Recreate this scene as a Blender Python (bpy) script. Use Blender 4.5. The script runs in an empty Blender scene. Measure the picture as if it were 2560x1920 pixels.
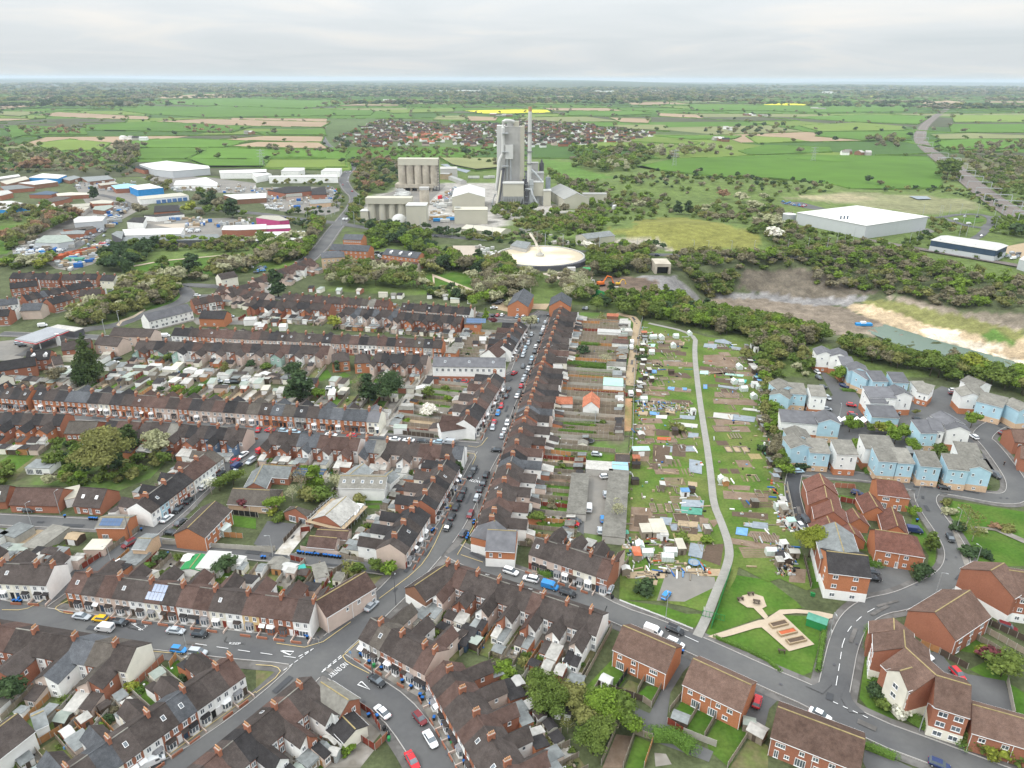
import bpy
Qa='wood_fence'
Qb='round'
Qc='leaf_dark'
Qd='wood_dark'
Qe='leaf_bright'
Qf='leaf_green'
Qg='fence_concrete'
Qh='metal_grey'
Qi='dirty_white'
Qj='wood_fence_orange'
Qk='light_grey_roof'
Ql='works_cream'
Qm='white_metal_roof'
Qn='grey_felt_roof'
Qo='leaf_olive'
Qp='plastic_black'
Qq='fld_green'
Qr='weathered_grey_roof'
Qs='metal_dark'
Qt='tarp_grey'
Qu='house'
Qv='yard_concrete'
Qw='plastic_green'
Qx='dark_tiles'
Qy='bark_beige'
Qz='leaf_yellow'
QA='digger_white'
QB='leaf_pale'
QC='navy_cladding'
QD='twig_brown'
QE='works_white'
QF='in the clump by the lane'
QG='on the right lawn'
QH='tarp_blue'
QI='in the courtyard'
QJ='cream_metal_roof'
QK='asphalt'
QL='brown_tiles'
QM='works_grey'
QN='red_brick'
QO='in the middle gardens'
QP='wood_red'
QQ='garage'
QR='outbuilding'
QS='leaf_rust'
QT='ShaderNodeMath'
QU='fld_tan'
QV='white_render'
QW='bungalow'
QX='apartment_block'
QY='lawn_dull'
QZ='fld_light'
Q0='silo_concrete'
Q1='grey_cladding'
Q2='ShaderNodeMix'
Q3='on the rough ground'
Q4='garage_block'
Q5='sand_path'
Q6='concrete'
Q7='MULTIPLY'
Q8='glass'
Q9='in the allotments'
Za='in the garage car park'
Zb='beside the pink corner'
Zc='pink_render'
Zd='blue_cladding'
Ze='green_metal_roof'
Zf='category'
Zg='tarp_pale'
Zh='plastic_blue'
Zi='orange_tiles'
Zj='works_roof'
Zk='tarp_green'
Zl='plant building'
Zm='store'
Zn='label'
Zo='flats'
Zp='ShaderNodeTexNoise'
Zq='rusty_red'
Zr='fld_olive'
Zs='town_earth'
Zt='shrub'
Zu='blossom'
Zv='orange_earth'
Zw='Principled BSDF'
Zx='water'
Zy='leaf_purple'
Zz='plant_building'
ZA='pink_stone'
ZB='hedge_leaf'
ZC='canopy_red'
ZD='stuff'
ZE='patio'
ZF='gable'
ZG='digger_yellow'
ZH='leaf_conifer'
ZI='cream_render'
ZJ='soil_dark'
ZK='Roughness'
ZL='brick_house'
ZM='workshop'
ZN='fld_rape'
ZO='poly_glass'
ZP='top_house'
ZQ='container'
ZR='hatch'
ZS='pavement'
ZT='SUBTRACT'
ZU='gravel'
ZV='Vector'
ZW='trunk'
ZX='lorry'
ZY='Scale'
ZZ='saloon'
Z0='Detail'
Z1='white'
Z2='hedge'
HAZE=0.00005;EXPO=0.0;SKYB=8.3
import bpy,math,random
import numpy as np
from mathutils import Vector,Matrix
random.seed(7);RND=random.Random(11)
sc=bpy.context.scene
COL=sc.collection
# ---------------------------------------------------------------- camera model
CH=125.0;FPX=1777.0;TILT=math.radians(23.24);ROLL=math.radians(0.22)
_f=Vector((0,math.cos(TILT),-math.sin(TILT)));_r=Vector((1,0,0));_u=Vector((0,math.sin(TILT),math.cos(TILT)))
R_=_r*math.cos(ROLL)+_u*math.sin(ROLL);U_=-_r*math.sin(ROLL)+_u*math.cos(ROLL)
CROPS={'A':(0,1500,3.456),'B':(640,1500,3.456),'C':(1280,1500,3.456),'D':(1920,1500,3.456),
'E':(0,1100,3.456),'F':(640,1100,3.456),'H':(1280,1100,3.456),'I':(1920,1100,3.456),
'J':(0,780,3.456),'K':(640,780,3.456),'L':(1280,780,3.456),'M':(1920,780,3.456),
'N':(0,400,3.456),'O':(640,400,3.456),'P':(1280,400,3.456),'Q':(1920,400,3.456),
'R':(0,0,1.728),'S':(1280,0,1.728),'T':(880,260,3.3515),'U':(1180,580,3.456),'V':(1180,1240,6.9125),
'X':(1560,820,5.53),'Y':(1100,760,6.6375),'Z':(2200,1380,6.144),'W':(0,0,0.864),'p':(0,0,1.0)}
def cpx(c,x,y):
 ox,oy,s=CROPS[c];return ox+x/s,oy+y/s
def ray(px,py):
 d=_f*FPX+R_*(px-1280)+U_*(960-py);return d
# ---------------------------------------------------------------- terrain
def inpoly(x,y,P):
 n=len(P);c=False;j=n-1
 for i in range(n):
  xi,yi=P[i][0],P[i][1];xj,yj=P[j][0],P[j][1]
  if(yi>y)!=(yj>y)and x<(xj-xi)*(y-yi)/(yj-yi)+xi:c=not c
  j=i
 return c
def pdist(x,y,P,closed=True):
 b=1e9;n=len(P)
 for i in range(n if closed else n-1):
  ax,ay=P[i][:2];bx,by=P[(i+1)%n][:2];dx,dy=bx-ax,by-ay;L=dx*dx+dy*dy
  t=0 if L==0 else max(0,min(1,((x-ax)*dx+(y-ay)*dy)/L));d=math.hypot(x-ax-t*dx,y-ay-t*dy)
  if d<b:b=d
 return b
def G0(c,x,y,h=0):
 px,py=cpx(c,x,y);d=ray(px,py)
 t=(h-CH)/d.z if d.z<-1e-4 else 4e4/d.length
 return(d.x*t,d.y*t)
def PTS(s,h=0,f=G0):
 out=[];c=None
 for tok in s.split():
  if tok.isalpha():c=tok;continue
  a,b=tok.split(',');out.append(f(c,float(a),float(b),h))
 return out
PITZ=-18.0
FLOOR=PTS("P 1640,1262 1720,1190 2212,1190 Q 0,1210 400,1250 640,1270 1000,1420 M 1000,120 1500,260 2212,450 2500,520 2500,610 2212,520 1200,310 850,180 500,170 L 2212,130 1800,20",PITZ)
RIM=PTS("P 1150,1060 1450,960 Q 0,815 900,810 1400,920 2212,1100 2700,1220 M 2700,640 2212,560 1000,380 300,250 L 2212,200 1800,110 P 1450,1330 1200,1200",0)
BUMPS=[(PTS("P 1500,640")[0],9,110,45),(PTS("P 1900,240")[0],7,130,60),(PTS("P 1200,250")[0],5,90,50)]
_bb=(min(p[0]for p in RIM)-5,max(p[0]for p in RIM)+5,min(p[1]for p in RIM)-5,max(p[1]for p in RIM)+5)
_hc={}
def hz(x,y):
 k=(round(x*2),round(y*2))
 if k in _hc:return _hc[k]
 z=0.0
 if _bb[0]<x<_bb[1]and _bb[2]<y<_bb[3]and inpoly(x,y,RIM):
  if inpoly(x,y,FLOOR):z=PITZ
  else:
   a=pdist(x,y,RIM);b=pdist(x,y,FLOOR);t=a/(a+b+1e-6);z=PITZ*(t*t*(3-2*t))
 else:
  for(bx,by),A,sx,sy in BUMPS:
   e=((x-bx)/sx)**2+((y-by)/sy)**2
   if e<6:
    w=math.exp(-e)*A-0.02*A
    if w>0:z+=w
 _hc[k]=z;return z
def GT(c,x,y,h=0):
 X,Y=G0(c,x,y,h);z=h
 for _ in range(6):
  z2=hz(X,Y)+h
  if abs(z2-z)<.05:break
  z=z*.4+z2*.6;X,Y=G0(c,x,y,z)
 return(X,Y)
def proj(x,y,z):
 v=Vector((x,y,z-CH));d=v.dot(_f)
 return(1280+FPX*v.dot(R_)/d,960-FPX*v.dot(U_)/d,d)
# ---------------------------------------------------------------- materials
MATS={}
def nm(m):m.use_nodes=True;return m.node_tree.nodes,m.node_tree.links
def mat(name,c,rough=.85,var=.15,scale=1.5,var2=.1,scale2=.15,obj=.08,metal=0,spec=.12,c2=None,c2s=.05,c2w=.12,bump=0,tiles=0,island=0):
 """mottled surface: two noises vary the base colour, an optional second colour in patches"""
 if name in MATS:return MATS[name]
 m=bpy.data.materials.new(name);N,L=nm(m);b=N[Zw]
 b.inputs[ZK].default_value=rough;b.inputs['Metallic'].default_value=metal
 b.inputs['Specular IOR Level'].default_value=spec
 geo=N.new('ShaderNodeNewGeometry');pos=geo.outputs['Position']
 def noise(s,d=3):
  n=N.new(Zp);n.inputs[ZY].default_value=s;n.inputs[Z0].default_value=d
  L.new(pos,n.inputs[ZV]);return n.outputs['Fac']
 def math_(op,a,bb):
  n=N.new(QT);n.operation=op
  for i,v in enumerate((a,bb)):
   if isinstance(v,(int,float)):n.inputs[i].default_value=v
   else:L.new(v,n.inputs[i])
  return n.outputs[0]
 col=None
 if c2:
  mr=N.new('ShaderNodeMapRange');mr.inputs[1].default_value=.5-c2w;mr.inputs[2].default_value=.5+c2w
  L.new(noise(c2s,5),mr.inputs[0])
  mx=N.new(Q2);mx.data_type='RGBA';mx.inputs[6].default_value=(*c,1);mx.inputs[7].default_value=(*c2,1)
  L.new(mr.outputs[0],mx.inputs[0]);col=mx.outputs[2]
 f=math_('ADD',math_(Q7,math_(ZT,noise(scale),.5),var*4),1.0)
 f=math_('ADD',f,math_(Q7,math_(ZT,noise(scale2),.5),var2*4))
 if obj:
  oi=N.new('ShaderNodeObjectInfo');f=math_('ADD',f,math_(Q7,math_(ZT,oi.outputs['Random'],.5),obj*2))
 if island:
  f=math_('ADD',f,math_(Q7,math_(ZT,geo.outputs['Random Per Island'],.5),island*2))
 if tiles:
  tc=N.new('ShaderNodeTexCoord');w=N.new('ShaderNodeTexBrick');w.inputs[ZY].default_value=tiles
  w.inputs['Mortar Size'].default_value=.035;w.inputs['Color1'].default_value=(1,1,1,1);w.inputs['Color2'].default_value=(.78,.78,.78,1);w.inputs['Mortar'].default_value=(.45,.45,.45,1)
  L.new(tc.outputs['Object'],w.inputs[ZV]);f=math_(Q7,f,w.outputs['Color'])
 hs=N.new(Q2);hs.data_type='RGBA';hs.blend_type=Q7;hs.inputs[0].default_value=1
 if col:L.new(col,hs.inputs[6])
 else:hs.inputs[6].default_value=(*c,1)
 L.new(f,hs.inputs[7]);L.new(hs.outputs[2],b.inputs['Base Color'])
 if bump:
  bp=N.new('ShaderNodeBump');bp.inputs['Strength'].default_value=bump;bp.inputs['Distance'].default_value=.2
  L.new(noise(scale*1.5),bp.inputs['Height']);L.new(bp.outputs[0],b.inputs['Normal'])
 MATS[name]=m;return m
def foliage(name,c,c2,isl=.28):
 """leaves: colour differs leaf by leaf and tree by tree"""
 m=bpy.data.materials.new(name);N,L=nm(m);b=N[Zw];b.inputs[ZK].default_value=.8;b.inputs['Specular IOR Level'].default_value=.05
 geo=N.new('ShaderNodeNewGeometry')
 n=N.new(Zp);n.inputs[ZY].default_value=.09;n.inputs[Z0].default_value=2;L.new(geo.outputs['Position'],n.inputs[ZV])
 mr=N.new('ShaderNodeMapRange');mr.inputs[1].default_value=.36;mr.inputs[2].default_value=.64;L.new(n.outputs['Fac'],mr.inputs[0])
 mx=N.new(Q2);mx.data_type='RGBA';mx.inputs[6].default_value=(*c,1);mx.inputs[7].default_value=(*c2,1);L.new(mr.outputs[0],mx.inputs[0])
 a=N.new(QT);a.operation='MULTIPLY_ADD';a.inputs[1].default_value=isl*2;a.inputs[2].default_value=1-isl;L.new(geo.outputs['Random Per Island'],a.inputs[0])
 hs=N.new(Q2);hs.data_type='RGBA';hs.blend_type=Q7;hs.inputs[0].default_value=1
 L.new(mx.outputs[2],hs.inputs[6]);L.new(a.outputs[0],hs.inputs[7]);L.new(hs.outputs[2],b.inputs['Base Color'])
 tr=N.new('ShaderNodeBsdfTranslucent');L.new(hs.outputs[2],tr.inputs[0]);ms=N.new('ShaderNodeMixShader');ms.inputs[0].default_value=.3
 out=N['Material Output'];L.new(b.outputs[0],ms.inputs[1]);L.new(tr.outputs[0],ms.inputs[2]);L.new(ms.outputs[0],out.inputs[0])
 MATS[name]=m;return m
def M_(k):return MATS[k]
# walls
WALL={'O':('orange_brick',(.44,.18,.092)),'R':(QN,(.33,.140,.088)),'V':('brown_brick',(.24,.13,.085)),'P':(Zc,(.56,.45,.39)),
'W':(QV,(.82,.82,.80)),'C':(ZI,(.78,.75,.65)),'Y':('yellow_render',(.68,.50,.26)),'B':('pale_blue_render',(.40,.58,.67)),
'G':('grey_render',(.42,.40,.37)),'N':('buff_brick',(.60,.43,.29)),'T':('teal_render',(.32,.45,.40)),'D':('dark_blue_render',(.13,.20,.30)),'K':('black_cladding',(.04,.04,.045))}
WNAME={'O':'orange brick','R':'red brick','V':'brown brick','P':'pinkish beige','W':Z1,'C':'cream','Y':'pale yellow','B':'light blue','G':'grey','N':'buff brick','T':'grey green','D':'dark blue','K':'black'}
for k,(n,c)in WALL.items():
 mat(n,c,.9,.12 if 'brick' in n else .05,3.0 if 'brick' in n else .8,.07,.3,obj=.07)
ROOF={'b':(QL,(.068,.055,.050)),'r':('red_brown_tiles',(.096,.060,.050)),'k':(Qx,(.038,.035,.036)),'s':('slate_grey_roof',(.095,.10,.11)),
'g':('grey_brown_tiles',(.095,.082,.07)),'o':(Zi,(.42,.15,.085)),'m':('modern_brown_tiles',(.135,.085,.066)),'l':(Qk,(.30,.29,.27)),'e':(Qr,(.155,.148,.13)),
'w':(Qm,(.50,.495,.475)),'c':(QJ,(.42,.395,.33)),'u':('blue_metal_roof',(.25,.42,.50)),'f':(Qn,(.16,.17,.17)),'n':('new_slate_roof',(.10,.10,.108)),'x':('red_modern_tiles',(.165,.075,.056)),'v':(Ze,(.24,.27,.24))}
RNAME={'b':'brown','r':'reddish brown','k':'dark','s':'slate grey','g':'grey brown','o':'orange','m':'mid brown','l':'pale grey','e':'weathered grey','w':Z1,'c':'cream','u':'blue grey','f':'grey felt','n':'smooth grey','x':'russet','v':'green'}
for k,(n,c)in ROOF.items():
 mat(n,c,.85 if k not in 'wcun' else .6,.16 if k not in 'wcunv' else .04,1.4,.12,.35,obj=.2,tiles=0 if k in 'wcuvflne' else 2.2,c2=tuple(min(1,v*1.35+.012)for v in c)if k not in 'wcu' else None,c2s=.5,c2w=.25)
mat('upvc',(.80,.80,.80),.5,.02,1,.02,.3,obj=.05)
mat(Q8,(.10,.12,.14),.12,.25,.6,.2,.2,obj=.3,spec=.8)
mat('shutter_grey',(.30,.31,.33),.6);mat('shutter_blue',(.10,.20,.42),.6)
mat('clay_pot',(.50,.27,.14),.8);mat(Q6,(.42,.40,.37),.9,.12,.7,.1,.1);mat('lead',(.2,.2,.21),.6)
mat(QK,(.093,.093,.096),.93,.05,.9,.07,.045,obj=0,c2=(.128,.127,.125),c2s=.06,c2w=.12)
mat('asphalt_new',(.065,.067,.072),.93,.05,.9,.06,.06,obj=0)
mat(ZS,(.112,.105,.10),.93,.09,.8,.09,.12,obj=0,c2=(.155,.147,.14),c2s=.2,c2w=.06)
mat(ZU,(.36,.33,.28),.95,.12,1.2,.12,.1,obj=0,c2=(.45,.43,.40),c2s=.3,c2w=.1)
mat('pale_gravel',(.27,.26,.24),.95,.1,1.5,.1,.2,obj=0);mat(Q5,(.42,.345,.26),.95,.07,1.2,.06,.2,obj=0)
mat('kerb_stone',(.36,.345,.33),.9,.1,1,.05,.2,obj=0);mat('line_white',(.72,.72,.72),.8,.1,1.5,.05,.2,obj=0);mat('line_yellow',(.58,.45,.20),.8,.12,1.5,.05,.2,obj=0)
mat('lawn',(.050,.115,.014),.95,.22,1.1,.22,.11,obj=0,c2=(.085,.14,.025),c2s=.12,c2w=.15)
mat(QY,(.105,.135,.04),.95,.22,1.1,.2,.12,obj=0,c2=(.15,.13,.07),c2s=.3,c2w=.15)
mat('allot_grass',(.070,.130,.020),.95,.25,1.2,.22,.10,obj=0,c2=(.12,.145,.04),c2s=.09,c2w=.15)
mat('soil',(.165,.115,.080),.95,.14,1.6,.12,.2,obj=0,c2=(.22,.165,.125),c2s=.25,c2w=.15)
mat(ZJ,(.105,.075,.055),.95,.16,1.6,.1,.3,obj=0)
mat(Zv,(.42,.24,.14),.95,.14,1,.1,.2,obj=0,c2=(.20,.17,.07),c2s=.1,c2w=.1)
mat(ZE,(.27,.25,.225),.9,.15,1.2,.15,.3,obj=0,c2=(.15,.135,.115),c2s=.3,c2w=.1)
mat(Qy,(.35,.27,.18),.95,.15,1.5,.1,.3,obj=0)
mat(Zs,(.12,.115,.07),.95,.2,.6,.2,.1,obj=0,c2=(.09,.15,.035),c2s=.07,c2w=.1)
mat(Qv,(.235,.218,.195),.93,.09,.35,.12,.05,obj=0,c2=(.17,.162,.15),c2s=.05,c2w=.12)
mat(ZA,(.40,.345,.285),.93,.06,.3,.06,.05,obj=0)
mat(Qa,(.25,.21,.165),.95,.15,1.5,.1,.5,obj=.2);mat(Qj,(.40,.20,.085),.95,.12,1.5,.1,.5,obj=.12)
mat(QP,(.20,.045,.03),.9,.12,1.5,.1,.5,obj=.1);mat(Qg,(.36,.34,.30),.95,.12,1,.1,.4,obj=.12);mat(Qd,(.085,.065,.05),.95,.15,1.5)
mat(ZW,(.12,.095,.075),.95,.2,2);mat('trunk_pale',(.40,.37,.32),.95,.2,2)
mat(Qt,(.24,.27,.30),.7,.12,1,.1,.5);mat(Zk,(.09,.27,.20),.7,.12,1,.1,.5);mat(QH,(.13,.27,.48),.6,.15,1,.1,.5);mat(Zg,(.35,.52,.45),.6,.1,1)
mat(Zh,(.025,.13,.40),.5,.05,1);mat(Qp,(.02,.02,.022),.5,.05,1);mat(Qw,(.03,.22,.07),.5,.05,1);mat('plastic_teal',(.05,.33,.29),.5,.05,1)
mat(ZO,(.55,.62,.58),.3,.08,1,.05,.4,spec=.6);mat('solar',(.045,.10,.21),.2,.1,.8,.05,.3,spec=.7);mat(Zq,(.42,.11,.05),.8,.1,1)
mat(Qh,(.42,.44,.45),.5,.06,.5,metal=.3);mat(Qs,(.09,.09,.10),.6,.1,1);mat(Zd,(.03,.25,.58),.5,.04,.3,obj=0);mat('pink_cladding',(.50,.08,.22),.6,.05,.3,obj=0)
mat(Ql,(.47,.45,.37),.75,.05,.12,.05,.02,obj=.03);mat(QE,(.54,.54,.52),.6,.03,.1,.03,.03,obj=.02);mat(QM,(.44,.43,.41),.8,.06,.2,.06,.03,obj=.02)
mat(Q0,(.52,.47,.39),.9,.10,.25,.12,.06,obj=.0,c2=(.36,.32,.26),c2s=.12,c2w=.12);mat(Zj,(.30,.30,.285),.8,.06,.15,.05,.03,obj=.02)
mat(Qi,(.44,.43,.40),.8,.07,.3,.06,.05);mat('stack_tip',(.42,.26,.17),.8);mat(QC,(.045,.075,.12),.5,.05,.3,obj=0);mat(Q1,(.50,.52,.54),.5,.03,.2,.03,.03,obj=0)
mat('chalk',(.47,.405,.30),.95,.05,.12,.07,.03,obj=0,c2=(.70,.60,.44),c2s=.03,c2w=.08);mat('ballast',(.17,.145,.13),.95,.1,1,.1,.1,obj=0);mat('rail',(.28,.24,.21),.5,metal=.5)
mat(Zx,(.075,.125,.085),.25,.05,.02,.05,.01,obj=0,spec=.5);mat('hivis',(.6,.6,.02),.7);mat('skin',(.5,.3,.2),.6);mat('navy_cloth',(.02,.025,.05),.9);mat('hair',(.04,.03,.02),.8)
mat('digger_orange',(.60,.15,.03),.6);mat(QA,(.55,.55,.53),.6);mat(ZG,(.60,.38,.04),.6);mat('tyre',(.02,.02,.02),.9);mat(ZC,(.60,.03,.05),.6)
mat('lamp_glow',(.9,.9,.85),.4);mat('leaf_litter',(.30,.24,.12),.95,.2,1.5)
PAINT={'w':(Z1,(.74,.75,.76)),'s':('silver',(.42,.45,.48)),'k':('black',(.018,.02,.024)),'g':('dark grey',(.075,.08,.09)),'r':('red',(.50,.02,.03)),'b':('bright blue',(.03,.22,.55)),
'l':('pale blue',(.33,.46,.55)),'y':('yellow',(.72,.42,.015)),'m':('maroon',(.16,.02,.025)),'d':('dark blue',(.02,.035,.11)),'t':('teal blue',(.04,.22,.36))}
for k,(n,c)in PAINT.items():mat('paint_'+k,c,.28,.02,1,.02,.3,obj=.05,spec=.35)
for n_,c_,d_ in((Qf,(.11,.165,.038),(.155,.205,.05)),(Qe,(.15,.235,.035),(.19,.275,.045)),(Qc,(0.0508,0.0841,0.0406),(0.0798,0.123,0.0508)),(Qo,(.185,.195,.065),(.24,.24,.085)),(QD,(.20,.18,.11),(.25,.225,.145)),(Zu,(0.841,0.797,0.725),(0.667,0.667,0.551)),(Zy,(0.16,0.0508,0.058),(0.203,0.0653,0.0725)),(Qz,(.22,.26,.04),(.29,.31,.06)),(ZH,(0.0609,0.0943,0.0362),(0.0943,0.131,0.0435)),(ZB,(0.102,0.189,0.0362),(0.145,0.246,0.0508)),(QB,(0.348,0.355,0.203),(0.45,0.435,0.29)),(QS,(0.29,0.181,0.109),(0.348,0.217,0.131))):foliage(n_,c_,d_)
# ---------------------------------------------------------------- mesh building
class MB:
 def __init__(s):s.v=[];s.f=[];s.m=[]
 def q(s,pts,mi=0):
  i=len(s.v);s.v+=[tuple(p)for p in pts];s.f.append(tuple(range(i,i+len(pts))));s.m.append(mi)
 def box(s,x0,y0,z0,x1,y1,z1,mi=0,bottom=False):
  i=len(s.v);s.v+=[(x0,y0,z0),(x1,y0,z0),(x1,y1,z0),(x0,y1,z0),(x0,y0,z1),(x1,y0,z1),(x1,y1,z1),(x0,y1,z1)]
  F=[(0,1,5,4),(1,2,6,5),(2,3,7,6),(3,0,4,7),(4,5,6,7)]+([(3,2,1,0)]if bottom else[])
  s.f+=[tuple(i+a for a in f)for f in F];s.m+=[mi]*len(F)
 def prism(s,poly,z0,z1,mi=0,top=True):
  n=len(poly);i=len(s.v);s.v+=[(p[0],p[1],z0)for p in poly]+[(p[0],p[1],z1)for p in poly]
  for k in range(n):s.f.append((i+k,i+(k+1)%n,i+n+(k+1)%n,i+n+k));s.m.append(mi)
  if top:s.f.append(tuple(i+n+k for k in range(n)));s.m.append(mi)
 def loft(s,rings,mi=0,caps=True):
  n=len(rings[0]);i=len(s.v)
  for r in rings:s.v+=[tuple(p)for p in r]
  for a in range(len(rings)-1):
   for k in range(n):s.f.append((i+a*n+k,i+a*n+(k+1)%n,i+(a+1)*n+(k+1)%n,i+(a+1)*n+k));s.m.append(mi)
  if caps:
   s.f.append(tuple(i+k for k in reversed(range(n))));s.m.append(mi)
   s.f.append(tuple(i+(len(rings)-1)*n+k for k in range(n)));s.m.append(mi)
 def cyl(s,x,y,z0,z1,r0,r1=None,n=10,mi=0):
  r1=r0 if r1 is None else r1
  ring=lambda r,z:[(x+r*math.cos(2*math.pi*k/n),y+r*math.sin(2*math.pi*k/n),z)for k in range(n)]
  s.loft([ring(r0,z0),ring(r1,z1)],mi)
 def tube(s,pts,r,n=6,mi=0):
  rings=[];P=[Vector(p)for p in pts]
  for k,p in enumerate(P):
   d=(P[min(k+1,len(P)-1)]-P[max(k-1,0)]).normalized();a=d.cross(Vector((0,0,1))if abs(d.z)<.9 else Vector((1,0,0))).normalized();b=d.cross(a)
   rr=r[k]if isinstance(r,(list,tuple))else r
   rings.append([p+a*rr*math.cos(2*math.pi*j/n)+b*rr*math.sin(2*math.pi*j/n)for j in range(n)])
  s.loft(rings,mi)
 def mesh(s,name,mats,smooth=False):
  me=bpy.data.meshes.new(name);me.from_pydata(s.v,[],s.f)
  for m in mats:me.materials.append(MATS[m]if isinstance(m,str)else m)
  if any(s.m):me.polygons.foreach_set('material_index',s.m)
  if smooth:me.polygons.foreach_set('use_smooth',[True]*len(s.f))
  me.update();return me
 def build(s,name,mats,parent=None,loc=None,rot=0,smooth=False):
  if isinstance(mats,str):mats=[mats]
  return link(name,s.mesh(name,mats,smooth),parent,loc,rot)
def link(name,me,parent=None,loc=None,rot=0):
 o=bpy.data.objects.new(name,me);COL.objects.link(o)
 if parent:o.parent=parent
 if loc is not None:o.location=loc
 if rot:o.rotation_euler=(0,0,rot)
 return o
CACHE={}
def cached(name,key,mats,fn,parent=None,loc=None,rot=0):
 if isinstance(mats,str):mats=[mats]
 k=(name,key,tuple(mats))
 if k not in CACHE:
  b=MB();fn(b);CACHE[k]=b.mesh(name,mats)
 return link(name,CACHE[k],parent,loc,rot)
THINGS=[]   # (object, base label, category, group, position)
def reg(o,label,cat,group=None):
 THINGS.append([o,label,cat,group]);return o
def thing(name,label,cat,loc,rot=0,group=None):
 o=bpy.data.objects.new(name,None);COL.objects.link(o);o.empty_display_size=.5
 o.location=(loc[0],loc[1],loc[2]if len(loc)>2 else hz(loc[0],loc[1]));o.rotation_euler=(0,0,rot)
 return reg(o,label,cat,group)
def struct(o,kind='structure'):o['kind']=kind;return o
ORD=['first','second','third','fourth','fifth','sixth','seventh','eighth','ninth','tenth','eleventh','twelfth','thirteenth','fourteenth','fifteenth','sixteenth','seventeenth','eighteenth','nineteenth','twentieth']
def ordw(i):
 if i<20:return ORD[i]
 t,u=divmod(i+1,10);T=['','','twenty','thirty','forty','fifty','sixty','seventy','eighty','ninety']
 if i+1>=100:return 'hundred and '+ordw(i-100)
 return ORD_T[t]if u==0 else T[t]+'-'+ORD[u-1]
ORD_T={2:'twentieth',3:'thirtieth',4:'fortieth',5:'fiftieth',6:'sixtieth',7:'seventieth',8:'eightieth',9:'ninetieth'}
def finalize():
 by={}
 for t in THINGS:by.setdefault(t[1],[]).append(t)
 for lab,ts in by.items():
  if len(ts)==1:ts[0][0][Zn]=lab
  else:
   P=[]
   for t in ts:
    l=t[0].matrix_basis.translation
    q=proj(l.x,l.y,l.z)if l.length>.01 else t[4]if len(t)>4 else(0,0,1)
    P.append((q[0],q[1],t))
   sx=max(p[0]for p in P)-min(p[0]for p in P);sy=max(p[1]for p in P)-min(p[1]for p in P)
   if sx>sy*.8:P.sort(key=lambda p:p[0]);first,nxt,lastw='leftmost','from the left','rightmost'
   else:P.sort(key=lambda p:-p[1]);first,nxt,lastw='nearest the camera','from the nearest','farthest from the camera'
   for i,p in enumerate(P):
    if i==0:w=first
    elif i==len(P)-1:w=lastw
    else:w=ordw(i)+' '+nxt
    p[2][0][Zn]=lab+', '+w
  for t in ts:
   s=t[0][Zn]
   for a_ in(' from the left',' from the nearest'):
    if len(s.split())>16:s=s.replace(a_,a_.replace(' the',''))
   while len(s.split())>16 and ' the ' in s:i=s.rfind(' the ');s=s[:i]+s[i+4:]
   if len(s.split())>16:s=s.replace('terraced ','').replace('pinkish ','').replace('reddish ','').replace(' roof, ',' roofed, ')
   if len(s.split())>16:s=s.replace(' terrace ',' row ').replace(' beside detached','').replace(', second ',' ')
   while len(s.split())>16 and(' with ' in s or ' and ' in s):s=s.replace(' with ',', ',1)if ' with ' in s else s.replace(' and ',' ',1)
   t[0][Zn]=s
   t[0][Zf]=t[2]
   if t[3]:t[0]['group']=t[3]
   elif len(ts)>1:t[0]['group']=lab
# ---------------------------------------------------------------- building parts
DIRS=[(0,-1),(1,0),(0,1),(-1,0)]
def win(par,x,y,z,d,w=1.0,h=1.25,lod=0,frame='upvc',kind='casement',name='window'):
 """window whose sill centre is at x,y,z on a wall whose outward side is d (0 front,1 right,2 back,3 left)"""
 rot=d*math.pi/2;dx,dy=DIRS[d]
 def fr(b):
  t=.11;y0,y1=-.09,.0
  b.box(-w/2,y0,0,w/2,y1,t);b.box(-w/2,y0,h-t,w/2,y1,h);b.box(-w/2,y0,t,-w/2+t,y1,h-t);b.box(w/2-t,y0,t,w/2,y1,h-t)
  b.box(-w/2-.06,-.14,-.07,w/2+.06,y1,0)
  if w>.8:b.box(-.05,y0+.01,t,.05,y1,h-t)
  if w>1.7:b.box(-w/4-.04,y0+.01,t,-w/4+.04,y1,h-t);b.box(w/4-.04,y0+.01,t,w/4+.04,y1,h-t)
 def pn(b):b.q([(-w/2+.1,-.035,.1),(w/2-.1,-.035,.1),(w/2-.1,-.035,h-.1),(-w/2+.1,-.035,h-.1)])
 if lod>=1:
  def both(b):
   fr(b);b.m=[0]*len(b.f);n=len(b.f);pn(b);b.m[n]=1
  return cached(name,('w',w,h),[frame,Q8],both,par,(x,y,z),rot)
 o=cached(name,('w',w,h),[frame],fr,par,(x,y,z),rot)
 cached('pane',('p',w,h),[Q8],pn,o);return o
def door(par,x,y,d,m='upvc',w=.9,h=2.05,z=.05):
 return cached('door',('d',w,h),[m],lambda b:(b.box(-w/2,-.08,0,w/2,0,h),b.box(-w/2-.1,-.11,h,w/2+.1,0,h+.1),b.box(-w/2+.2,-.1,h*.55,w/2-.2,-.08,h-.2)),par,(x,y,z),d*math.pi/2)
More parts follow.
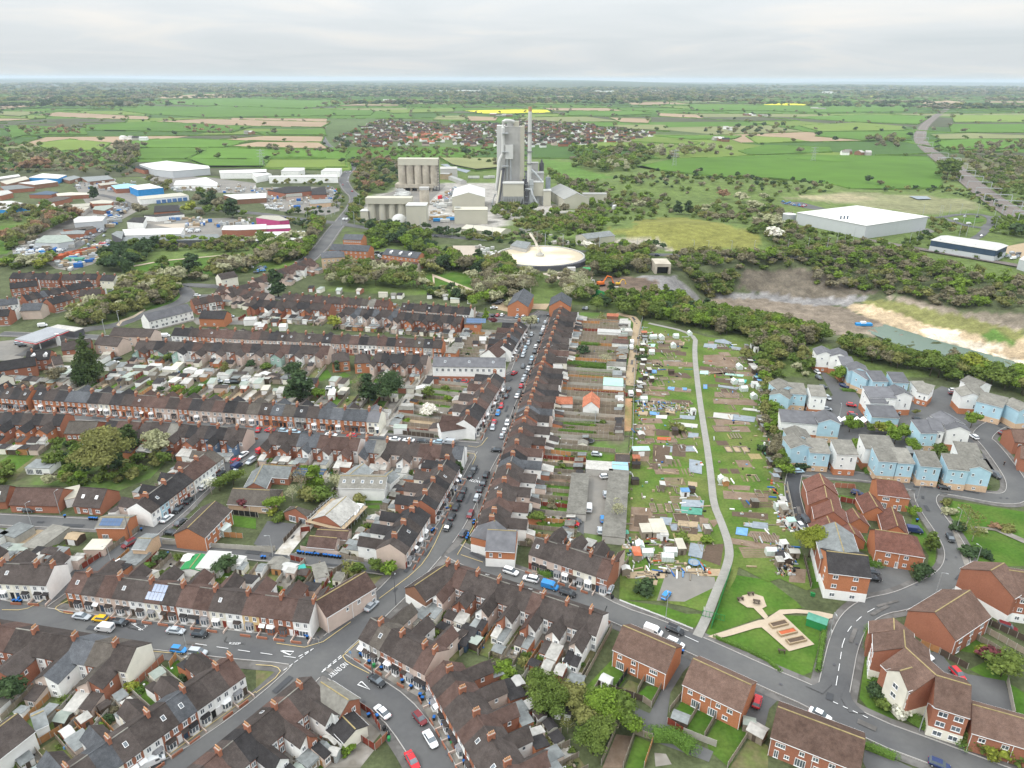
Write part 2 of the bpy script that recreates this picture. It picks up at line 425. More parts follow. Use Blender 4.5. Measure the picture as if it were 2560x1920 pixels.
def roof_gable(b,x0,x1,y0,y1,ez,rz,ov=.28,t=.14,ye=0,hip=(0,0),mi=0):
 """two-slope roof, ridge along x at mid y"""
 ym=(y0+y1)/2;s=(rz-ez)/(ym-y0)if ym>y0 else 0;ya=y0-ov;yb=y1+ov;za=ez-s*ov;xa=x0-ye;xb=x1+ye
 h0,h1=hip;ra=xa+h0;rb=xb-h1
 b.q([(xa,ya,za+t),(xb,ya,za+t),(rb,ym,rz+t),(ra,ym,rz+t)],mi);b.q([(xb,yb,za+t),(xa,yb,za+t),(ra,ym,rz+t),(rb,ym,rz+t)],mi)
 b.q([(xa,ya,za),(xb,ya,za),(xb,ya,za+t),(xa,ya,za+t)],mi);b.q([(xb,yb,za),(xa,yb,za),(xa,yb,za+t),(xb,yb,za+t)],mi)
 b.q([(xb,ya,za),(xa,ya,za),(ra,ym,rz-.02),(rb,ym,rz-.02)],mi);b.q([(xa,yb,za),(xb,yb,za),(rb,ym,rz-.02),(ra,ym,rz-.02)],mi)
 for x,hp,r_,s_ in((xa,h0,ra,1),(xb,h1,rb,-1)):
  if hp:T=[[(x,yb,za+t),(x,ya,za+t),(r_,ym,rz+t)],[(x,yb,za),(x,ya,za),(x,ya,za+t),(x,yb,za+t)]]
  else:T=[[(x,ya,za),(x,ya,za+t),(x,ym,rz+t),(x,ym,rz-.02)],[(x,ym,rz-.02),(x,ym,rz+t),(x,yb,za+t),(x,yb,za)]]
  for f in T:b.q(f if s_==1 else f[::-1],mi)
def wall_gable(b,x0,x1,y0,y1,ez,rz,hip=(0,0),z0=0):
 ym=(y0+y1)/2;e=.004;x0+=e;x1-=e
 for x,h in((x0,hip[0]),(x1,hip[1])):
  P=[(x,y0,z0),(x,y1,z0),(x,y1,ez)]+([]if h else[(x,ym,rz)])+[(x,y0,ez)]
  b.q(P if x==x1 else P[::-1])
 b.q([(x0,y0,z0),(x1,y0,z0),(x1,y0,ez),(x0,y0,ez)]);b.q([(x1,y1,z0),(x0,y1,z0),(x0,y1,ez),(x1,y1,ez)])
def chimney(par,x,y,zb,zt,l=1.5,w=.62,m=QN,lod=0,pots=4):
 o=cached('chimney',('c',l,w,round(zt-zb,1)),[m,Q6],lambda b:(b.box(-w/2,-l/2,0,w/2,l/2,zt-zb-.35),b.box(-w/2-.07,-l/2-.07,zt-zb-.35,w/2+.07,l/2+.07,zt-zb-.1),b.box(-w/2+.05,-l/2+.05,zt-zb-.1,w/2-.05,l/2-.05,zt-zb,1)),par,(x,y,zb))
 if lod==0:
  for k in range(pots):cached('chimney_pot','pot',['clay_pot'],lambda b:b.cyl(0,0,0,.55,.15,.12,7),o,(0,-l/2+.25+(l-.5)*k/max(1,pots-1),zt-zb))
 elif lod==1:cached('chimney_pot',('pots',pots),['clay_pot'],lambda b:b.box(-.14,-l/2+.2,0,.14,l/2-.2,.4),o,(0,0,zt-zb))
 return o
TW=4.25 # half depth of a terraced house
def terrace_house(i,w,loc,rot,wc,rc,row,rid,opt,lod,n):
 """one house of a terrace; local x along the ridge, front at -y"""
 rr=random.Random(rid*977+i*31)
 EZ,RZ=opt.get('ez',5.15),opt.get('rz',7.85)
 lab=f"{WNAME[wc]} terraced house with {RNAME[rc]} roof {row}"
 if len(lab.split())>12:lab=f"{WNAME[wc]} house, {RNAME[rc]} roof, {row}"
 t=thing('terraced_house',lab,Qu,loc,rot,'terraced houses '+row)
 w=round(w,2);wm=WALL[wc][0];rm=ROOF[rc][0]
 cached('wall',('tw',w,EZ,RZ),[wm],lambda b:wall_gable(b,0,w,-TW,TW,EZ,RZ),t)
 cached('roof',('tr',w,EZ,RZ),[rm],lambda b:roof_gable(b,0,w,-TW,TW,EZ,RZ),t)
 if lod<2:cached('ridge_tiles',('rt',w),[Qr if rr.random()<.4 else rm],lambda b:b.box(.02,-.13,RZ+.06,w-.02,.13,RZ+.2),t)
 ch=opt.get('chim',1)
 if ch and(i%2==0 or i==n-1):
  if not(i==0 and n>2 and False):chimney(t,w if i%2==0 and i<n-1 else w-.35,0,RZ-.6,RZ+1.35,lod=lod)
 fs=opt.get('front','bay');fm='upvc'
 if rr.random()<.18 and lod<2:
  cached('skylight','sk',[Q8,'upvc'],lambda b:(b.box(-.4,-.55,0,.4,.55,.09,1),b.q([(-.32,-.47,.1),(.32,-.47,.1),(.32,.47,.1),(-.32,.47,.1)])),t,(w*.5,-TW*.5,(EZ+RZ)/2+.16)).rotation_euler=(math.atan2(RZ-EZ,TW),0,0)
 if wc in 'OR' and lod<2 and fs=='bay' and rr.random()<.6:
  for fx in(.27,.73):cached('window_surround','ws',['upvc'],lambda b:(b.box(-.62,-.05,-.18,.62,0,-.02),b.box(-.62,-.05,1.28,.62,0,1.5)),t,(w*fx,-TW,3.25))
 for fx in((.27,.73)if w>3.6 else(.5,)):win(t,w*fx,-TW,3.25,0,.95,1.3,lod)
 flip=i%2;bx=w*.36 if flip else w*.64;dxx=w*.84 if flip else w*.16
 if lod<2:door(t,dxx,-TW,0,rr.choice(['upvc','upvc',Qd,QP,Qp,QC]))
 if fs=='bay':
  bm='upvc' if rr.random()<.75 else wm
  cached('bay_window',('bay',bm,lod>1),[bm,rr.choice([Qx,QL,'lead','upvc']),Q8],bay_mesh,t,(bx,-TW,0))if lod>0 else bay_full(t,bx,bm,rr)
  if rr.random()<.45 and lod<2:cached('porch_roof','po',[rr.choice([Qx,QL,'upvc'])],lambda b:b.loft([[(-.75,-.85,2.3),(.75,-.85,2.3),(.75,-.85,2.38),(-.75,-.85,2.38)],[(-.75,0,2.75),(.75,0,2.75),(.75,0,2.83),(-.75,0,2.83)]]),t,(dxx,-TW,0))
 elif fs=='flat':win(t,bx,-TW,.9,0,1.5,1.35,lod)
 elif fs=='shop':
  win(t,w*.5,-TW,.5,0,w*.7,1.7,lod)
 if opt.get('wing',1):
  wl=opt.get('wl',4.6)+rr.choice([0,0,.8,-.6]);ww=w*.56;s=1 if i%2==0 else-1
  if n==1:s=1
  X0=w if s==1 else 0
  wmc=rr.choice(opt.get('wcols',wc+'W'));wmm=WALL[wmc][0];er,rz2=4.5,6.3
  key=(round(ww,2),round(wl,1),s)
  def wing(b,ww=ww,wl=wl,s=s):
   a,c=(0,-s*ww);e=.004*s
   b.q([(c,TW-4,0),(c,TW+wl,0),(c,TW+wl,er),(c,TW-4,er)]);b.q([(-e,TW+wl,0),(c,TW+wl,0),(c,TW+wl,er),(-e,TW+wl,rz2)]);b.q([(-e,TW,0),(-e,TW+wl,0),(-e,TW+wl,rz2),(-e,TW,rz2)])
  wg=cached('rear_wing',key,[wmm],wing,t,(X0,0,0))
  def wroof(b,ww=ww,wl=wl,s=s):
   c=-s*(ww+.2);y1=TW+wl+.2;y0=TW-3.0;sl=(rz2-er)/ww;zc=er-.2*sl
   b.loft([[(c,y0,zc),(c,y1,zc),(c,y1,zc+.13),(c,y0,zc+.13)],[(0,y0,rz2),(0,y1,rz2),(0,y1,rz2+.13),(0,y0,rz2+.13)]])
  cached('wing_roof',key,[rm if rr.random()<.8 else QL],wroof,wg)
  if lod<2:
   wo=win(wg,-s*ww*.55,TW+wl,3.0,2,.9,1.05,lod)
   win(wg,-s*ww,TW+wl*.5,3.0,3 if s==1 else 1,.8,1.0,lod)
   if lod==0:win(wg,-s*ww*.5,TW+wl,.9,2,1.1,1.2,lod)if wl>4.9 or True else None
  win(t,w*.22 if s==1 else w*.78,TW,3.2,2,1.0,1.2,lod)
  if lod==0:win(t,w*.22 if s==1 else w*.78,TW,.8,2,1.0,1.5,lod)
  if rr.random()<opt.get('extp',.7):
   el=rr.uniform(2.2,4.6);eh=2.45;ew=ww if rr.random()<.7 else w*.93;em=WALL[rr.choice('WRPPCWO')][0];erf=rr.choice([Qn,Qn,Qx,QL,Qk])
   slope=.7 if erf!=Qn else .12;y0=TW+wl;el=round(el,1);ew=round(ew,2)
   def ext(b):
    xs=sorted((-s*.01,-s*ew));b.loft([[(xs[0],y0+.01,0),(xs[1],y0+.01,0),(xs[1],y0+.01,eh+slope),(xs[0],y0+.01,eh+slope)],[(xs[0],y0+el,0),(xs[1],y0+el,0),(xs[1],y0+el,eh),(xs[0],y0+el,eh)]])
   def extr(b):
    xs=sorted((-s*.01,-s*(ew+.12)));b.loft([[(xs[0],y0,eh+slope+.01),(xs[1],y0,eh+slope+.01),(xs[1],y0,eh+slope+.14),(xs[0],y0,eh+slope+.14)],[(xs[0],y0+el+.15,eh+.01-.02*slope),(xs[1],y0+el+.15,eh+.01),(xs[1],y0+el+.15,eh+.14),(xs[0],y0+el+.15,eh+.14)]])
   e=cached('rear_extension',(round(wl,1),ew,el,s,slope),[em],ext,t,(X0,0,0));cached('extension_roof',(round(wl,1),ew,el,s,slope),[erf],extr,e)
   if lod==0:win(e,-s*ew*.5,y0+el,.85,2,1.2,1.2,lod)
 else:
  win(t,w*.27,TW,3.2,2,1.0,1.2,lod);win(t,w*.73,TW,.9,2,1.2,1.2,lod)if lod<2 else None
 return t
def bay_mesh(b):
 P=[(-1.05,0),(-.7,-.72),(.7,-.72),(1.05,0)]
 b.prism(P,0,.85,0,False);b.prism(P,2.1,2.35,0,False)
 Q=[(-1.0,0.0),(-.66,-.66),(.66,-.66),(1.0,0.0)];b.prism(Q,.85,2.1,2,False)
 for x,y in((-.7,-.72),(.7,-.72),(0,-.72),(-1.0,-.06),(1.0,-.06)):b.box(x-.06,y-.02,.85,x+.06,y+.08,2.1,0)
 b.loft([[(-1.2,.0,2.35),(-.8,-.9,2.35),(.8,-.9,2.35),(1.2,.0,2.35)],[(-.9,0,2.85),(-.5,-.1,2.85),(.5,-.1,2.85),(.9,0,2.85)]],1)
def bay_full(t,bx,bm,rr):
 def body(b):
  P=[(-1.05,0),(-.7,-.72),(.7,-.72),(1.05,0)]
  b.prism(P,0,.85,0,False);b.prism(P,2.1,2.35,0,False)
  for x,y in((-.7,-.72),(.7,-.72),(0,-.72),(-1.0,-.06),(1.0,-.06)):b.box(x-.06,y-.02,.85,x+.06,y+.08,2.1,0)
 o=cached('bay_window','bf',[bm],body,t,(bx,-TW,0))
 cached('pane','bfp',[Q8],lambda b:b.prism([(-1.0,0.0),(-.66,-.66),(.66,-.66),(1.0,0.0)],.85,2.1,0,False),o)
 cached('bay_roof','bfr',[rr.choice([Qx,QL,'lead','upvc'])],lambda b:b.loft([[(-1.2,.0,2.35),(-.8,-.9,2.35),(.8,-.9,2.35),(1.2,.0,2.35)],[(-.9,0,2.85),(-.5,-.1,2.85),(.5,-.1,2.85),(.9,0,2.85)]]),o)
ROWN=[0];GARD=[];NH=[0]
def row(desc,ab,cols,roofs='b',garden=10,**opt):
 """a terrace of len(cols) houses; ab = two pixel points of the ridge, front to the right of a->b"""
 rz=opt.get('rz',7.85)+.14
 A,B=PTS(ab,rz);n=len(cols);ROWN[0]+=1;rid=ROWN[0]
 L=math.hypot(B[0]-A[0],B[1]-A[1]);w=L/n;rot=math.atan2(B[1]-A[1],B[0]-A[0])
 mx,my=(A[0]+B[0])/2,(A[1]+B[1])/2;ux,uy=math.cos(rot),math.sin(rot)
 rr=random.Random(rid)
 for i,c in enumerate(cols):
  x=A[0]+ux*w*i;y=A[1]+uy*w*i;d=math.hypot(x,y);lod=0 if d<205 else 1 if d<400 else 2
  rc=roofs[i%len(roofs)]
  o2=dict(opt)
  if 'shop' in opt and i==opt['shop']:o2['front']='shop'
  terrace_house(i,w,(x,y,0),rot,c,rc,desc,rid,o2,lod,n);NH[0]+=1
 if garden:GARD.append((desc,A,rot,w,n,garden,rid,opt,math.hypot(mx,my)))
 if math.hypot(mx,my)<470 and opt.get('front','bay')=='bay':
  b=MB();k=0
  for i in range(n):
   if rr.random()<.8:b.box(i*w+.08,-TW-2.25,0,i*w+w*.62,-TW-2.05,.85,0);b.box((i+1)*w-.1,-TW-2.2,0,(i+1)*w+.1,-TW-.1,.8,1)
  o=b.build('forecourt_wall',[QN,Zc],None,(A[0],A[1],0),rot);reg(o,'low forecourt walls of the houses '+desc,'wall')
 if 1:
  b=MB();z=.172+.0021*(rid%9);b.q([(0,-TW-2.2,z),(L,-TW-2.2,z),(L,-TW+.5,z),(0,-TW+.5,z)]);struct(b.build('forecourt',ZE,None,(A[0],A[1],0),rot))
 return A,B,rot,w
FEN=[0]
def fence(P,Q,label,h=1.75,m=Qa,t=.07,group=None,posts=Qg):
 L=math.hypot(Q[0]-P[0],Q[1]-P[1]);n=max(1,round(L/1.9));L=round(L,1)
 z=min(hz(*P),hz(*Q))
 def f(b):
  for k in range(n):b.box(L*k/n+.06,-t/2,.05,L*(k+1)/n-.06,t/2,h-(.06 if k%3 else .0),0)
  for k in range(n+1):b.box(L*k/n-.06,-t/2-.02,0,L*k/n+.06,t/2+.02,h+.03,1)
 o=cached('garden_fence',(L,h,t,n),[m,posts],f,None,(P[0],P[1],z),math.atan2(Q[1]-P[1],Q[0]-P[0]))
 FEN[0]+=1
 return reg(o,label,'fence',group or label)
def gardens():
 for desc,A,rot,w,n,gl,rid,opt,dist in GARD:
  rr=random.Random(rid*5+1);ux,uy=math.cos(rot),math.sin(rot);vx,vy=-uy,ux
  b=MB();z=.157+.0011*(rid%11);y0=TW-.3;y1=TW+gl
  mats=['lawn',ZE,QY,'soil',Zs,Qy,ZU]
  for i in range(n):
   x0,x1=i*w,(i+1)*w
   k=rr.random();mi=rr.choices(range(7),[34,24,16,5,10,5,6])[0]
   ym=y0+(y1-y0)*rr.uniform(.3,.6)
   b.q([(x0,y0,z),(x1,y0,z),(x1,ym,z),(x0,ym,z)],1 if rr.random()<.75 else 2);b.q([(x0,ym,z),(x1,ym,z),(x1,y1,z),(x0,y1,z)],mi)
  struct(b.build('garden_ground',mats,None,(A[0],A[1],0),rot))
  far=dist>430
  for i in range(n+1):
   if far and i%3:continue
   m=rr.choices([Qa,Qj,QP,Qg],[8,.8,.6,2.4])[0]
   xs=i*w;ya=TW+4 if opt.get('wing',1)else TW
   if gl<7 or ya>y1-2:continue
   P=(A[0]+ux*xs+vx*ya,A[1]+uy*xs+vy*ya);Q=(A[0]+ux*xs+vx*y1,A[1]+uy*xs+vy*y1)
   nm_={Qa:'weathered',Qj:'orange',QP:'dark red',Qg:'concrete panel'}[m]
   fence(P,Q,f"{nm_} garden fence behind the {desc.replace('in the ','').replace('on the ','')}"[:110],1.7,m,group='garden fences between back gardens')
  for i in range(n):
   if gl<8:continue
   if rr.random()<(.72 if dist<300 else .82):
    sw,sl=rr.uniform(1.8,2.8),rr.uniform(1.8,3.4);xs=i*w+rr.uniform(.2,max(.3,w-sw-.2));ys=y1-sl-.3-rr.uniform(0,1)
    if dist>300 and gl>12:sw,sl=min(w-.3,3.3),rr.uniform(3.5,5);xs=i*w+.15;ys=y1-sl-.1
    shed((A[0]+ux*(xs+sw/2)+vx*(ys+sl/2),A[1]+uy*(xs+sw/2)+vy*(ys+sl/2)),rot,sw,sl,rr,desc,dist)
   for _ in range(rr.choice([1,1,2,3])if not far else rr.choice([0,1,1])):
    xs=i*w+rr.uniform(.6,w-.6);ys=rr.uniform(TW+5,y1-.5)if y1>TW+6 else y1-1
    plant((A[0]+ux*xs+vx*ys,A[1]+uy*xs+vy*ys),rr.choice([Qf,Qc,Qe,Qo,ZB,QD,Qf,Qz if rr.random()<.3 else Qf]),rr.uniform(.9,2.6),Zt,where='in a back garden')
SHEDN={QL:'brown',Qx:'dark',Qn:'grey',Qk:'pale grey',Qr:'weathered grey',Qm:Z1,Ze:'greenish','red_modern_tiles':'russet',QJ:'cream',Zi:'orange','blue_metal_roof':'blue'}
def shed(c,rot,sw,sl,rr,where,dist=100,wm=None,rm=None,h=None,kind=None,pre=''):
 wm=wm or rr.choice([Qa,Qd,Qj,QV,Qa,ZI,QN,Zc])
 rm=rm or rr.choice([Qn,Qr,Qk,Qx,QL,Qn,Qr,Ze if rr.random()<.4 else Qm])
 h=h or rr.uniform(1.9,2.4);kind=kind or rr.choice([ZF,'pent','pent'])
 sw,sl,h=round(sw,1),round(sl,1),round(h,1)
 wd={Qa:'timber',Qd:'dark timber',Qj:'orange timber',QP:'red timber'}.get(wm,wm.split('_')[0]+('-walled' if 'brick' not in wm else ' brick'))
 big=sw*sl>13
 lab=f"{pre}{wd} {'garage' if big else 'shed'} with {SHEDN.get(rm,'plain')} roof {where}"
 t=thing(QQ if big else 'garden_shed',lab,QQ if big else 'shed',(c[0],c[1],hz(*c)),rot,None)
 x,y=sw/2,sl/2
 if kind==ZF:
  cached('wall',('sg',sw,sl,h),[wm],lambda b:wall_gable(b,-x,x,-y,y,h,h+.5*min(1.6,sl/2.5)),t)
  cached('roof',('sg',sw,sl,h),[rm],lambda b:roof_gable(b,-x,x,-y,y,h,h+.5*min(1.6,sl/2.5),.15,.06,.12),t)
 else:
  cached('wall',('sp',sw,sl,h),[wm],lambda b:b.loft([[(-x,-y,0),(x,-y,0),(x,-y,h),(-x,-y,h)],[(-x,y,0),(x,y,0),(x,y,h+.25),(-x,y,h+.25)]]),t)
  cached('roof',('sp',sw,sl,h),[rm],lambda b:b.loft([[(-x-.12,-y-.15,h),(x+.12,-y-.15,h),(x+.12,-y-.15,h+.08),(-x-.12,-y-.15,h+.08)],[(-x-.12,y+.15,h+.27),(x+.12,y+.15,h+.27),(x+.12,y+.15,h+.35),(-x-.12,y+.15,h+.35)]]),t)
 if dist<330:cached('door',('sd',big),['upvc' if big else Qd],lambda b:b.box(-(1.1 if big else .38),-.05,0,1.1 if big else .38,0,1.95 if big else 1.7),t,(0,-y-.005,.02))
 return t
# ---------------------------------------------------------------- general building
def bld(name,label,cat,ab,wall,roof,wd=None,ez=5,rz=7.6,kind=ZF,hip=(0,0),f=(),bk=(),e0=(),e1=(),base=None,bh=2.7,group=None,off=0,ov=.3,chim=(),lod=None,doors=(),solar=None,sky=0,gr=0,bands=None,dormer=(),trim=0):
 """building from its ridge line ab (two or three pixel points, the third on the front eave gives the width).
 f/bk/e0/e1 = lists of (u,z,w,h) windows along front, back, left end, right end (u = metres, negative from the far end)"""
 hr=rz if kind!='flat' else ez
 P=PTS(ab,hr)[:2]if not isinstance(ab,list)else ab
 A,B=P[0],P[1]
 L=math.hypot(B[0]-A[0],B[1]-A[1]);rot=math.atan2(B[1]-A[1],B[0]-A[0]);ux,uy=math.cos(rot),math.sin(rot)
 if wd is None:
  C=PTS(ab,ez)[2];wd=2*abs((C[0]-A[0])*-uy+(C[1]-A[1])*ux)
 wd=round(wd,2);h=wd/2
 t=thing(name,label,cat,(A[0],A[1],gr),rot,group)
 if lod is None:d=math.hypot(*A);lod=0 if d<230 else 1 if d<420 else 2
 wm=WALL[wall][0]if wall in WALL else wall;rm=ROOF[roof][0]if roof in ROOF else roof
 b=MB()
 if kind=='flat':b.box(0,-h,0,L,h,ez)
 elif kind=='mono':b.loft([[(0,-h,0),(L,-h,0),(L,-h,ez),(0,-h,ez)],[(0,h,0),(L,h,0),(L,h,rz),(0,h,rz)]])
 else:wall_gable(b,0,L,-h,h,ez,rz,hip)
 b.build('wall',[wm],t)
 if base:
  b=MB();e=.03;b.box(-e,-h-e,0,L+e,h+e,bh);b.build('ground_floor_wall',[WALL[base][0]if base in WALL else base],t)
 if bands:
  for(z0,z1,m)in bands:b=MB();b.box(-.04,-h-.04,z0,L+.04,h+.04,z1);b.build('cladding_band',[m],t)
 b=MB()
 if kind=='flat':b.box(-ov*.3,-h-ov*.3,ez+.002,L+ov*.3,h+ov*.3,ez+.2)
 elif kind=='mono':b.loft([[(-ov*.4,-h-ov,ez),(L+ov*.4,-h-ov,ez),(L+ov*.4,-h-ov,ez+.18),(-ov*.4,-h-ov,ez+.18)],[(-ov*.4,h+ov,rz+.02),(L+ov*.4,h+ov,rz+.02),(L+ov*.4,h+ov,rz+.2),(-ov*.4,h+ov,rz+.2)]])
 elif kind=='arc':
  pass
 else:roof_gable(b,0,L,-h,h,ez,rz,ov,.15,ov*.5,tuple(x and x+ov*.5 for x in hip))
 rf=b.build('roof',[rm],t)
 if trim:
  b=MB();h2=h+ov-.03
  if kind=='mono':b.loft([[(-ov*.4+.02,-h2,ez-.2),(L+ov*.4-.02,-h2,ez-.2),(L+ov*.4-.02,-h2,ez-.01),(-ov*.4+.02,-h2,ez-.01)],[(-ov*.4+.02,h2,rz-.18),(L+ov*.4-.02,h2,rz-.18),(L+ov*.4-.02,h2,rz+.01),(-ov*.4+.02,h2,rz+.01)]])
  else:roof_gable(b,.02,L-.02,-h,h,ez-.19,rz-.19,ov-.02,.16,ov*.5)
  b.build('fascia',['upvc'],t)
 if lod==0 and kind==ZF and L>12:
  for u in(.12,L*.5,L-.12):cached('downpipe',('dp',round(ez,1)),['upvc'],lambda b:b.box(-.05,-.13,0,.05,-.02,ez-.1),t,(u,-h,0))
 if kind==ZF and lod<2:
  b=MB();b.box(hip[0],-.12,rz+.08,L-hip[1],.12,rz+.22);b.build('ridge_tiles',['leaf_litter' if lod==0 else rm],t)
  if lod==0:
   b=MB();s=(rz-ez)/h;
   for sg in(-1,1):b.box(-.1,sg*(h+ov)-.06,ez-s*ov-.02,L+.1,sg*(h+ov)+.06,ez-s*ov+.12)
   b.build('gutter',['upvc'],t)
 for d,lst,xy in((0,f,lambda u:(u,-h)),(2,bk,lambda u:(u,h)),(3,e0,lambda u:(0,u)),(1,e1,lambda u:(L,u))):
  off_=.03 if base else 0
  for wn in lst:
   u,z,w_,h_=wn[:4]
   if u<0 and d in(0,2):u=L+u
   if d in(0,2)and(u+w_/2>L-.15 or u-w_/2<.15):continue
   if d in(1,3)and abs(u)+w_/2>h-.15:continue
   x,y=xy(u);dx,dy=DIRS[d];o_=off_ if z<bh else 0
   win(t,x+dx*o_,y+dy*o_,z,d,w_,h_,lod)
 for(u,sd)in doors:
  if u<0:u=L+u
  if u>L-.6:continue
  door(t,u,-h-(.03 if base else 0)if sd==0 else h,sd,'upvc' if sd==0 else 'upvc')
 for u in chim:
  if u<0:u=L+u
  chimney(t,u,0,rz-.6,rz+1.2,1.0,.6,lod=max(lod,0),m=QN,pots=2)
 for(u0,u1)in([solar]if solar else[]):
  b=MB();s=(rz-ez)/h;
  for r in range(2):
   n=int((u1-u0)/1.05)
   for k in range(n):
    y0=-h*.88+r*h*.38;y1=y0+h*.36;z=lambda y:rz+s*y+.24;x=u0+k*1.05;b.q([(x,y0,z(y0)),(x+1,y0,z(y0)),(x+1,y1,z(y1)),(x,y1,z(y1))])
  b.build('solar_panel',['solar'],t)
 for u in dormer:
  s=(rz-ez)/h;b=MB();b.loft([[(u-.8,-h*.75,ez+.2),(u+.8,-h*.75,ez+.2),(u+.8,-h*.75,rz-.9),(u,-h*.75,rz-.3),(u-.8,-h*.75,rz-.9)],[(u-.8,-h*.1,ez+.2),(u+.8,-h*.1,ez+.2),(u+.8,-h*.1,rz-.9),(u,-h*.1,rz-.3),(u-.8,-h*.1,rz-.9)]]);dm=b.build('dormer',['upvc'],t)
  win(dm,u,-h*.75,ez+h*.25*s+.2,0,.8,.7,1)
 for k in range(sky):
  s=math.atan2(rz-ez,h);u=L*(k+.5)/sky
  cached('skylight',('ski',sd:=round(h/8,1)),[Q8,'upvc'],lambda b:(b.box(-.45,-.6,0,.45,.6,.09,1),b.q([(-.36,-.5,.1),(.36,-.5,.1),(.36,.5,.1),(-.36,.5,.1)])),t,(u,-h*.5,(ez+rz)/2+.17)).rotation_euler=(s,0,0)
 return t
def rows_of(n,L,z,w=1.0,h=1.2,m=1.2):return[(m+(L-2*m)*(k+.5)/n,z,w,h)for k in range(n)]
def LEN(ab,h):A,B=PTS(ab,h)[:2];return math.hypot(A[0]-B[0],A[1]-B[1])
def wins(ab,rz,n,zs=(.9,3.3),w=1.1,h=1.15,m=.6):
 L=LEN(ab,rz);return[q for z in zs for q in rows_of(n,L,z,w,h,m)]
# ---------------------------------------------------------------- flat patches, roads
PZ=[0]
def patch(name,s,m,z=None,label=None):
 P=PTS(s)if isinstance(s,str)else s
 PZ[0]+=z is None;z=z if z is not None else .02+.0006*PZ[0]
 b=MB();
 a=sum(P[i][0]*P[(i+1)%len(P)][1]-P[(i+1)%len(P)][0]*P[i][1]for i in range(len(P)))
 if a<0:P=P[::-1]
 from mathutils.geometry import tessellate_polygon
 b.v=[(p[0],p[1],z)for p in P]
 for tr in tessellate_polygon([[Vector((p[0],p[1],0))for p in P]]):
  a_,b_,c_=tr;va,vb,vc=b.v[a_],b.v[b_],b.v[c_]
  cr=(vb[0]-va[0])*(vc[1]-va[1])-(vb[1]-va[1])*(vc[0]-va[0])
  b.f.append((a_,b_,c_)if cr>0 else(a_,c_,b_));b.m.append(0)
 o=b.build(name,m);struct(o);return o
def smooth(P,it=2):
 for _ in range(it):
  Q=[P[0]]
  for a,c in zip(P,P[1:]):Q+=[(a[0]*.75+c[0]*.25,a[1]*.75+c[1]*.25),(a[0]*.25+c[0]*.75,a[1]*.25+c[1]*.75)]
  Q.append(P[-1]);P=Q
 return P
def ribbon(b,P,o0,o1,z,zf=None,mi=0):
 """strip between offsets o0..o1 (left positive) of a polyline"""
 n=len(P);N_=[]
 for i in range(n):
  a=P[max(0,i-1)];c=P[min(n-1,i+1)];dx,dy=c[0]-a[0],c[1]-a[1];l=math.hypot(dx,dy)or 1;N_.append((-dy/l,dx/l))
 i0=len(b.v)
 for p,q in zip(P,N_):
  zz=z+(zf(p[0],p[1])if zf else 0)
  b.v+=[(p[0]+q[0]*o0,p[1]+q[1]*o0,zz),(p[0]+q[0]*o1,p[1]+q[1]*o1,zz)]
 for k in range(n-1):
  a=i0+2*k;b.f.append((a,a+2,a+3,a+1)if o1>o0 else(a,a+1,a+3,a+2));b.m.append(mi)
ROADS=[];RN=[0]
def resample(P,st):
 out=[P[0]];acc=0
 for a,c in zip(P,P[1:]):
  l=math.hypot(c[0]-a[0],c[1]-a[1]);k=max(1,int(l/st))
  for j in range(1,k+1):out.append((a[0]+(c[0]-a[0])*j/k,a[1]+(c[1]-a[1])*j/k))
 return out
def road(s,w=6,m=QK,pave=2.0,kerb=1,it=2,name='road',terr=False):
 P=smooth(PTS(s),it);RN[0]+=1;i=RN[0]
 ROADS.append((P,w,kerb,pave,i))
 if terr:P=resample(P,6)
 b=MB();ribbon(b,P,-w/2,w/2,.20+.004*i,hz if terr else None);struct(b.build(name,m))
 if pave:b=MB();ribbon(b,P,-w/2-pave,w/2+pave,.10+.0021*i,hz if terr else None);struct(b.build(ZS,ZS))
 return P
def kerbs():
 for P,w,kerb,pave,i in ROADS:
  if not kerb:continue
  Q=resample(P,1.5);b=MB()
  for sg in(-1,1):
   run=[]
   for k,p in enumerate(Q):
    a=Q[max(0,k-1)];c=Q[min(len(Q)-1,k+1)];l=math.hypot(c[0]-a[0],c[1]-a[1])or 1
    e=(p[0]-(c[1]-a[1])/l*sg*(w/2+.08),p[1]+(c[0]-a[0])/l*sg*(w/2+.08))
    bad=any(r[4]!=i and pdist(e[0],e[1],r[0],False)<r[1]/2+.1 for r in ROADS)
    if bad or k==len(Q)-1:
     if len(run)>1:
      ribbon(b,run,-.09,.09,.36+.001*i);ribbon(b,[q for q in run],.09,.091,.36+.001*i)
      for u,v_ in zip(run,run[1:]):
       for s2 in(-1,1):
        l2=math.hypot(v_[0]-u[0],v_[1]-u[1])or 1;nx,ny=-(v_[1]-u[1])/l2*.09*s2,(v_[0]-u[0])/l2*.09*s2
        b.q([(u[0]+nx,u[1]+ny,.1),(v_[0]+nx,v_[1]+ny,.1),(v_[0]+nx,v_[1]+ny,.36+.001*i),(u[0]+nx,u[1]+ny,.36+.001*i)])
     run=[]
    else:run.append(e)
  if b.f:struct(b.build('kerb','kerb_stone'))
def line(s,w=.12,m='line_white',dash=None,z=.42,name='road_marking',sm=1):
 P=PTS(s)if isinstance(s,str)else s;b=MB()
 if len(P)>2 and sm:P=smooth(P,1)
 if dash:
  Q=resample(P,.5);on=int(dash[0]/.5);off=int(dash[1]/.5);k=0
  while k<len(Q)-1:ribbon(b,Q[k:min(k+on,len(Q)-1)+1],-w/2,w/2,z);k+=on+off
 else:ribbon(b,P,-w/2,w/2,z)
 return struct(b.build(name,m))
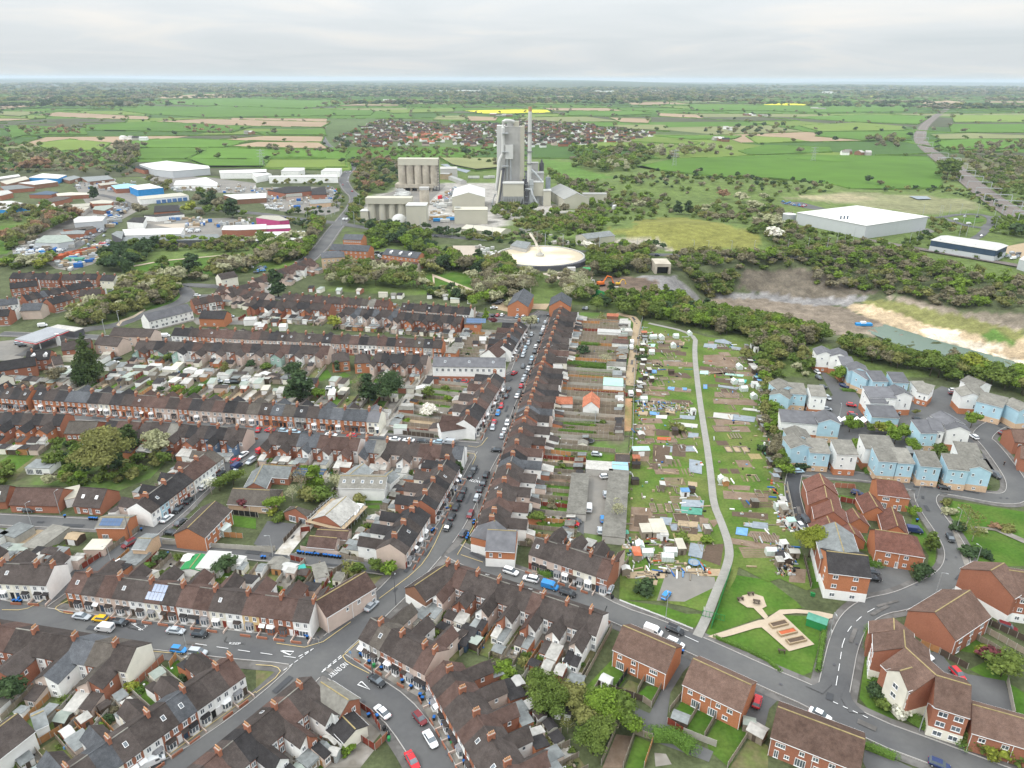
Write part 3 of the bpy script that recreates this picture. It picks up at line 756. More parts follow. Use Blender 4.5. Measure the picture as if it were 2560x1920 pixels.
def strip(s,w,h,m,name,label,cat,f=G0,group=None,jit=0,z0=0):
 """free-standing wall or hedge-like box along a line"""
 P=PTS(s,0,f)if isinstance(s,str)else s
 c=P[0];b=MB();P2=[(p[0]-c[0],p[1]-c[1])for p in P]
 for a,q in zip(P2,P2[1:]):
  dx,dy=q[0]-a[0],q[1]-a[1];l=math.hypot(dx,dy)or 1;nx,ny=-dy/l*w/2,dx/l*w/2
  za=hz(a[0]+c[0],a[1]+c[1])-hz(*c);zb=hz(q[0]+c[0],q[1]+c[1])-hz(*c)
  b.loft([[(a[0]-nx,a[1]-ny,za-.3),(a[0]+nx,a[1]+ny,za-.3),(a[0]+nx,a[1]+ny,za+h),(a[0]-nx,a[1]-ny,za+h)],[(q[0]-nx,q[1]-ny,zb-.3),(q[0]+nx,q[1]+ny,zb-.3),(q[0]+nx,q[1]+ny,zb+h),(q[0]-nx,q[1]-ny,zb+h)]])
 o=b.build(name,m,None,(c[0],c[1],hz(*c)+z0));return reg(o,label,cat,group)
def bake(roots,name,label,cat):
 """join things past the three hundredth of a kind into one mesh"""
 VS=[];FS=[];MI=[];ML=[];off=0;kill=[]
 def walk(o,Mx):
  nonlocal off
  Mx=Mx@o.matrix_basis;kill.append(o)
  if o.data is not None:
   me=o.data;mm=[]
   for m in me.materials:
    if m not in ML:ML.append(m)
    mm.append(ML.index(m))
   v=np.empty(len(me.vertices)*3,np.float32);me.vertices.foreach_get('co',v);v=v.reshape(-1,3);A=np.array(Mx)
   VS.append(v@A[:3,:3].T+A[:3,3])
   for p in me.polygons:FS.append([off+i for i in p.vertices]);MI.append(mm[p.material_index])
   off+=len(v)
  for c in KIDS.get(o.name,()):walk(c,Mx)
 KIDS={}
 for o in bpy.data.objects:
  if o.parent:KIDS.setdefault(o.parent.name,[]).append(o)
 for r in roots:walk(r,Matrix())
 if not VS:return
 me=bpy.data.meshes.new(name);me.from_pydata(np.concatenate(VS).tolist(),[],FS)
 for m in ML:me.materials.append(m)
 me.polygons.foreach_set('material_index',MI);me.update();o=link(name,me);o['kind']=ZD;o[Zn]=label;o[Zf]=cat
 ks=set(kill);THINGS[:]=[t for t in THINGS if t[0]not in ks]
 bpy.data.batch_remove(list(ks))
def cap(name,n,sname,label,cat):
 L_=[]
 for t in THINGS:
  if t[0].name.split('.')[0]==name:
   l=t[0].location;q=proj(l.x,l.y,l.z);L_.append((q[2]+(3000 if not(-60<q[0]<2620 and q[1]<2050)else 0),t[0].name,t[0]))
 L_.sort(key=lambda a:(a[0],a[1]));
 if len(L_)>n:bake([a[2]for a in L_[n:]],sname,label,cat)
# ---------------------------------------------------------------- trees
def leaves(rs,n,lobes,size,flat=.5):
 """n small leaf quads on the surfaces of overlapping lobes: returns verts (4n,3)"""
 L=np.array(lobes);wgt=L[:,3]**2;pick=rs.choice(len(L),n,p=wgt/wgt.sum())
 d=rs.normal(size=(n,3));d/=np.linalg.norm(d,axis=1)[:,None];d[:,2]=np.abs(d[:,2])*rs.choice([1,1,1,-.6],n)
 r=rs.uniform(.72,1.06,n)[:,None]
 c=L[pick,:3]+d*L[pick,3:4]*r*np.array([1,1,.85])
 nrm=d+rs.normal(size=(n,3))*flat;nrm/=np.linalg.norm(nrm,axis=1)[:,None]
 a=np.cross(nrm,rs.normal(size=(n,3)));a/=np.linalg.norm(a,axis=1)[:,None];b=np.cross(nrm,a)
 s=size*rs.uniform(.6,1.25,n)[:,None];t=s*rs.uniform(.6,1.0,n)[:,None]
 V=np.stack([c-a*s-b*t*.4,c+a*s*.5-b*t,c+a*s+b*t*.5,c-a*s*.4+b*t],1);return V
def tree_geo(seed,shape,n,leaf):
 rs=np.random.RandomState(seed);lobes=[]
 if shape==Qb:
  for k in range(11):
   a=rs.uniform(0,6.28);r=rs.uniform(.05,.30);z=rs.uniform(.38,.80);lobes.append((r*math.cos(a),r*math.sin(a),z,rs.uniform(.13,.23)*(1.05 if z<.7 else .8)))
  lobes.append((0,0,.6,.26))
 elif shape=='tall':
  for k in range(12):
   z=.25+.7*k/12;a=rs.uniform(0,6.28);r=.10*(1-abs(z-.5));lobes.append((r*math.cos(a),r*math.sin(a),z,.17*(1.15-z*.75)+.02))
 elif shape=='cone':
  for k in range(14):
   z=.12+.85*k/14;a=rs.uniform(0,6.28);R=.30*(1-z)+.015;lobes.append((R*.35*math.cos(a),R*.35*math.sin(a),z,R*.8))
 elif shape=='bush':
  for k in range(8):
   a=rs.uniform(0,6.28);r=rs.uniform(.1,.42);lobes.append((r*math.cos(a),r*math.sin(a),rs.uniform(.3,.62),rs.uniform(.22,.36)))
  lobes.append((0,0,.45,.4))
 elif shape=='bare':
  for k in range(9):
   a=rs.uniform(0,6.28);r=rs.uniform(.05,.26);lobes.append((r*math.cos(a),r*math.sin(a),rs.uniform(.45,.85),rs.uniform(.10,.2)))
 V=leaves(rs,n,lobes,leaf,.9 if shape=='bare' else .55)
 core=None
 if shape!='bare':
  C=[]
  for l in lobes:
   o=np.array([(1,0,0),(0,1,0),(-1,0,0),(0,-1,0),(0,0,.9),(0,0,-.8)])*l[3]*.8+np.array(l[:3]);C.append(o)
  core=C
 return V,core
OCT=[(0,1,4),(1,2,4),(2,3,4),(3,0,4),(1,0,5),(2,1,5),(3,2,5),(0,3,5)]
def trunk_geo(seed,shape,pale=False):
 rs=random.Random(seed);b=MB()
 H={Qb:.5,'tall':.5,'cone':.3,'bush':.25,'bare':.55}[shape];r=.022 if shape!='bush' else .02
 b.tube([(0,0,0),(.004,.003,H*.5),(0,0,H)],[r,r*.75,r*.5],6)
 for k in range(5 if shape!='cone' else 0):
  a=k*1.26+rs.uniform(-.3,.3);z=H*rs.uniform(.55,.95);R=rs.uniform(.16,.3)
  b.tube([(0,0,z),(R*.5*math.cos(a),R*.5*math.sin(a),z+.12),(R*math.cos(a),R*math.sin(a),z+.3)],[r*.5,r*.3,r*.12],4)
 return b
TG={}
def tree_parts(shape,lod,var):
 k=(shape,lod,var)
 if k not in TG:
  n={0:3600,1:900,2:190,3:44}[lod];lf={0:.019,1:.036,2:.072,3:.14}[lod]
  if shape=='bush':n=int(n*.7);lf*=1.5
  if shape=='bare':n=int(n*.55);lf*=.55
  TG[k]=tree_geo(100+var*7+sum(map(ord,shape)),shape,n,lf)
 return TG[k]
def crown_mesh(shape,lod,var,m):
 key=('crown',shape,lod,var,m)
 if key in CACHE:return CACHE[key]
 V,core=tree_parts(shape,lod,var);v=V.reshape(-1,3);n=len(V)
 verts=[tuple(p)for p in v];faces=[(4*i,4*i+1,4*i+2,4*i+3)for i in range(n)]
 if core:
  for C in core:
   b0=len(verts);verts+=[tuple(p)for p in C];faces+=[(b0+a,b0+b,b0+c)for a,b,c in OCT]
 me=bpy.data.meshes.new('crown');me.from_pydata(verts,[],faces);me.materials.append(MATS[m]);me.update();CACHE[key]=me;return me
TREES=[];CNAME={Qf:'green leafy',Qe:'bright green',Qc:'dark evergreen',Qo:'olive green',QD:'bare twiggy brown',Zu:'white blossoming',Zy:'purple-leaved',Qz:'yellow',ZH:'dark conifer',ZB:'clipped green',QB:'pale budding',QS:'rusty brown'}
def plant(p,m,h,shape=Qb,where='',name=None,wide=1.0):
 TREES.append((p,m,h,shape,where,name,wide))
def trees_at(s,m,h,shape=Qb,where='',f=None,wide=1.0):
 for q in PTS(s,0,f or GT):plant(q,m,h*RND.uniform(.9,1.1),shape,where,wide=wide)
def wood(s,n,types,h,where,shape=(Qb,Qb,Qb,'bush'),f=GT,hv=.25,wide=1.15):
 """n trees scattered over a pixel polygon"""
 P=PTS(s,0,f);x0,x1=min(p[0]for p in P),max(p[0]for p in P);y0,y1=min(p[1]for p in P),max(p[1]for p in P)
 rr=random.Random(int(abs(x0*13+y0*7)));k=0;tries=0;got=[]
 md=math.sqrt(max(1,polyarea(P))/n)*.62
 while k<n and tries<n*40:
  tries+=1;x,y=rr.uniform(x0,x1),rr.uniform(y0,y1)
  if inpoly(x,y,P)and all((x-a)**2+(y-b_)**2>md*md for a,b_ in got[-60:]):
   got.append((x,y));k+=1;sh=rr.choice(shape);hh=h*rr.uniform(1-hv,1+hv)*(.65 if sh=='bush' else 1)
   plant((x,y),rr.choice(types),hh,sh,where,wide=wide)
def polyarea(P):return abs(sum(P[i][0]*P[(i+1)%len(P)][1]-P[(i+1)%len(P)][0]*P[i][1]for i in range(len(P))))/2
def plant_all(maxn=300):
 S=[]
 for t in TREES:
  (x,y),m,h,shape,where,name,wide=t;d=max(30,math.hypot(x,math.hypot(y,CH)));q=proj(x,y,hz(x,y))
  vis=-60<q[0]<2620 and-80<q[1]<2050
  if not vis:continue
  S.append((h*(.6 if shape=='bush' or shape==Zt else 1)/d,t,d))
 S.sort(key=lambda a:-a[0])
 trees=[a for a in S if a[1][3]not in(Zt,)];shr=[a for a in S if a[1][3]==Zt]
 ind=trees[:maxn]+shr[:170];rest=trees[maxn:]+shr[170:]
 for s,t,d in ind:
  (x,y),m,h,shape,where,name,wide=t;sh='bush' if shape==Zt else shape
  px=h*FPX/d;lod=0 if px>85 else 1 if px>26 else 2
  var=RND.randrange(4 if lod else 3);rot=RND.uniform(0,6.28)
  kind=Zt if shape in(Zt,'bush')else 'tree'
  W_=wide*RND.uniform(.92,1.1)
  if shape==Zt:
   me=crown_mesh(sh,lod,var,m);o=link(Zt,me,None,(x,y,hz(x,y)-h*.1),rot);o.scale=(h*1.2*W_,h*1.2*W_,h*1.1)
   reg(o,f"{CNAME[m]} shrub {where}",Zt);continue
  nm2={'cone':'conifer','bare':'bare_tree','bush':'bush'}.get(shape,'tree')
  r=thing(nm2,f"{'large ' if h>10 and d<500 else 'small ' if h<5 else ''}{CNAME[m]} {kind} {where}",kind,(x,y,hz(x,y)-.1),rot)
  c=link('crown',crown_mesh(sh,lod,var,m),r);c.scale=(h*W_,h*W_,h)
  k=(ZW,sh,var)
  if k not in CACHE:CACHE[k]=trunk_geo(var,sh).mesh(ZW,['trunk_pale' if sh=='bare' else ZW],True)
  c=link(ZW,CACHE[k],r);c.scale=(h,h,h)
 VV=[];FF=[];MI=[];mats=[];base=0;F3=[];M3=[];base_l=[]
 vs=[];quads=[];tris=[];qm=[];tm=[];off=0
 for s,t,d in rest:
  (x,y),m,h,shape,where,name,wide=t;sh='bush' if shape==Zt else shape
  px=h*FPX/d;lod=1 if px>40 else 2 if px>13 else 3
  V,core=tree_parts(sh,lod,RND.randrange(4));a=RND.uniform(0,6.28);ca,sa=math.cos(a),math.sin(a);W_=h*wide*RND.uniform(.9,1.15)
  if m not in mats:mats.append(m)
  mi=mats.index(m);v=V.reshape(-1,3);z=hz(x,y)-.1-(.12*h if sh=='bush' else 0)
  def tf(v):return np.stack([(v[:,0]*ca-v[:,1]*sa)*W_+x,(v[:,0]*sa+v[:,1]*ca)*W_+y,v[:,2]*h+z],1)
  vs.append(tf(v));n=len(V);quads.append(np.arange(4*n).reshape(n,4)+off);qm.append(np.full(n,mi));off+=4*n
  if core:
   use=core if lod<3 else core[-3:]
   C=np.concatenate(use);vs.append(tf(C));k=len(use);T=np.concatenate([np.array(OCT)+6*j for j in range(k)])+off;tris.append(T);tm.append(np.full(len(T),mi));off+=6*k
 if vs:
  v=np.concatenate(vs).astype(np.float32);Q=np.concatenate(quads);T=np.concatenate(tris)if tris else np.zeros((0,3),int)
  me=bpy.data.meshes.new('woodland');me.vertices.add(len(v));me.vertices.foreach_set('co',v.ravel())
  loops=np.concatenate([Q.ravel(),T.ravel()]).astype(np.int32);me.loops.add(len(loops));me.loops.foreach_set('vertex_index',loops)
  nq,nt=len(Q),len(T);me.polygons.add(nq+nt)
  st=np.concatenate([np.arange(nq)*4,nq*4+np.arange(nt)*3]).astype(np.int32);me.polygons.foreach_set('loop_start',st)
  for m in mats:me.materials.append(MATS[m])
  me.polygons.foreach_set('material_index',np.concatenate([np.concatenate(qm),np.concatenate(tm)if tm else np.zeros(0)]).astype(np.int32))
  me.update(calc_edges=True);o=link('woodland',me);o['kind']=ZD;o[Zn]='far woods, hedgerow trees and thickets across the countryside';o[Zf]='woodland'
 print('TREES individual',len(ind),'merged',len(rest),'verts',off)
# ---------------------------------------------------------------- vehicles
def car_body(b,L,W,H,kind):
 h=W/2
 if kind=='van':
  S=[(-L/2,.94,.45,H*.93),(-L/2+.08,1,.3,H),(L*.16,1,.3,H),(L*.27,.98,.3,H*.86),(L*.36,.95,.3,H*.58),(L*.47,.9,.32,H*.46),(L/2,.78,.38,H*.36)]
 else:
  bl=H*.60
  S=[(-L/2,.80,.42,bl*.86),(-L/2+.12,.93,.30,bl*1.0),(-L*.25,1,.24,bl),(0,1,.24,bl*.98),(L*.22,1,.24,bl*.93),(L*.38,.96,.26,bl*.83),(L*.47,.86,.30,bl*.72),(L/2,.70,.36,bl*.58)]
 R=[]
 for x,f,z0,z1 in S:
  hh=h*f;R.append([(x,-hh*.9,z0),(x,-hh,z0+.15),(x,-hh,z1-.12),(x,-hh*.88,z1),(x,hh*.88,z1),(x,hh,z1-.12),(x,hh,z0+.15),(x,hh*.9,z0)])
 b.loft(R)
def cabin(b,L,W,H,kind,mi=0,top=False):
 h=W/2;bl=H*.57
 k={ZR:(-.47,-.38,.10,.27),ZZ:(-.36,-.22,.09,.25),'suv':(-.48,-.42,.12,.27)}[kind]
 x0,x1,x2,x3=[L*a for a in k]
 lo=[(x0,-h*.9,bl),(x3,-h*.86,bl),(x3,h*.86,bl),(x0,h*.9,bl)];hi=[(x1,-h*.70,H*.97),(x2,-h*.70,H*.97),(x2,h*.70,H*.97),(x1,h*.70,H*.97)]
 if not top:b.loft([lo,hi],mi)
 else:b.loft([hi,[(x1+.1,-h*.64,H),(x2-.12,-h*.64,H),(x2-.12,h*.64,H),(x1+.1,h*.64,H)]],mi)
DIM={ZR:(4.0,1.75,1.47),ZZ:(4.6,1.82,1.42),'suv':(4.45,1.86,1.68),'van':(4.6,1.9,1.95)}
def car(p,rot,c='s',kind=ZR,where='on the street',z=None):
 L,W,H=DIM[kind];d=math.hypot(*p);m='paint_'+c
 kn={ZR:'hatchback car',ZZ:'saloon car','suv':'tall car','van':'van'}[kind]
 nm_='parked_van' if kind=='van' else 'parked_car';cat='van' if kind=='van' else 'car'
 lab=f"{PAINT[c][0]} {kn} {where}";z=.35 if z is None else z;z+=hz(*p)
 if d>290:
  def one(b):
   car_body(b,L,W,H,kind);
   if kind!='van':cabin(b,L,W,H,kind,1);cabin(b,L,W,H,kind,0,True)
   else:b.box(L*.2,-W*.44,H*.62,L*.33,W*.44,H*.86,1)
   for sx in(-1,1):b.box(sx*L*.3-.3,-W/2-.01,0,sx*L*.3+.3,W/2+.01,.6,2)
  o=cached(nm_,('car1',kind),[m,Q8,'tyre'],one,None,(p[0],p[1],z),rot);return reg(o,lab,cat)
 t=thing(nm_,lab,cat,(p[0],p[1],z),rot)
 cached('body',('cb',kind),[m],lambda b:(car_body(b,L,W,H,kind),cabin(b,L,W,H,kind,0,True)if kind!='van' else None),t)
 if kind=='van':
  cached('windscreen','vw',[Q8],lambda b:b.loft([[(L*.372,-W*.43,H*.57),(L*.372,W*.43,H*.57),(L*.36,W*.43,H*.57),(L*.36,-W*.43,H*.57)],[(L*.285,-W*.40,H*.86),(L*.285,W*.40,H*.86),(L*.27,W*.40,H*.86),(L*.27,-W*.40,H*.86)]]),t)
  [cached('side_window','vs',[Q8],lambda b:b.box(L*.10,-.03,H*.55,L*.27,.03,H*.82),t,(0,s_*(W/2-.018),0))for s_ in(-1,1)]
  cached('rear_window','vr',[Q8],lambda b:b.box(-L/2-.02,-W*.34,H*.55,-L/2+.05,W*.34,H*.82),t)
 else:cached('windows',('cg',kind),[Q8],lambda b:cabin(b,L,W,H,kind),t)
 def wheel(b):
  n=12;r=.32
  ring=lambda y,r:[(r*math.cos(2*math.pi*k/n),y,r*math.sin(2*math.pi*k/n))for k in range(n)]
  b.loft([ring(-.11,r),ring(.11,r)],0);b.loft([ring(-.118,.19),ring(.118,.19)],1)
 for sx in(-1,1):
  for sy in(-1,1):cached('wheel','wh',['tyre',Qh],wheel,t,(sx*L*.31,sy*(W/2-.08),.31))
 for sy in(-1,1):
  cached('headlight',('hl',kind),['lamp_glow'],lambda b:b.box(-.12,-.17,-.06,.02,.17,.06),t,(L*.475,sy*W*.33,H*.36))
  cached('tail_light',('tl',kind),[ZC],lambda b:b.box(-.03,-.12,-.1,.04,.12,.1),t,(-L/2+.03,sy*W*.38,H*.46))
 return t
def near_road(p):
 best=None
 for P,w,k,pv,i in ROADS:
  for a,c in zip(P,P[1:]):
   dx,dy=c[0]-a[0],c[1]-a[1];L2=dx*dx+dy*dy or 1
   t=max(0,min(1,((p[0]-a[0])*dx+(p[1]-a[1])*dy)/L2));d=math.hypot(p[0]-a[0]-t*dx,p[1]-a[1]-t*dy)
   if best is None or d<best[0]:best=(d,math.atan2(dy,dx))
 return best[1]
KN={'h':ZR,'s':ZZ,'u':'suv','v':'van'}
def cars(s,where,ang=None,f=G0,z=None):
 """'crop x,y,Ck ...' C colour, k kind; optional @deg world heading"""
 c=None
 for tok in s.split():
  if len(tok)==1:c=tok;continue
  h=None
  if '@' in tok:tok,h=tok.split('@')
  x,y,k=tok.split(',');p=f(c,float(x),float(y),.7)
  a=math.radians(float(h))if h is not None else(math.radians(ang)if ang is not None else near_road(p)+(math.pi if RND.random()<.4 else 0))
  car(p,a,k[0],KN[k[1]]if len(k)>1 else ZR,where,z)
# ---------------------------------------------------------------- street things
def lamp(p,h=8,where='beside the street',rot=0,m=Qh,arm=1.0,cat='street lamp'):
 t=thing('street_lamp',f"tall {'dark' if m=='metal_dark' else 'grey'} street lamp {where}",cat,(p[0],p[1],hz(*p)),rot)
 s=1 if math.hypot(*p)<400 else 1.9
 cached('pole',('lp',h,s),[m],lambda b:b.cyl(0,0,0,h,.11*s,.06*s,7),t)
 cached('lamp_arm',('la',h,arm,s),[m],lambda b:b.tube([(0,0,h-.05),(arm*.5,0,h+.12),(arm,0,h+.12)],.04*s,5),t)
 cached('lamp_head',('lh',h,arm,s),[Qh],lambda b:b.loft([[(arm-.1,-.12,h+.05),(arm+.55,-.10,h+.08),(arm+.55,.10,h+.08),(arm-.1,.12,h+.05)],[(arm-.1,-.10,h+.2),(arm+.5,-.07,h+.18),(arm+.5,.07,h+.18),(arm-.1,.10,h+.2)]]),t)
 return t
def lamps(s,where,h=8,**k):
 for q in PTS(s,0,GT):lamp(q,h,where,RND.uniform(0,6.28),**k)
def wbin(p,where,c=Zh,rot=0):
 n={Zh:'blue-lidded',Qp:'black',Qw:'green-lidded'}[c]
 t=thing('wheelie_bin',f"{n} wheelie bin {where}",'bin',(p[0],p[1],.13),rot)
 cached('bin_body','bb',[Qp if c!=Qw else Qw],lambda b:b.loft([[(-.22,-.26,.05),(.22,-.26,.05),(.22,.26,.05),(-.22,.26,.05)],[(-.29,-.36,.98),(.29,-.36,.98),(.29,.34,.98),(-.29,.34,.98)]]),t)
 cached('bin_lid','bl',[c],lambda b:b.loft([[(-.31,-.40,.98),(.31,-.40,.98),(.31,.38,.98),(-.31,.38,.98)],[(-.27,-.34,1.09),(.27,-.34,1.09),(.27,.36,1.09),(-.27,.36,1.09)]]),t)
def bins(s,where,c=Zh):
 for q in PTS(s):wbin(q,where,c,RND.uniform(0,6.28))
def polygon_building(name,label,cat,s,ez,wall,roof,rz=None,hr=None,base=None,bh=2.8,w=()):
 """building from the outline of its eaves; roof flat or hipped to a point"""
 P=PTS(s,ez);a=sum(P[i][0]*P[(i+1)%len(P)][1]-P[(i+1)%len(P)][0]*P[i][1]for i in range(len(P)))
 if a<0:P=P[::-1]
 c=(sum(p[0]for p in P)/len(P),sum(p[1]for p in P)/len(P));Q=[(p[0]-c[0],p[1]-c[1])for p in P]
 t=thing(name,label,cat,(c[0],c[1],0));b=MB();b.prism(Q,0,ez,0,False);b.build('wall',[WALL[wall][0]if wall in WALL else wall],t)
 b=MB()
 if rz:
  k=hr or .45;R=[(q[0]*1.03,q[1]*1.03,ez)for q in Q];T=[(q[0]*k,q[1]*k,rz)for q in Q];b.loft([[(x,y,z-.15)for x,y,z in R],R,T])
 else:b.prism([(q[0]*1.01,q[1]*1.01)for q in Q],ez+.002,ez+.3)
 b.build('roof',[ROOF[roof][0]if roof in ROOF else roof],t)
 if base:b=MB();b.prism([(q[0]*1.006,q[1]*1.006)for q in Q],0,bh,0,False);b.build('ground_floor_wall',[WALL[base][0]],t)
 return t,Q
# ================================================================ GROUND
def np_inpoly(X,Y,P):
 c=np.zeros(X.shape,bool);n=len(P);j=n-1
 for i in range(n):
  xi,yi=P[i];xj,yj=P[j]
  if yi!=yj:
   m=((yi>Y)!=(yj>Y))&(X<(xj-xi)*(Y-yi)/(yj-yi)+xi);c^=m
  j=i
 return c
def np_pdist(X,Y,P):
 b=np.full(X.shape,1e9);n=len(P)
 for i in range(n):
  ax,ay=P[i];bx,by=P[(i+1)%n];dx,dy=bx-ax,by-ay;L=dx*dx+dy*dy+1e-9
  t=np.clip(((X-ax)*dx+(Y-ay)*dy)/L,0,1);b=np.minimum(b,np.hypot(X-ax-t*dx,Y-ay-t*dy))
 return b
def terrain():
 def lines(lo,hi,f0,f1,mid):
  out=[];v=f0
  while v<f1:out.append(v);v+=3.2
  v=f0;st=mid
  while v>lo:v-=st;out.append(v);st=st if abs(v)<1300 else st*1.25
  v=f1;st=mid;out.append(f1)
  while v<hi:v+=st;out.append(v);st=st if abs(v)<1300 else st*1.25
  return np.array(sorted(set(round(min(max(a,lo),hi),2)for a in out)))
 xs=lines(-30000,30000,_bb[0],min(_bb[1],720),13);ys=lines(-300,36000,_bb[2],min(_bb[3],1050),13)
 X,Y=np.meshgrid(xs,ys);Z=np.zeros(X.shape)
 for(bx,by),A,sx,sy in BUMPS:
  e=((X-bx)/sx)**2+((Y-by)/sy)**2;w=np.exp(-e)*A-.02*A;Z+=np.where((e<6)&(w>0),w,0)
 inr=np_inpoly(X,Y,RIM);infl=np_inpoly(X,Y,FLOOR)
 a=np_pdist(X,Y,RIM);b=np_pdist(X,Y,FLOOR);t=a/(a+b+1e-6);zz=PITZ*(t*t*(3-2*t))
 rs=np.random.RandomState(3)
 Z=np.where(inr,np.where(infl,PITZ,zz),Z)
 kn=np.kron(rs.uniform(-1,1,(Z.shape[0]//4+1,Z.shape[1]//4+1)),np.ones((4,4)))[:Z.shape[0],:Z.shape[1]];Z=np.where(inr,Z+rs.uniform(-.5,.5,Z.shape)+np.where(infl,0,kn*.8),Z)
 D=np.hypot(X,Y);far=np.clip((D-9000)/6000,0,1)
 Z+=far*(35+30*np.sin(X/2900+1.3)+18*np.sin(X/1100)+12*np.sin(Y/1700+X/3000))
 f=np.array(_f);r=np.array(R_);u=np.array(U_)
 v=np.stack([X,Y,Z-CH],-1);d=v@f;d=np.where(d<1,1,d);PXx=1280+FPX*(v@r)/d;PXy=960-FPX*(v@u)/d
 behind=(v@f)<1
 col=np.zeros(X.shape+(3,));col[:]=(.085,.10,.048)
 for c_,s in PAINTS:
  P=[cpx_(q)for q in s];m=np_inpoly(PXx+rs.uniform(-2,2,X.shape),PXy+rs.uniform(-1.2,1.2,X.shape),P)&~behind;col[m]=c_
 col=np.where((Z<-.8)[...,None],col*(rs.uniform(.86,1.12,Z.shape)*(1+.10*kn))[...,None],col)
 mf=(D>1050)&(PXy<430);col[mf&(PXy<395)]=(.085,.12,.045)
 m2=(D>5500);base=np.stack([.055+.0*X,.075+.0*X,.045+.0*X],-1);w=np.clip((D-4500)/4000,0,1)[...,None];col=np.where(m2[...,None],col*(1-w)+base*w,col)
 me=bpy.data.meshes.new('ground');ny,nx=X.shape
 V=np.stack([X,Y,Z],-1).reshape(-1,3).astype(np.float32);me.vertices.add(len(V));me.vertices.foreach_set('co',V.ravel())
 I=np.arange(ny*nx).reshape(ny,nx);Q=np.stack([I[:-1,:-1],I[:-1,1:],I[1:,1:],I[1:,:-1]],-1).reshape(-1,4).astype(np.int32)
 me.loops.add(Q.size);me.loops.foreach_set('vertex_index',Q.ravel());me.polygons.add(len(Q));me.polygons.foreach_set('loop_start',(np.arange(len(Q))*4).astype(np.int32))
 me.polygons.foreach_set('use_smooth',np.ones(len(Q),bool));me.update(calc_edges=True)
 ca=me.color_attributes.new('Col','FLOAT_COLOR','POINT');C4=np.concatenate([col.reshape(-1,3),np.ones((len(V),1))],1).astype(np.float32);ca.data.foreach_set('color',C4.ravel())
 m=bpy.data.materials.new('ground_cover');N,L=nm(m);bs=N[Zw];bs.inputs[ZK].default_value=.95;bs.inputs['Specular IOR Level'].default_value=.1
 at=N.new('ShaderNodeAttribute');at.attribute_name='Col';geo=N.new('ShaderNodeNewGeometry')
 fac=None
 for s_,am in((.9,.7),(.16,.75),(.03,.5),(.0012,.8)):
  n=N.new(Zp);n.inputs[ZY].default_value=s_;n.inputs[Z0].default_value=4;n.inputs[ZK].default_value=.65;L.new(geo.outputs['Position'],n.inputs[ZV])
  a_=N.new(QT);a_.operation='MULTIPLY_ADD';a_.inputs[1].default_value=am*2;a_.inputs[2].default_value=1-am;L.new(n.outputs['Fac'],a_.inputs[0])
  if fac is None:fac=a_.outputs[0]
  else:
   k=N.new(QT);k.operation=Q7;L.new(fac,k.inputs[0]);L.new(a_.outputs[0],k.inputs[1]);fac=k.outputs[0]
 mx=N.new(Q2);mx.data_type='RGBA';mx.blend_type=Q7;mx.inputs[0].default_value=1;L.new(at.outputs['Color'],mx.inputs[6]);L.new(fac,mx.inputs[7]);L.new(mx.outputs[2],bs.inputs['Base Color'])
 me.materials.append(m);o=link('ground',me);struct(o)
def cpx_(q):return q
def PP(s):
 out=[];c=None
 for tok in s.split():
  if tok.isalpha():c=tok;continue
  a,b=tok.split(',');out.append(cpx(c,float(a),float(b)))
 return out
SCRUB=(.105,.145,.042);GRS=(.085,.155,.03);DIRT=(.165,.12,.09);GREYR=(.22,.21,.205);BEIGE=(.44,.34,.225);OLIVE=(.17,.17,.045);CONC=(.34,.32,.29)
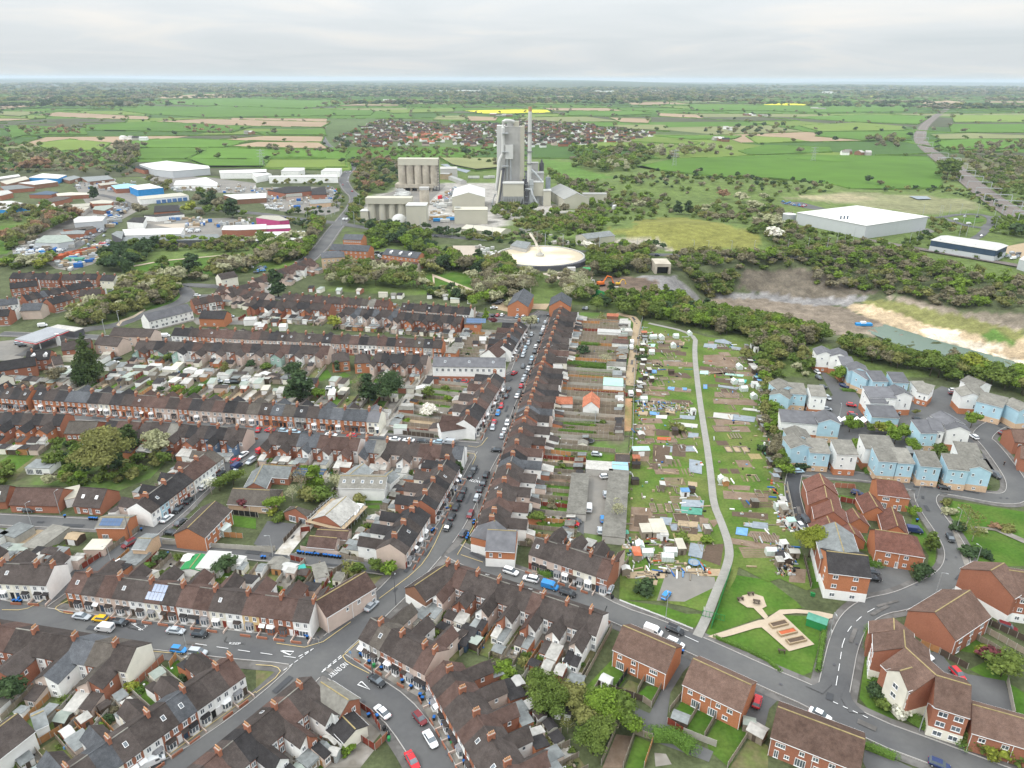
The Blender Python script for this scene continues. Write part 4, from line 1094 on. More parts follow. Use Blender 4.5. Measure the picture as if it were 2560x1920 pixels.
PAINTS=[(a,PP(s))for a,s in[
 (SCRUB,"O 860,0 900,420 800,560 2212,720 P 700,800 1300,840 2212,830 Q 900,800 2212,1080 2300,-20"),
 (SCRUB,"N -100,-80 2300,-80 2212,100 1400,200 700,60 -100,60"),
 (SCRUB,"N -100,420 700,430 500,640 -100,840"),(SCRUB,"N 800,800 2212,700 O 480,700 500,860 0,930 N 1900,1000 1500,1080 1600,1200 1100,1430 500,1430 1000,1080 1200,960"),
 (SCRUB,"O 600,560 1600,760 2212,800 P 0,950 700,1100 900,1200 U 2212,700 1400,700 850,620 0,640 O 2212,1260 1900,1180 600,1140 640,900 1400,950"),
 (GRS,"P 260,-10 520,20 640,90 880,150 700,180 270,100"),
 (OLIVE,"P 800,600 1000,530 1400,490 1800,540 2150,640 2140,740 1700,800 1420,800 1200,720"),(SCRUB,"P 830,560 1000,520 1100,560 900,620"),
 ((.30,.27,.22),"P 880,680 1300,700 1400,790 880,760"),((.19,.19,.10),"Q 100,330 600,280 1300,300 1800,360 1850,420 1350,480 700,380"),((.26,.23,.14),"Q 200,320 650,290 900,330 700,360"),
 ((.17,.17,.09),"S 1890,655 2212,660 2212,760 1990,760"),
 (SCRUB,"P 600,1000 900,930 L 0,-100 2300,-100 2212,560 M 2300,560 2212,700 1000,400 400,270 0,420 L 2212,600 2100,300 1500,130 900,0"),
 (GREYR,"P 1080,1010 1180,990 1400,1000 1660,1230 1640,1270 1500,1260 1300,1200 1100,1130"),(DIRT,"P 640,1080 860,1010 1100,1010 1250,1050 1300,1200 1100,1200 900,1180 680,1120"),
 ((.115,.085,.065),"P 900,1030 1050,1015 1250,1050 1250,1130 1000,1080"),
 ((.19,.155,.12),"P 1600,1240 1730,1190 2212,1190 Q 0,1215 500,1255 650,1280 1000,1420 M 1060,150 1240,220 1000,240 850,190 500,200 0,110 L 2212,120 1850,40 P 1660,1290"),
 (GREYR,"P 1700,1150 2212,1150 Q 0,1160 400,1180 640,1170 900,1190 660,1265 300,1250 0,1215 P 2212,1200 1760,1200"),
 (BEIGE,"Q 640,1265 800,1240 1100,1240 1500,1350 2212,1500 M 2300,100 2300,470 1700,310 1300,200 1000,110 700,-30"),
 ((.19,.19,.07),"Q 760,1225 1000,1210 1500,1290 2212,1450 M 2212,250 2000,260 1800,200 1400,120 1100,0 900,-60"),((.10,.18,.04),"M 1840,200 1930,140 2100,220 2120,280 1900,250"),
 ((.30,.25,.20),"Q 950,1180 1100,1170 2212,1420 2212,1480 1500,1310"),((.20,.17,.13),"Q 1100,1160 1700,1310 2212,1330 M 2300,60 2212,130 1500,0"),
 ((.62,.54,.43),"M 1100,150 1400,240 1300,130 1650,170 1650,240 2050,300 1900,340 2212,440 2212,470 1700,320"),((.62,.54,.43),"M 1400,170 1690,150 1660,210 1500,230"),
 ((.13,.11,.085),"Q 0,960 300,930 700,1050 1000,1150 400,1200 0,1160 P 2212,1150 1950,1100 2000,950"),
 (CONC,"O 930,350 1240,230 1500,230 1640,200 2212,200 P 340,380 480,440 400,470 100,480 O 2160,560 1760,640 1480,590 900,540"),
 ((.16,.155,.10),"S 1300,560 1500,540"),
 ((.11,.17,.035),"O 0,830 300,830 500,900 0,960 N 1900,1000 1500,1040 1140,940 1150,900 1400,860 1980,810 2212,800"),
 ((.10,.18,.03),"O 1340,1040 1520,990 1700,960 2020,1050 1930,1160 1860,1190 1500,1150"),
 (GRS,"N 0,570 390,550 200,660 60,810 0,820"),
 ]]
terrain()
# ---------------------------------------------------------------- roads, outermost first
MAIN=road("p 380,1960 W 400,1659 B -80,1080 300,760 600,450 F 1110,1400 1400,1090 1650,800 1790,560 1900,300 2040,60 K 2110,890 2230,640 L 60,540 130,330 200,150 250,30 U 650,690",8.0,pave=2.4,it=1)
S2=road("p -260,1480 A 0,130 600,225 1250,300 2000,390 B 380,440 560,500",8.6,pave=2.6,it=1)
SB=road("F 1700,960 1850,1035 2212,1190 H 330,1270 620,1360 C 900,130 1250,250 1650,420 2212,680 D 400,850 900,1130 1500,1350 2212,1620",6.6,pave=2.0,it=1)
S4=road("D 540,900 600,620 650,380 740,180 900,60 I 1150,1400 1380,1300 1600,1180 1650,1010 1560,830 1420,640 1340,500 1400,420 1600,440 2000,520 2150,500 2160,380 2040,200 1900,20 M 1830,1080 1940,980 2060,960 2300,1060",6.2,pave=1.8)
S4b=road("I 1480,440 1200,400 850,320 500,300 240,270",5.2,pave=1.2)
S4c=road("I 230,290 200,430 240,600 300,800",4.6,'asphalt_new',pave=0)
NE=road("B 640,540 760,620 950,760 1200,930 1400,1180 1560,1452 1640,1700",7.2,pave=2.2,it=1)
ORNG=road("J -150,880 500,890 1400,950 K 0,1010 600,1062 1100,1095 1900,1175 2080,1180",6.6,pave=1.8,it=1)
S6=road("E 330,1420 640,1200 960,1010 1200,880 1340,760 1500,640 1700,440 1900,270 2212,70 K 60,1030",6.4,pave=1.6,it=1)
S7=road("E -100,690 640,725 1250,755",5.2,pave=1.2,it=1)
AL1=road("E 1320,890 2212,1000 F 150,1010 780,1075 1180,1130",4.6,pave=0,it=1,name='lane')
AL2=road("F 220,1000 300,900 420,760 620,560 720,420",4.4,ZU,pave=0,kerb=0,it=1,name='lane')
AL3=road("K 1060,1075 1180,920 1300,760 1450,580 1560,470 1620,300 1700,230 1790,120",4.2,ZU,pave=0,kerb=0,it=1,name='lane')
K2=road("K 2160,600 2212,560 L 60,520",6,pave=1.5,it=0)
UP=road("K -2212,190 J 1500,245 K 0,262 1000,345 1520,378",5.6,pave=1.2,it=1)
UP2=road("O -500,1180 0,1165 700,1260 1250,1290 1800,1310 K 1900,20 2212,60 L 20,55 230,60",5.6,pave=1.0,it=1)
TRK=road("L 1180,100 1590,190 1575,350 1600,600 1640,900 1690,1200 1720,1440 H 1740,560 1810,720 1885,940 1860,1100 1770,1300 C 1680,160 1600,320",2.4,'pale_gravel',pave=0,kerb=0,it=2,name='track')
LN=road("L 900,15 1090,60 1070,240 1050,400 1015,640",4.6,Qy,pave=0,kerb=0,it=1,name='lane')
AR1=road("R 1390,590 1420,640 1520,665 1530,726 O 850,30 820,80 745,160 790,260 870,320 830,420 740,530 660,620 580,740 500,820 300,980",11,pave=1.5,it=2,terr=False)
AR2=road("O -700,400 0,460 300,500 700,545 900,580 1400,640 2212,710 P 700,800 1500,828 2212,828 Q 600,860",9,pave=1.2,kerb=0,it=1)
AR3=road("N -100,870 100,900 380,860 520,830 700,720 900,590 1000,500 1130,390 1000,330 860,300",7,pave=1,kerb=0,it=1)
AR4=road("N 2300,1120 1800,1090 1520,1075 1640,1150 1590,1220 1450,1275 1250,1330 1000,1440 J 700,150 400,270 200,380",6.5,pave=1.2,kerb=0,it=2)
AR5=road("Q 1300,500 1500,500 1640,470 1850,470 1940,510 1900,590 1760,580 1620,540 1500,500",7,pave=0,kerb=0,it=2)
AR6=road("Q 1900,500 2212,480 2400,480",8,pave=0,kerb=0,it=0);AR7=road("Q 1900,560 1860,640 1750,700 1700,760",7,pave=0,kerb=0,it=1)
RW=[]
patch('island',"Q 1650,510 1750,500 1860,515 1870,535 1780,548 1690,540",'lawn',.45)
# railways
def railway(s,w=9,gant=(),z=.9,emb=False):
 P=smooth(PTS(s),2);b=MB();ribbon(b,P,-w/2,w/2,z);struct(b.build('railway_bed','ballast'))
 b=MB()
 for o in((-w*.28,),(w*.28,)):
  for g in(-.72,.72):ribbon(b,P,o[0]+g-.1,o[0]+g+.1,z+.25)
 struct(b.build('railway_track','rail'));return P
RL=railway("S 1880,470 1790,530 1755,590 1775,630 1840,680 1900,726 Q 1560,10 1680,140 1800,240 1960,360 2130,470 2300,560",26)
RL2=railway("Q 200,575 400,620 900,705 1300,775 1700,840 2212,930 2400,970",9)
def gantry(p,rot,w=26,h=8):
 t=thing('railway_gantry','grey steel gantry spanning the railway tracks','gantry',(p[0],p[1],.9),rot)
 for s in(-1,1):cached('gantry_post',('gp',h),[Qh],lambda b:b.box(-.35,-.35,0,.35,.35,h),t,(0,s*w/2,0))
 cached('gantry_beam',('gb',w,h),[Qh],lambda b:b.box(-.3,-w/2,h,.3,w/2,h+.7),t)
for i in range(2,len(RL)-1,2):
 a,c=RL[i-1],RL[i+1];
 if 300<RL[i][1]<2000:gantry(RL[i],math.atan2(c[1]-a[1],c[0]-a[0]))
# ---------------------------------------------------------------- patches of ground near the camera
ALLP=[
 ('lawn',"C 950,0 1300,50 1500,120 1640,120 1620,200 1550,255 1050,60"),(Q6,"H 1340,1120 1750,1190 1760,1270 1490,1400 1250,1390"),
 ('lawn',"H 1890,1160 2212,1210 I 250,1400 300,1452 D 330,60 100,100 C 2212,130 1700,310 1680,290"),
 ('lawn',"C 1790,330 2130,210 2212,250 D 120,130 350,140 460,180 430,420 380,620 280,660 140,640 0,580 C 2212,520"),
 ('lawn',"C 590,800 860,520 880,560 960,640 990,680 900,790 740,760 690,830"),(QY,"C 930,790 1010,690 1110,730 1040,850"),('lawn',"C 1100,800 1170,740 1280,760 1180,890 1120,880"),('lawn',"C 1390,980 1480,860 1580,960 1500,1130 1400,1050"),('lawn',"C 1510,1110 1620,930 1760,1010 1660,1190"),('lawn',"C 1680,1190 1800,1000 1880,1040 2040,1130 1880,1452 1700,1300"),(QY,"C 1880,1452 2060,1180 2212,1260 2212,1452"),('lawn',"C 980,1452 1070,1180 1200,1230 1140,1452"),('soil',"C 780,1452 900,1160 1050,1180 950,1452"),(ZE,"C 1230,1320 1330,1330 1380,1420 1240,1440"),
 ('lawn',"D 840,500 920,250 900,650 1010,800 1020,900 1110,1050 1500,1180 1680,1240 1690,1290 1300,1170 1040,1060 870,940 790,850"),('lawn',"D 1700,300 1960,420 2200,560 2080,520 1660,440"),('lawn',"D 2050,700 2212,800 2212,1000 2140,980"),('lawn',"D 1740,600 1900,520 2100,680 2050,720 1900,680"),('lawn',"I 730,870 850,830 860,960 730,950"),('lawn',"I 600,470 750,500 740,540 610,520"),('lawn',"I 1260,560 1310,700 1450,960 1440,1130 1370,1160 1390,1000 1230,780"),('lawn',"I 330,1040 430,1060 460,1270 370,1290"),('lawn',"I 860,1030 960,1080 930,1120 860,1110"),
 ('lawn',"F 1180,400 1330,410 1330,450 1190,440"),('lawn',"F 840,490 1230,490 1230,540 860,550"),('lawn',"F 960,565 1190,560 1180,600 970,590"),('lawn',"F 770,850 890,850 890,890 760,880"),('lawn',"E 1490,1150 1560,1080 1620,1100 1540,1170"),('lawn',"F 370,1250 420,1090 540,1090 470,1200 400,1280"),(Qv,"F 460,1290 560,1110 760,1110 640,1240 560,1300"),(QY,"B 0,580 180,590 210,640 0,800"),(QY,"F 960,1200 1200,1150 1210,1190 1050,1290 1000,1280"),
 (Zs,"E 0,-100 700,-80 1500,120 1300,330 1000,450 640,400 0,380"),('lawn',"E 520,330 700,330 780,400 640,440"),('lawn',"K 330,480 430,460 500,560 360,560"),('lawn',"K 480,560 620,500 660,560 560,600"),('lawn',"K 650,600 760,520 820,550 700,600"),('lawn',"K 780,620 930,520 960,540 850,620"),('lawn',"K 880,640 1000,560 1050,570 940,640"),('lawn',"K 780,830 960,740 1020,760 900,840"),
 (ZE,"B 860,915 990,1000 1080,1150 1000,1250 820,1160 700,1000"),(ZE,"B 640,1160 830,1170 1020,1300 900,1452 400,1452"),(QY,"A 0,1000 200,900 500,1000 300,1300 0,1300"),
 ('lawn',"I 1500,510 2212,620 2212,1090 1760,1090 1690,900 1600,700 1540,640"),
 (QK,"C 1440,470 1570,530 1480,620 1370,800 1340,1010 1400,1160 1740,1310 1700,1400 1060,1160 930,940 1000,900 1190,980 1310,740"),
 (QK,"C 1960,950 2100,780 2212,700 D 80,870 10,940 -40,1150 -150,1200 C 2000,1020"),
 (QK,"D 1310,470 1480,440 1570,560 1720,640 2050,700 2130,1020 1760,900 1460,650"),
 (QK,"D 840,1260 1200,1430 1500,1560 900,1560 820,1400"),
 (QK,"I 880,1100 1180,1060 1250,1210 1360,1240 1100,1330 880,1400 840,1300"),
 (QK,"I 1780,160 2212,180 2212,330 2080,420 1950,60"),
 (Qv,"H 500,230 860,260 850,560 790,830 470,780 400,700 500,400"),(QK,"E 20,950 450,740 600,750 260,940 60,980"),
 (QK,"H 470,220 640,240 620,820 480,720"),(Qy,"E 90,920 380,740 430,745 130,950"),
 (QK,"F -20,900 100,700 400,730 230,920 150,970"),
 (QK,"M 420,480 640,620 760,700 800,760 1240,780 1500,640 1700,700 1640,830 1900,960 1900,1060 1700,1200 1200,1180 1000,1180 760,1100 600,1160 480,1100 600,1060 440,800 560,720 470,560"),
 ('lawn',"M 1930,1190 2000,1080 2060,1090 2050,1200"),
 (QY,"J 0,1380 300,1220 360,1220 230,1330 130,1452 0,1452"),('lawn',"E 0,190 120,110 350,100 250,180 130,270 0,280"),
 ('lawn',"E 1970,740 2000,650 2212,680 2212,770"),('lawn',"F -20,0 100,0 80,60 0,60"),
 (Zv,"L 750,750 1040,750 1030,1030 870,1040 730,1000"),(QY,"L 730,850 850,860 900,1000 1020,960 1020,1040 730,1030"),
 (Zs,"L 560,0 900,10 1080,70 1060,660 1040,750 1000,1190 H 1000,200 960,880 640,880 480,0 L 560,760"),
 ('lawn',"H 510,110 890,130 880,190 520,180"),(Qv,"K 1500,545 2000,560 1880,640 1430,630"),
 (Qy,"U 170,620 320,590 310,690 170,660"),(Qy,"U 520,620 670,620 640,670 510,665"),(QK,"U 120,720 560,700 560,790 150,780"),
 (ZA,"O 1700,740 1900,740 1960,860 2150,920 2100,960 1900,870 1720,830"),(ZA,"P 240,980 500,960 700,1010 640,1110 500,1080 380,1020"),
 ('lawn',"N 1140,930 1160,900 1400,860 1980,815 2212,810 O 0,830 80,835 60,880 N 2000,960 1700,1000 1500,1000 1300,1000"),
 ('lawn',"O 1340,1040 1520,985 1560,1010 1900,1140 1860,1190 1480,1110"),('lawn',"O 1560,1000 1720,965 2010,1050 1920,1120"),
 ('lawn',"N 0,570 390,552 200,655 60,812 0,818"),('lawn',"N 1010,1410 1250,1290 1560,1130 1570,1180 1480,1260 1200,1350 1100,1440"),
 (Qv,"J -60,260 130,240 330,200 640,210 500,300 230,360 180,420 -60,420"),(Qv,"N 780,160 1100,220 1300,380 860,620 480,860 130,870 100,760 500,560 760,400 640,220"),
 (Qv,"N 1240,520 2000,500 2212,560 2212,700 1900,700 1100,700 1100,560"),(Qv,"N 380,870 900,700 1100,720 800,900 620,960 480,940"),
 (Qv,"O -20,240 660,230 740,300 720,440 600,480 200,440 0,360"),
 (Qv,"N 1150,120 1800,150 2212,200 2212,300 1500,260"),(Qv,"Q 860,700 1140,690 1450,620 1380,590 1000,640 850,670"),
 (ZA,"N 1330,560 1740,540 1720,580 1500,590"),(Qv,"J 1640,50 2212,40 2212,110 1700,110"),(Qv,"O 880,540 1240,600 1480,600 1800,640 2160,570 2180,540 1480,480 1500,360 1640,220 1540,200 1300,230 1140,290 1000,330 1100,480"),
 (Qy,"Q 1990,760 2300,700 2300,860 2100,830"),(QK,"Q 80,340 160,330 500,420 400,430 120,380"),
 ]
ALLP.sort(key=lambda a:a[0]!=Zs)
for a in ALLP:
 if a[0]==Q6:patch('hardstanding',a[1],Qv,.125)
 elif a[0]==Zv:patch('bare_earth',a[1],a[0],.19)
 elif len(a[1].split())>3:patch({'lawn':'lawn',QK:'road_surface',Qv:'yard',Zx:Zx,Zs:'soil',Zv:'soil',Q6:'hardstanding',Qy:'path',ZA:'yard',QY:'lawn'}.get(a[0],'yard'),a[1],a[0])
patch('path',"C 1690,320 1850,270 2130,180 2212,170 2212,235 2100,250 1900,310 1760,345",Q5,.26)
patch('path',"C 2200,165 2230,250 D 130,130 240,120 350,125 520,170 555,160 560,130 440,105 240,85 100,90",Q5,.264)
patch('path',"D -20,170 130,135 400,390 180,450 0,290 -60,240",Q5,.267)
patch('path',"H 1950,1400 1990,1350 2080,1330 2170,1360 2190,1420 C 2200,60 2160,80 2030,70 1970,30",Q5,.268)
patch('path',"C 2080,70 2160,80 2212,150 2190,180 2130,120",Q5,.271)
patch('path',"O 1520,985 1560,1000 1900,1130 1930,1150 1920,1160 1540,1015 1545,1080 1520,1130 1530,1060",Q5,.30)
patch('path',"N 1005,1430 1040,1390 1150,1350 1250,1290 1260,1300 1160,1365 1060,1400 1030,1440",Q5,.30)
patch('path',"N 1150,915 1400,870 1960,820 1960,826 1400,878 1160,925",Q5,.30)
patch('path',"I 1780,750 2000,770 2212,860 2212,900 2100,850 1960,790 1780,765",ZE,.30)
patch('path',"I 1560,700 1620,720 1750,1100 1700,1100",ZE,.29)
kerbs()
# yellow lines and road markings
Y='line_yellow'
for s in["A 20,95 210,97 330,40 430,-20","A 480,85 500,60 590,15","A 480,85 540,120 680,138","B 180,385 500,430 820,200","F 1065,1380 1400,1130 1520,960 1620,740","B 750,495 900,360","B 750,495 790,550 980,645","B 0,570 180,580 225,640 0,815","A 1410,1385 2212,800","F 1740,1000 1870,780 1900,700","F 1770,1000 1960,1065","F 1870,220 1910,130 1820,118","K 2000,1090 1930,1180 1830,1165","A 1290,450 1600,480"]:line(s,.15,Y)
for s in["A 1690,388 2212,465","B 40,468 160,485","B 240,495 380,515"]:line(s,.14,dash=(3,2.5))
line("B 240,620 500,430",.14,dash=(1.2,.8));line("B 370,500 490,435",.2,dash=(1,.8));line("B 570,635 760,490",.22,dash=(1,.8));line("B 580,620 750,478",.16,dash=(1,.8))
line("A 1100,245 1160,215 1280,235 1220,272 1110,250",.12);line("A 1140,215 1240,272",.12);line("A 1940,370 1960,330",.1);line("A 1940,372 2150,395",.1,dash=(1,1));line("C 820,60 760,210",.12)
line("D 560,890 860,1030",.16,dash=(1.3,1));line("D 585,750 610,600 640,400",.14,dash=(2.5,1.5));line("D 640,400 690,260 830,130 930,75",.14,dash=(2.5,2.5));line("C 1490,320 1610,375",.14)
line("A 1100,245 1160,215 1280,235 1220,272 1110,250",.12,sm=0);line("A 1940,370 1960,330",.1);line("A 1940,372 2150,395",.1,dash=(1,1));line("C 820,60 760,210",.12)
patch('road_surface',"D 320,752 400,742 448,716 478,680 492,640 550,740 470,820",QK,.405);patch('road_surface',"D 690,700 700,800 724,870 770,930 840,990 700,980 630,860",QK,.405)
# give-way triangles
for s in("B 212,450 328,456 298,486 212,450","B 912,715 985,785 880,742 912,715"):line(s,.28,sm=0)
# words painted on the road
def road_text(txt,at,size,rot,m='line_white',sx=1,sy=1):
 cu=bpy.data.curves.new('road_lettering','FONT');cu.body=txt;cu.size=size;cu.align_x='CENTER';cu.align_y='CENTER';cu.offset=.0
 o=bpy.data.objects.new('tmp',cu);COL.objects.link(o);dg=bpy.context.evaluated_depsgraph_get();me=bpy.data.meshes.new_from_object(o.evaluated_get(dg));bpy.data.objects.remove(o)
 me.materials.clear();me.materials.append(MATS[m]);q=link('road_lettering',me,None,(at[0],at[1],.42),rot);q.scale=(sx,sy,1);return struct(q)
a,c=PTS("B 755,570 650,650");rt=math.atan2(c[1]-a[1],c[0]-a[0])
road_text('NO ENTRY',PTS("B 710,612")[0],1.0,rt,sx=1.0,sy=2.1)
a,c=PTS("A 1980,385 2080,390");road_text('KEEP',PTS("A 2030,388")[0],1.0,math.atan2(c[1]-a[1],c[0]-a[0]),sx=1.3)
a,c=PTS("F 1880,380 1915,345");road_text('SLOW',PTS("F 1895,365")[0],1.5,math.atan2(c[1]-a[1],c[0]-a[0])-1.57,sx=1,sy=1.6)
# patched tarmac and drain covers
rr=random.Random(9);b=MB();c_=MB()
for P,w,k,pv,i in ROADS:
 if w<4 or P is TRK:continue
 Q=resample(P,4)
 for q,q2 in zip(Q,Q[1:]):
  if math.hypot(*q)>420:continue
  a=math.atan2(q2[1]-q[1],q2[0]-q[0]);ca,sa=math.cos(a),math.sin(a)
  if rr.random()<.16:
   l,v0=rr.uniform(1.2,7),rr.uniform(-w/2+.4,w/2-1.6);v1=v0+rr.uniform(.5,1.5);z=.392
   b.q([(q[0]+u*ca-v*sa,q[1]+u*sa+v*ca,z)for u,v in((0,v0),(l,v0),(l,v1),(0,v1))],rr.choice([0,0,1]))
  if rr.random()<.10:
   v0=rr.choice([-w/2+.3,w/2-.7,rr.uniform(-1,1)]);c_.q([(q[0]+u*ca-v*sa,q[1]+u*sa+v*ca,.396)for u,v in((0,v0),(.7,v0),(.7,v0+.5),(0,v0+.5))])
struct(b.build('road_repair',['asphalt_new',ZS]));struct(c_.build('drain_covers',Qs))
# ================================================================ TERRACES  (front lies to the right of a->b)
R1=row('in the long terrace above the parked yellow car','E 645,1140 F 515,1392','OPPPWCRWPCWYRRW','rbrbbrbrrbbrrrb',garden=15,wcols='PRPWP',shop=14,wl=3.6)
t=thing('solar_array','bank of blue solar panels on the cream house in the long terrace','solar panels',(R1[0][0],R1[0][1],0),R1[2]);b=MB()
for r_ in range(2):
 for k in range(5-r_):
  x=5*R1[3]+.2+k*.95+r_*.9;y0=-3.9+r_*1.75;y1=y0+1.65;q_=lambda y:7.85+(y)*2.7/TW+.26;b.q([(x,y0,q_(y0)),(x+.88,y0,q_(y0)),(x+.88,y1,q_(y1)),(x,y1,q_(y1))])
b.build('solar_panel','solar',t)
bld('white_house','white rendered house with big blank gable at the bottom left corner',Qu,"A -260,1290 150,985",'W','b',8,5,7.8);bld('white_house','small white wing with grey roof at the bottom left corner',Qu,"A 270,1010 380,960",'W','f',5,3.6,5)
bld('corner_house','long pink rendered corner building with blank street wall beside the silver car',Qu,"F 520,1392 945,1142",'P','r',7.6,5.2,7.9,f=[(6,3.3,.8,1),(9.5,3.3,1,1.2),(14,3.3,1,1.1),(14,.9,1,1.2),(18.5,3.3,1,1.1),(18.5,.9,1,1.2)],e1=[(1.5,3.3,.9,1.1)])
row('in the terrace at the bottom left edge','A 1180,408 -360,165','CRWRWRRWR','bgsbbbrbb',garden=13,wcols='CRWRWRPP',wl=5.4,extp=.9)
row('in the bottom left diagonal terrace','A 380,1595 2000,492','CCCRWRRWWW','sbsbbbsbbr',garden=13,wcols='WPRC')
row('in the terrace below the NO ENTRY road words','B 480,660 A 1960,1340 1300,1790'.split(' A ')[0]+' A 1330,1775','RRWRWRWRWRR','bbrbbkbrbbb',garden=9,wcols='RWWCR',wl=5,extp=.9)
bld('corner_house','brick corner house with grey slates beside the NO ENTRY road words',Qu,"B 560,712 800,868",'R','e',5.6,4.8,6.8,e1=[(-1.2,2.9,1.0,1.2),(1.0,2.9,1.0,1.2)],f=[(3,3.2,.9,1)])
bld('house_extension','cream lean-to building behind the brick corner house',Qu,"B 640,900 860,1120",'C','k',5.5,3.0,4.2)
row('in the corner terrace facing the black saloon car','B 990,152 1560,448','WGRRPP','bgbbbr',garden=8,wcols='PPRW',wl=5.5)
row('in the terrace curving down past the maroon car','B 1620,520 C 190,1790','RRRORWRRWRRR','rbrbbrbbbrbb',garden=12,wcols='RPWRW',extp=1.0)
row('in the terrace backing onto the modern brick homes','C 790,128 F 1650,1065','WWPRWRWPRWRRPP','bbbbbrbbbbbbrb',garden=13,wcols='WWPRWPR',wl=5.2,extp=.9)
bld('corner_building','brown brick corner building with white lower wall by the dark lamp post',Qu,"F 1640,1080 1370,1262",'V','b',7.5,4.6,7.2,base='W',f=[(-3,3,.8,1)],bk=[(3,3.2,.9,1)])
row('in the short terrace between the white cars and the garages','H 205,838 885,1052','PPPRCCR','bbbbbbr',garden=8,wcols='RPCW',wl=5)
bld('corner_shop','orange brick corner shop with smooth grey hipped roof and white ground floor','shop',"V 270,585 765,612",'O','n',10,5.6,8.8,hip=(0,0),base='W',bh=2.9,f=[(1.5,3.5,.9,1.3),(4,3.5,.8,1.3),(8.5,3.5,1.2,1.3),(8.5,.9,2.4,1.5)])
bld('corner_shop','rear part of the grey roofed corner shop along the main street','shop',"V 268,600 400,425",'O','n',10.5,5.55,8.75,hip=(4.6,0),base='W',bh=2.85,e0=[(-1.5,3.5,1,1.3)])
# the two sides of the main street
def rev(s):return s
row('on the lower main street near the slate shop','L 118,900 F 2035,690','RRRRRRRRRRRRRRRR','rbrbbrksbbrbbrbb',garden=20,wcols='WWPWRW',wl=4.8)
row('on the middle main street right side','L 268,430 L 122,880','RRRRRRRRRRRRRRRRRR','rbbkbbrbbkrbbrbsbb',garden=33,wcols='WWPPCW',wl=4.8)
row('on the upper main street right side','U 775,640 L 275,412','ROROROROROROROROROR','bbrbbkbbrbbbkbbrbbb',garden=33,wcols='PWPCPW',wl=4.8)
row('on the left of the main street near the gravel bend','F 1155,895 1385,560','PPPPWP','bkkbkk',garden=12,wcols='PPW',wl=5.5,extp=.9)
row('on the left of the main street below the side road','F 1425,520 1655,155','RWRRCRR','kbbkbbk',garden=11,wcols='PRCP',wl=5.0)
row('in the terrace behind the flat-roofed white workshop','K 1800,1158 950,1098','WRPPPPPRR','sbrrbbbes',garden=7,wcols='WPPPPRO',wl=4.2)
row('in the terrace by the red van','K 905,1088 125,1030','WRRWRCRWR','rrrrssbbb',garden=9,wcols='WRORWCRR',wl=4.2)
row('in the long orange terrace','J 328,660 K 1085,852','OOOOOPCOOOOPPOPPPPPPOOOGOOOOOC','kbksskbkbrrrbrkbrkbgbsgkbssssn',garden=24,wcols='RORPR')
row('in the orange terrace at the left edge','J -320,622 282,668','OOOOOOOO','kkbkkbkb',garden=20,wcols='ORO')
row('in the dark-roofed terrace below the orange terrace','J 2135,1008 1235,945','PRRDRRPRRPR','bbkkbkbebb',garden=9,wcols='ROORDR',wl=5)
row('beside the detached brick block on the left','J 1220,950 930,930','RRR','rrk',garden=8,wcols='RRP',wl=5)
row('in the terrace at the left edge below the orange one','J 565,880 -230,860','RRRORRWRR','kbkbkkbkb',garden=14,wcols='ROWOR',wl=5.5)
row('in the white and coloured terrace climbing the side street','E 1180,545 1825,75','WBPRPWWWG','bkkkkrrrg',garden=7,wing=1,wcols='PRW',front='flat',wl=4)
row('at the left edge beside the big blank white gable','E -420,1045 470,1085','CRCCCW','bbkbbb',garden=9,wcols='WP',wl=4.5)
row('in the upper long terrace','J 1510,132 K 1620,240','WWOOOPPPPPPPWPPPRWPOPWWPPOOOGO','kkbrrrrbbrbkbbgbbkrbrkbrkrbgkb',garden=12,wcols='RWP',wl=3.5)
row('in the upper terrace showing its backs','K 640,292 J 1190,245','PRPWPRPWPRWRPPWPPTRP','rbbkrbbkrbbkbrkbbkbb',garden=25,wcols='WPRPT',wl=5)
row('beside the tall pink blank gable','K 1490,375 1030,350','PRRPRRR','bkbkkkb',garden=22,wcols='PRPR',wl=5)
for a,l in(("K 650,352 800,340",'left'),("K 850,362 985,355",'right')):
 bld('semi_detached_house',f'orange brick semi-detached pair with hipped brown roof, {l} of two behind long lawns',Qu,a,'O','b',9.5,5.2,8,hip=(2.5,2.5),bk=[],f=[(2,3.3,1.5,1.2),(6,3.3,1.5,1.2),(2,.8,2,1.5),(6,.8,2,1.5)],chim=(3,))
bld('new_terrace','white rendered new terrace with smooth grey roof and red brick base',Qu,"K 1535,390 2155,398",'W','n',9,7.6,10.2,base='R',f=wins("K 1535,390 2155,398",10,12,(.3,5.2),1.2,1.5),bh=2.9,sky=3)
row('left of the main street above the side road','K 1795,930 2065,520','WWRWWRWRW','rkkrbbrbk',garden=27,wcols='WPR',wl=5)
bld('corner_house','white rendered corner house with red-brown gabled roof by the side road',Qu,"K 1580,955 1790,925",'W','r',7,4.6,6.6,e0=[(1,3,.8,1)],f=[(2,.8,.9,1.2)])
row('on the upper main street left side','L -80,290 L 62,75','WPWWRWPWR','kbksbkrbk',garden=24,wcols='WPR',wl=4.6)
bld('gabled_house','white rendered house with wide blank gable above the grey-roofed new terrace',Qu,"K 2010,325 2120,240",'W','r',9,5.0,8.5)
row('in the far terrace below the round tree line','O 235,1152 1160,1212','PPPPPPOORRRRWWRR','bbrbbrbbbrbbgerr',garden=9,wcols='P',wl=3,front='flat')
row('in the far terrace with orange backs','O 655,1242 -40,1200','RROWRROROORR','rbbkkbbbkbkb',garden=12,wcols='ROWOR',wl=4.5)
row('in the far terrace nearest the meadow','O 1265,1232 1862,1275','RPPPPPRPRWW','bkbbkbkbkbk',garden=10,wcols='P',wl=3,front='flat')
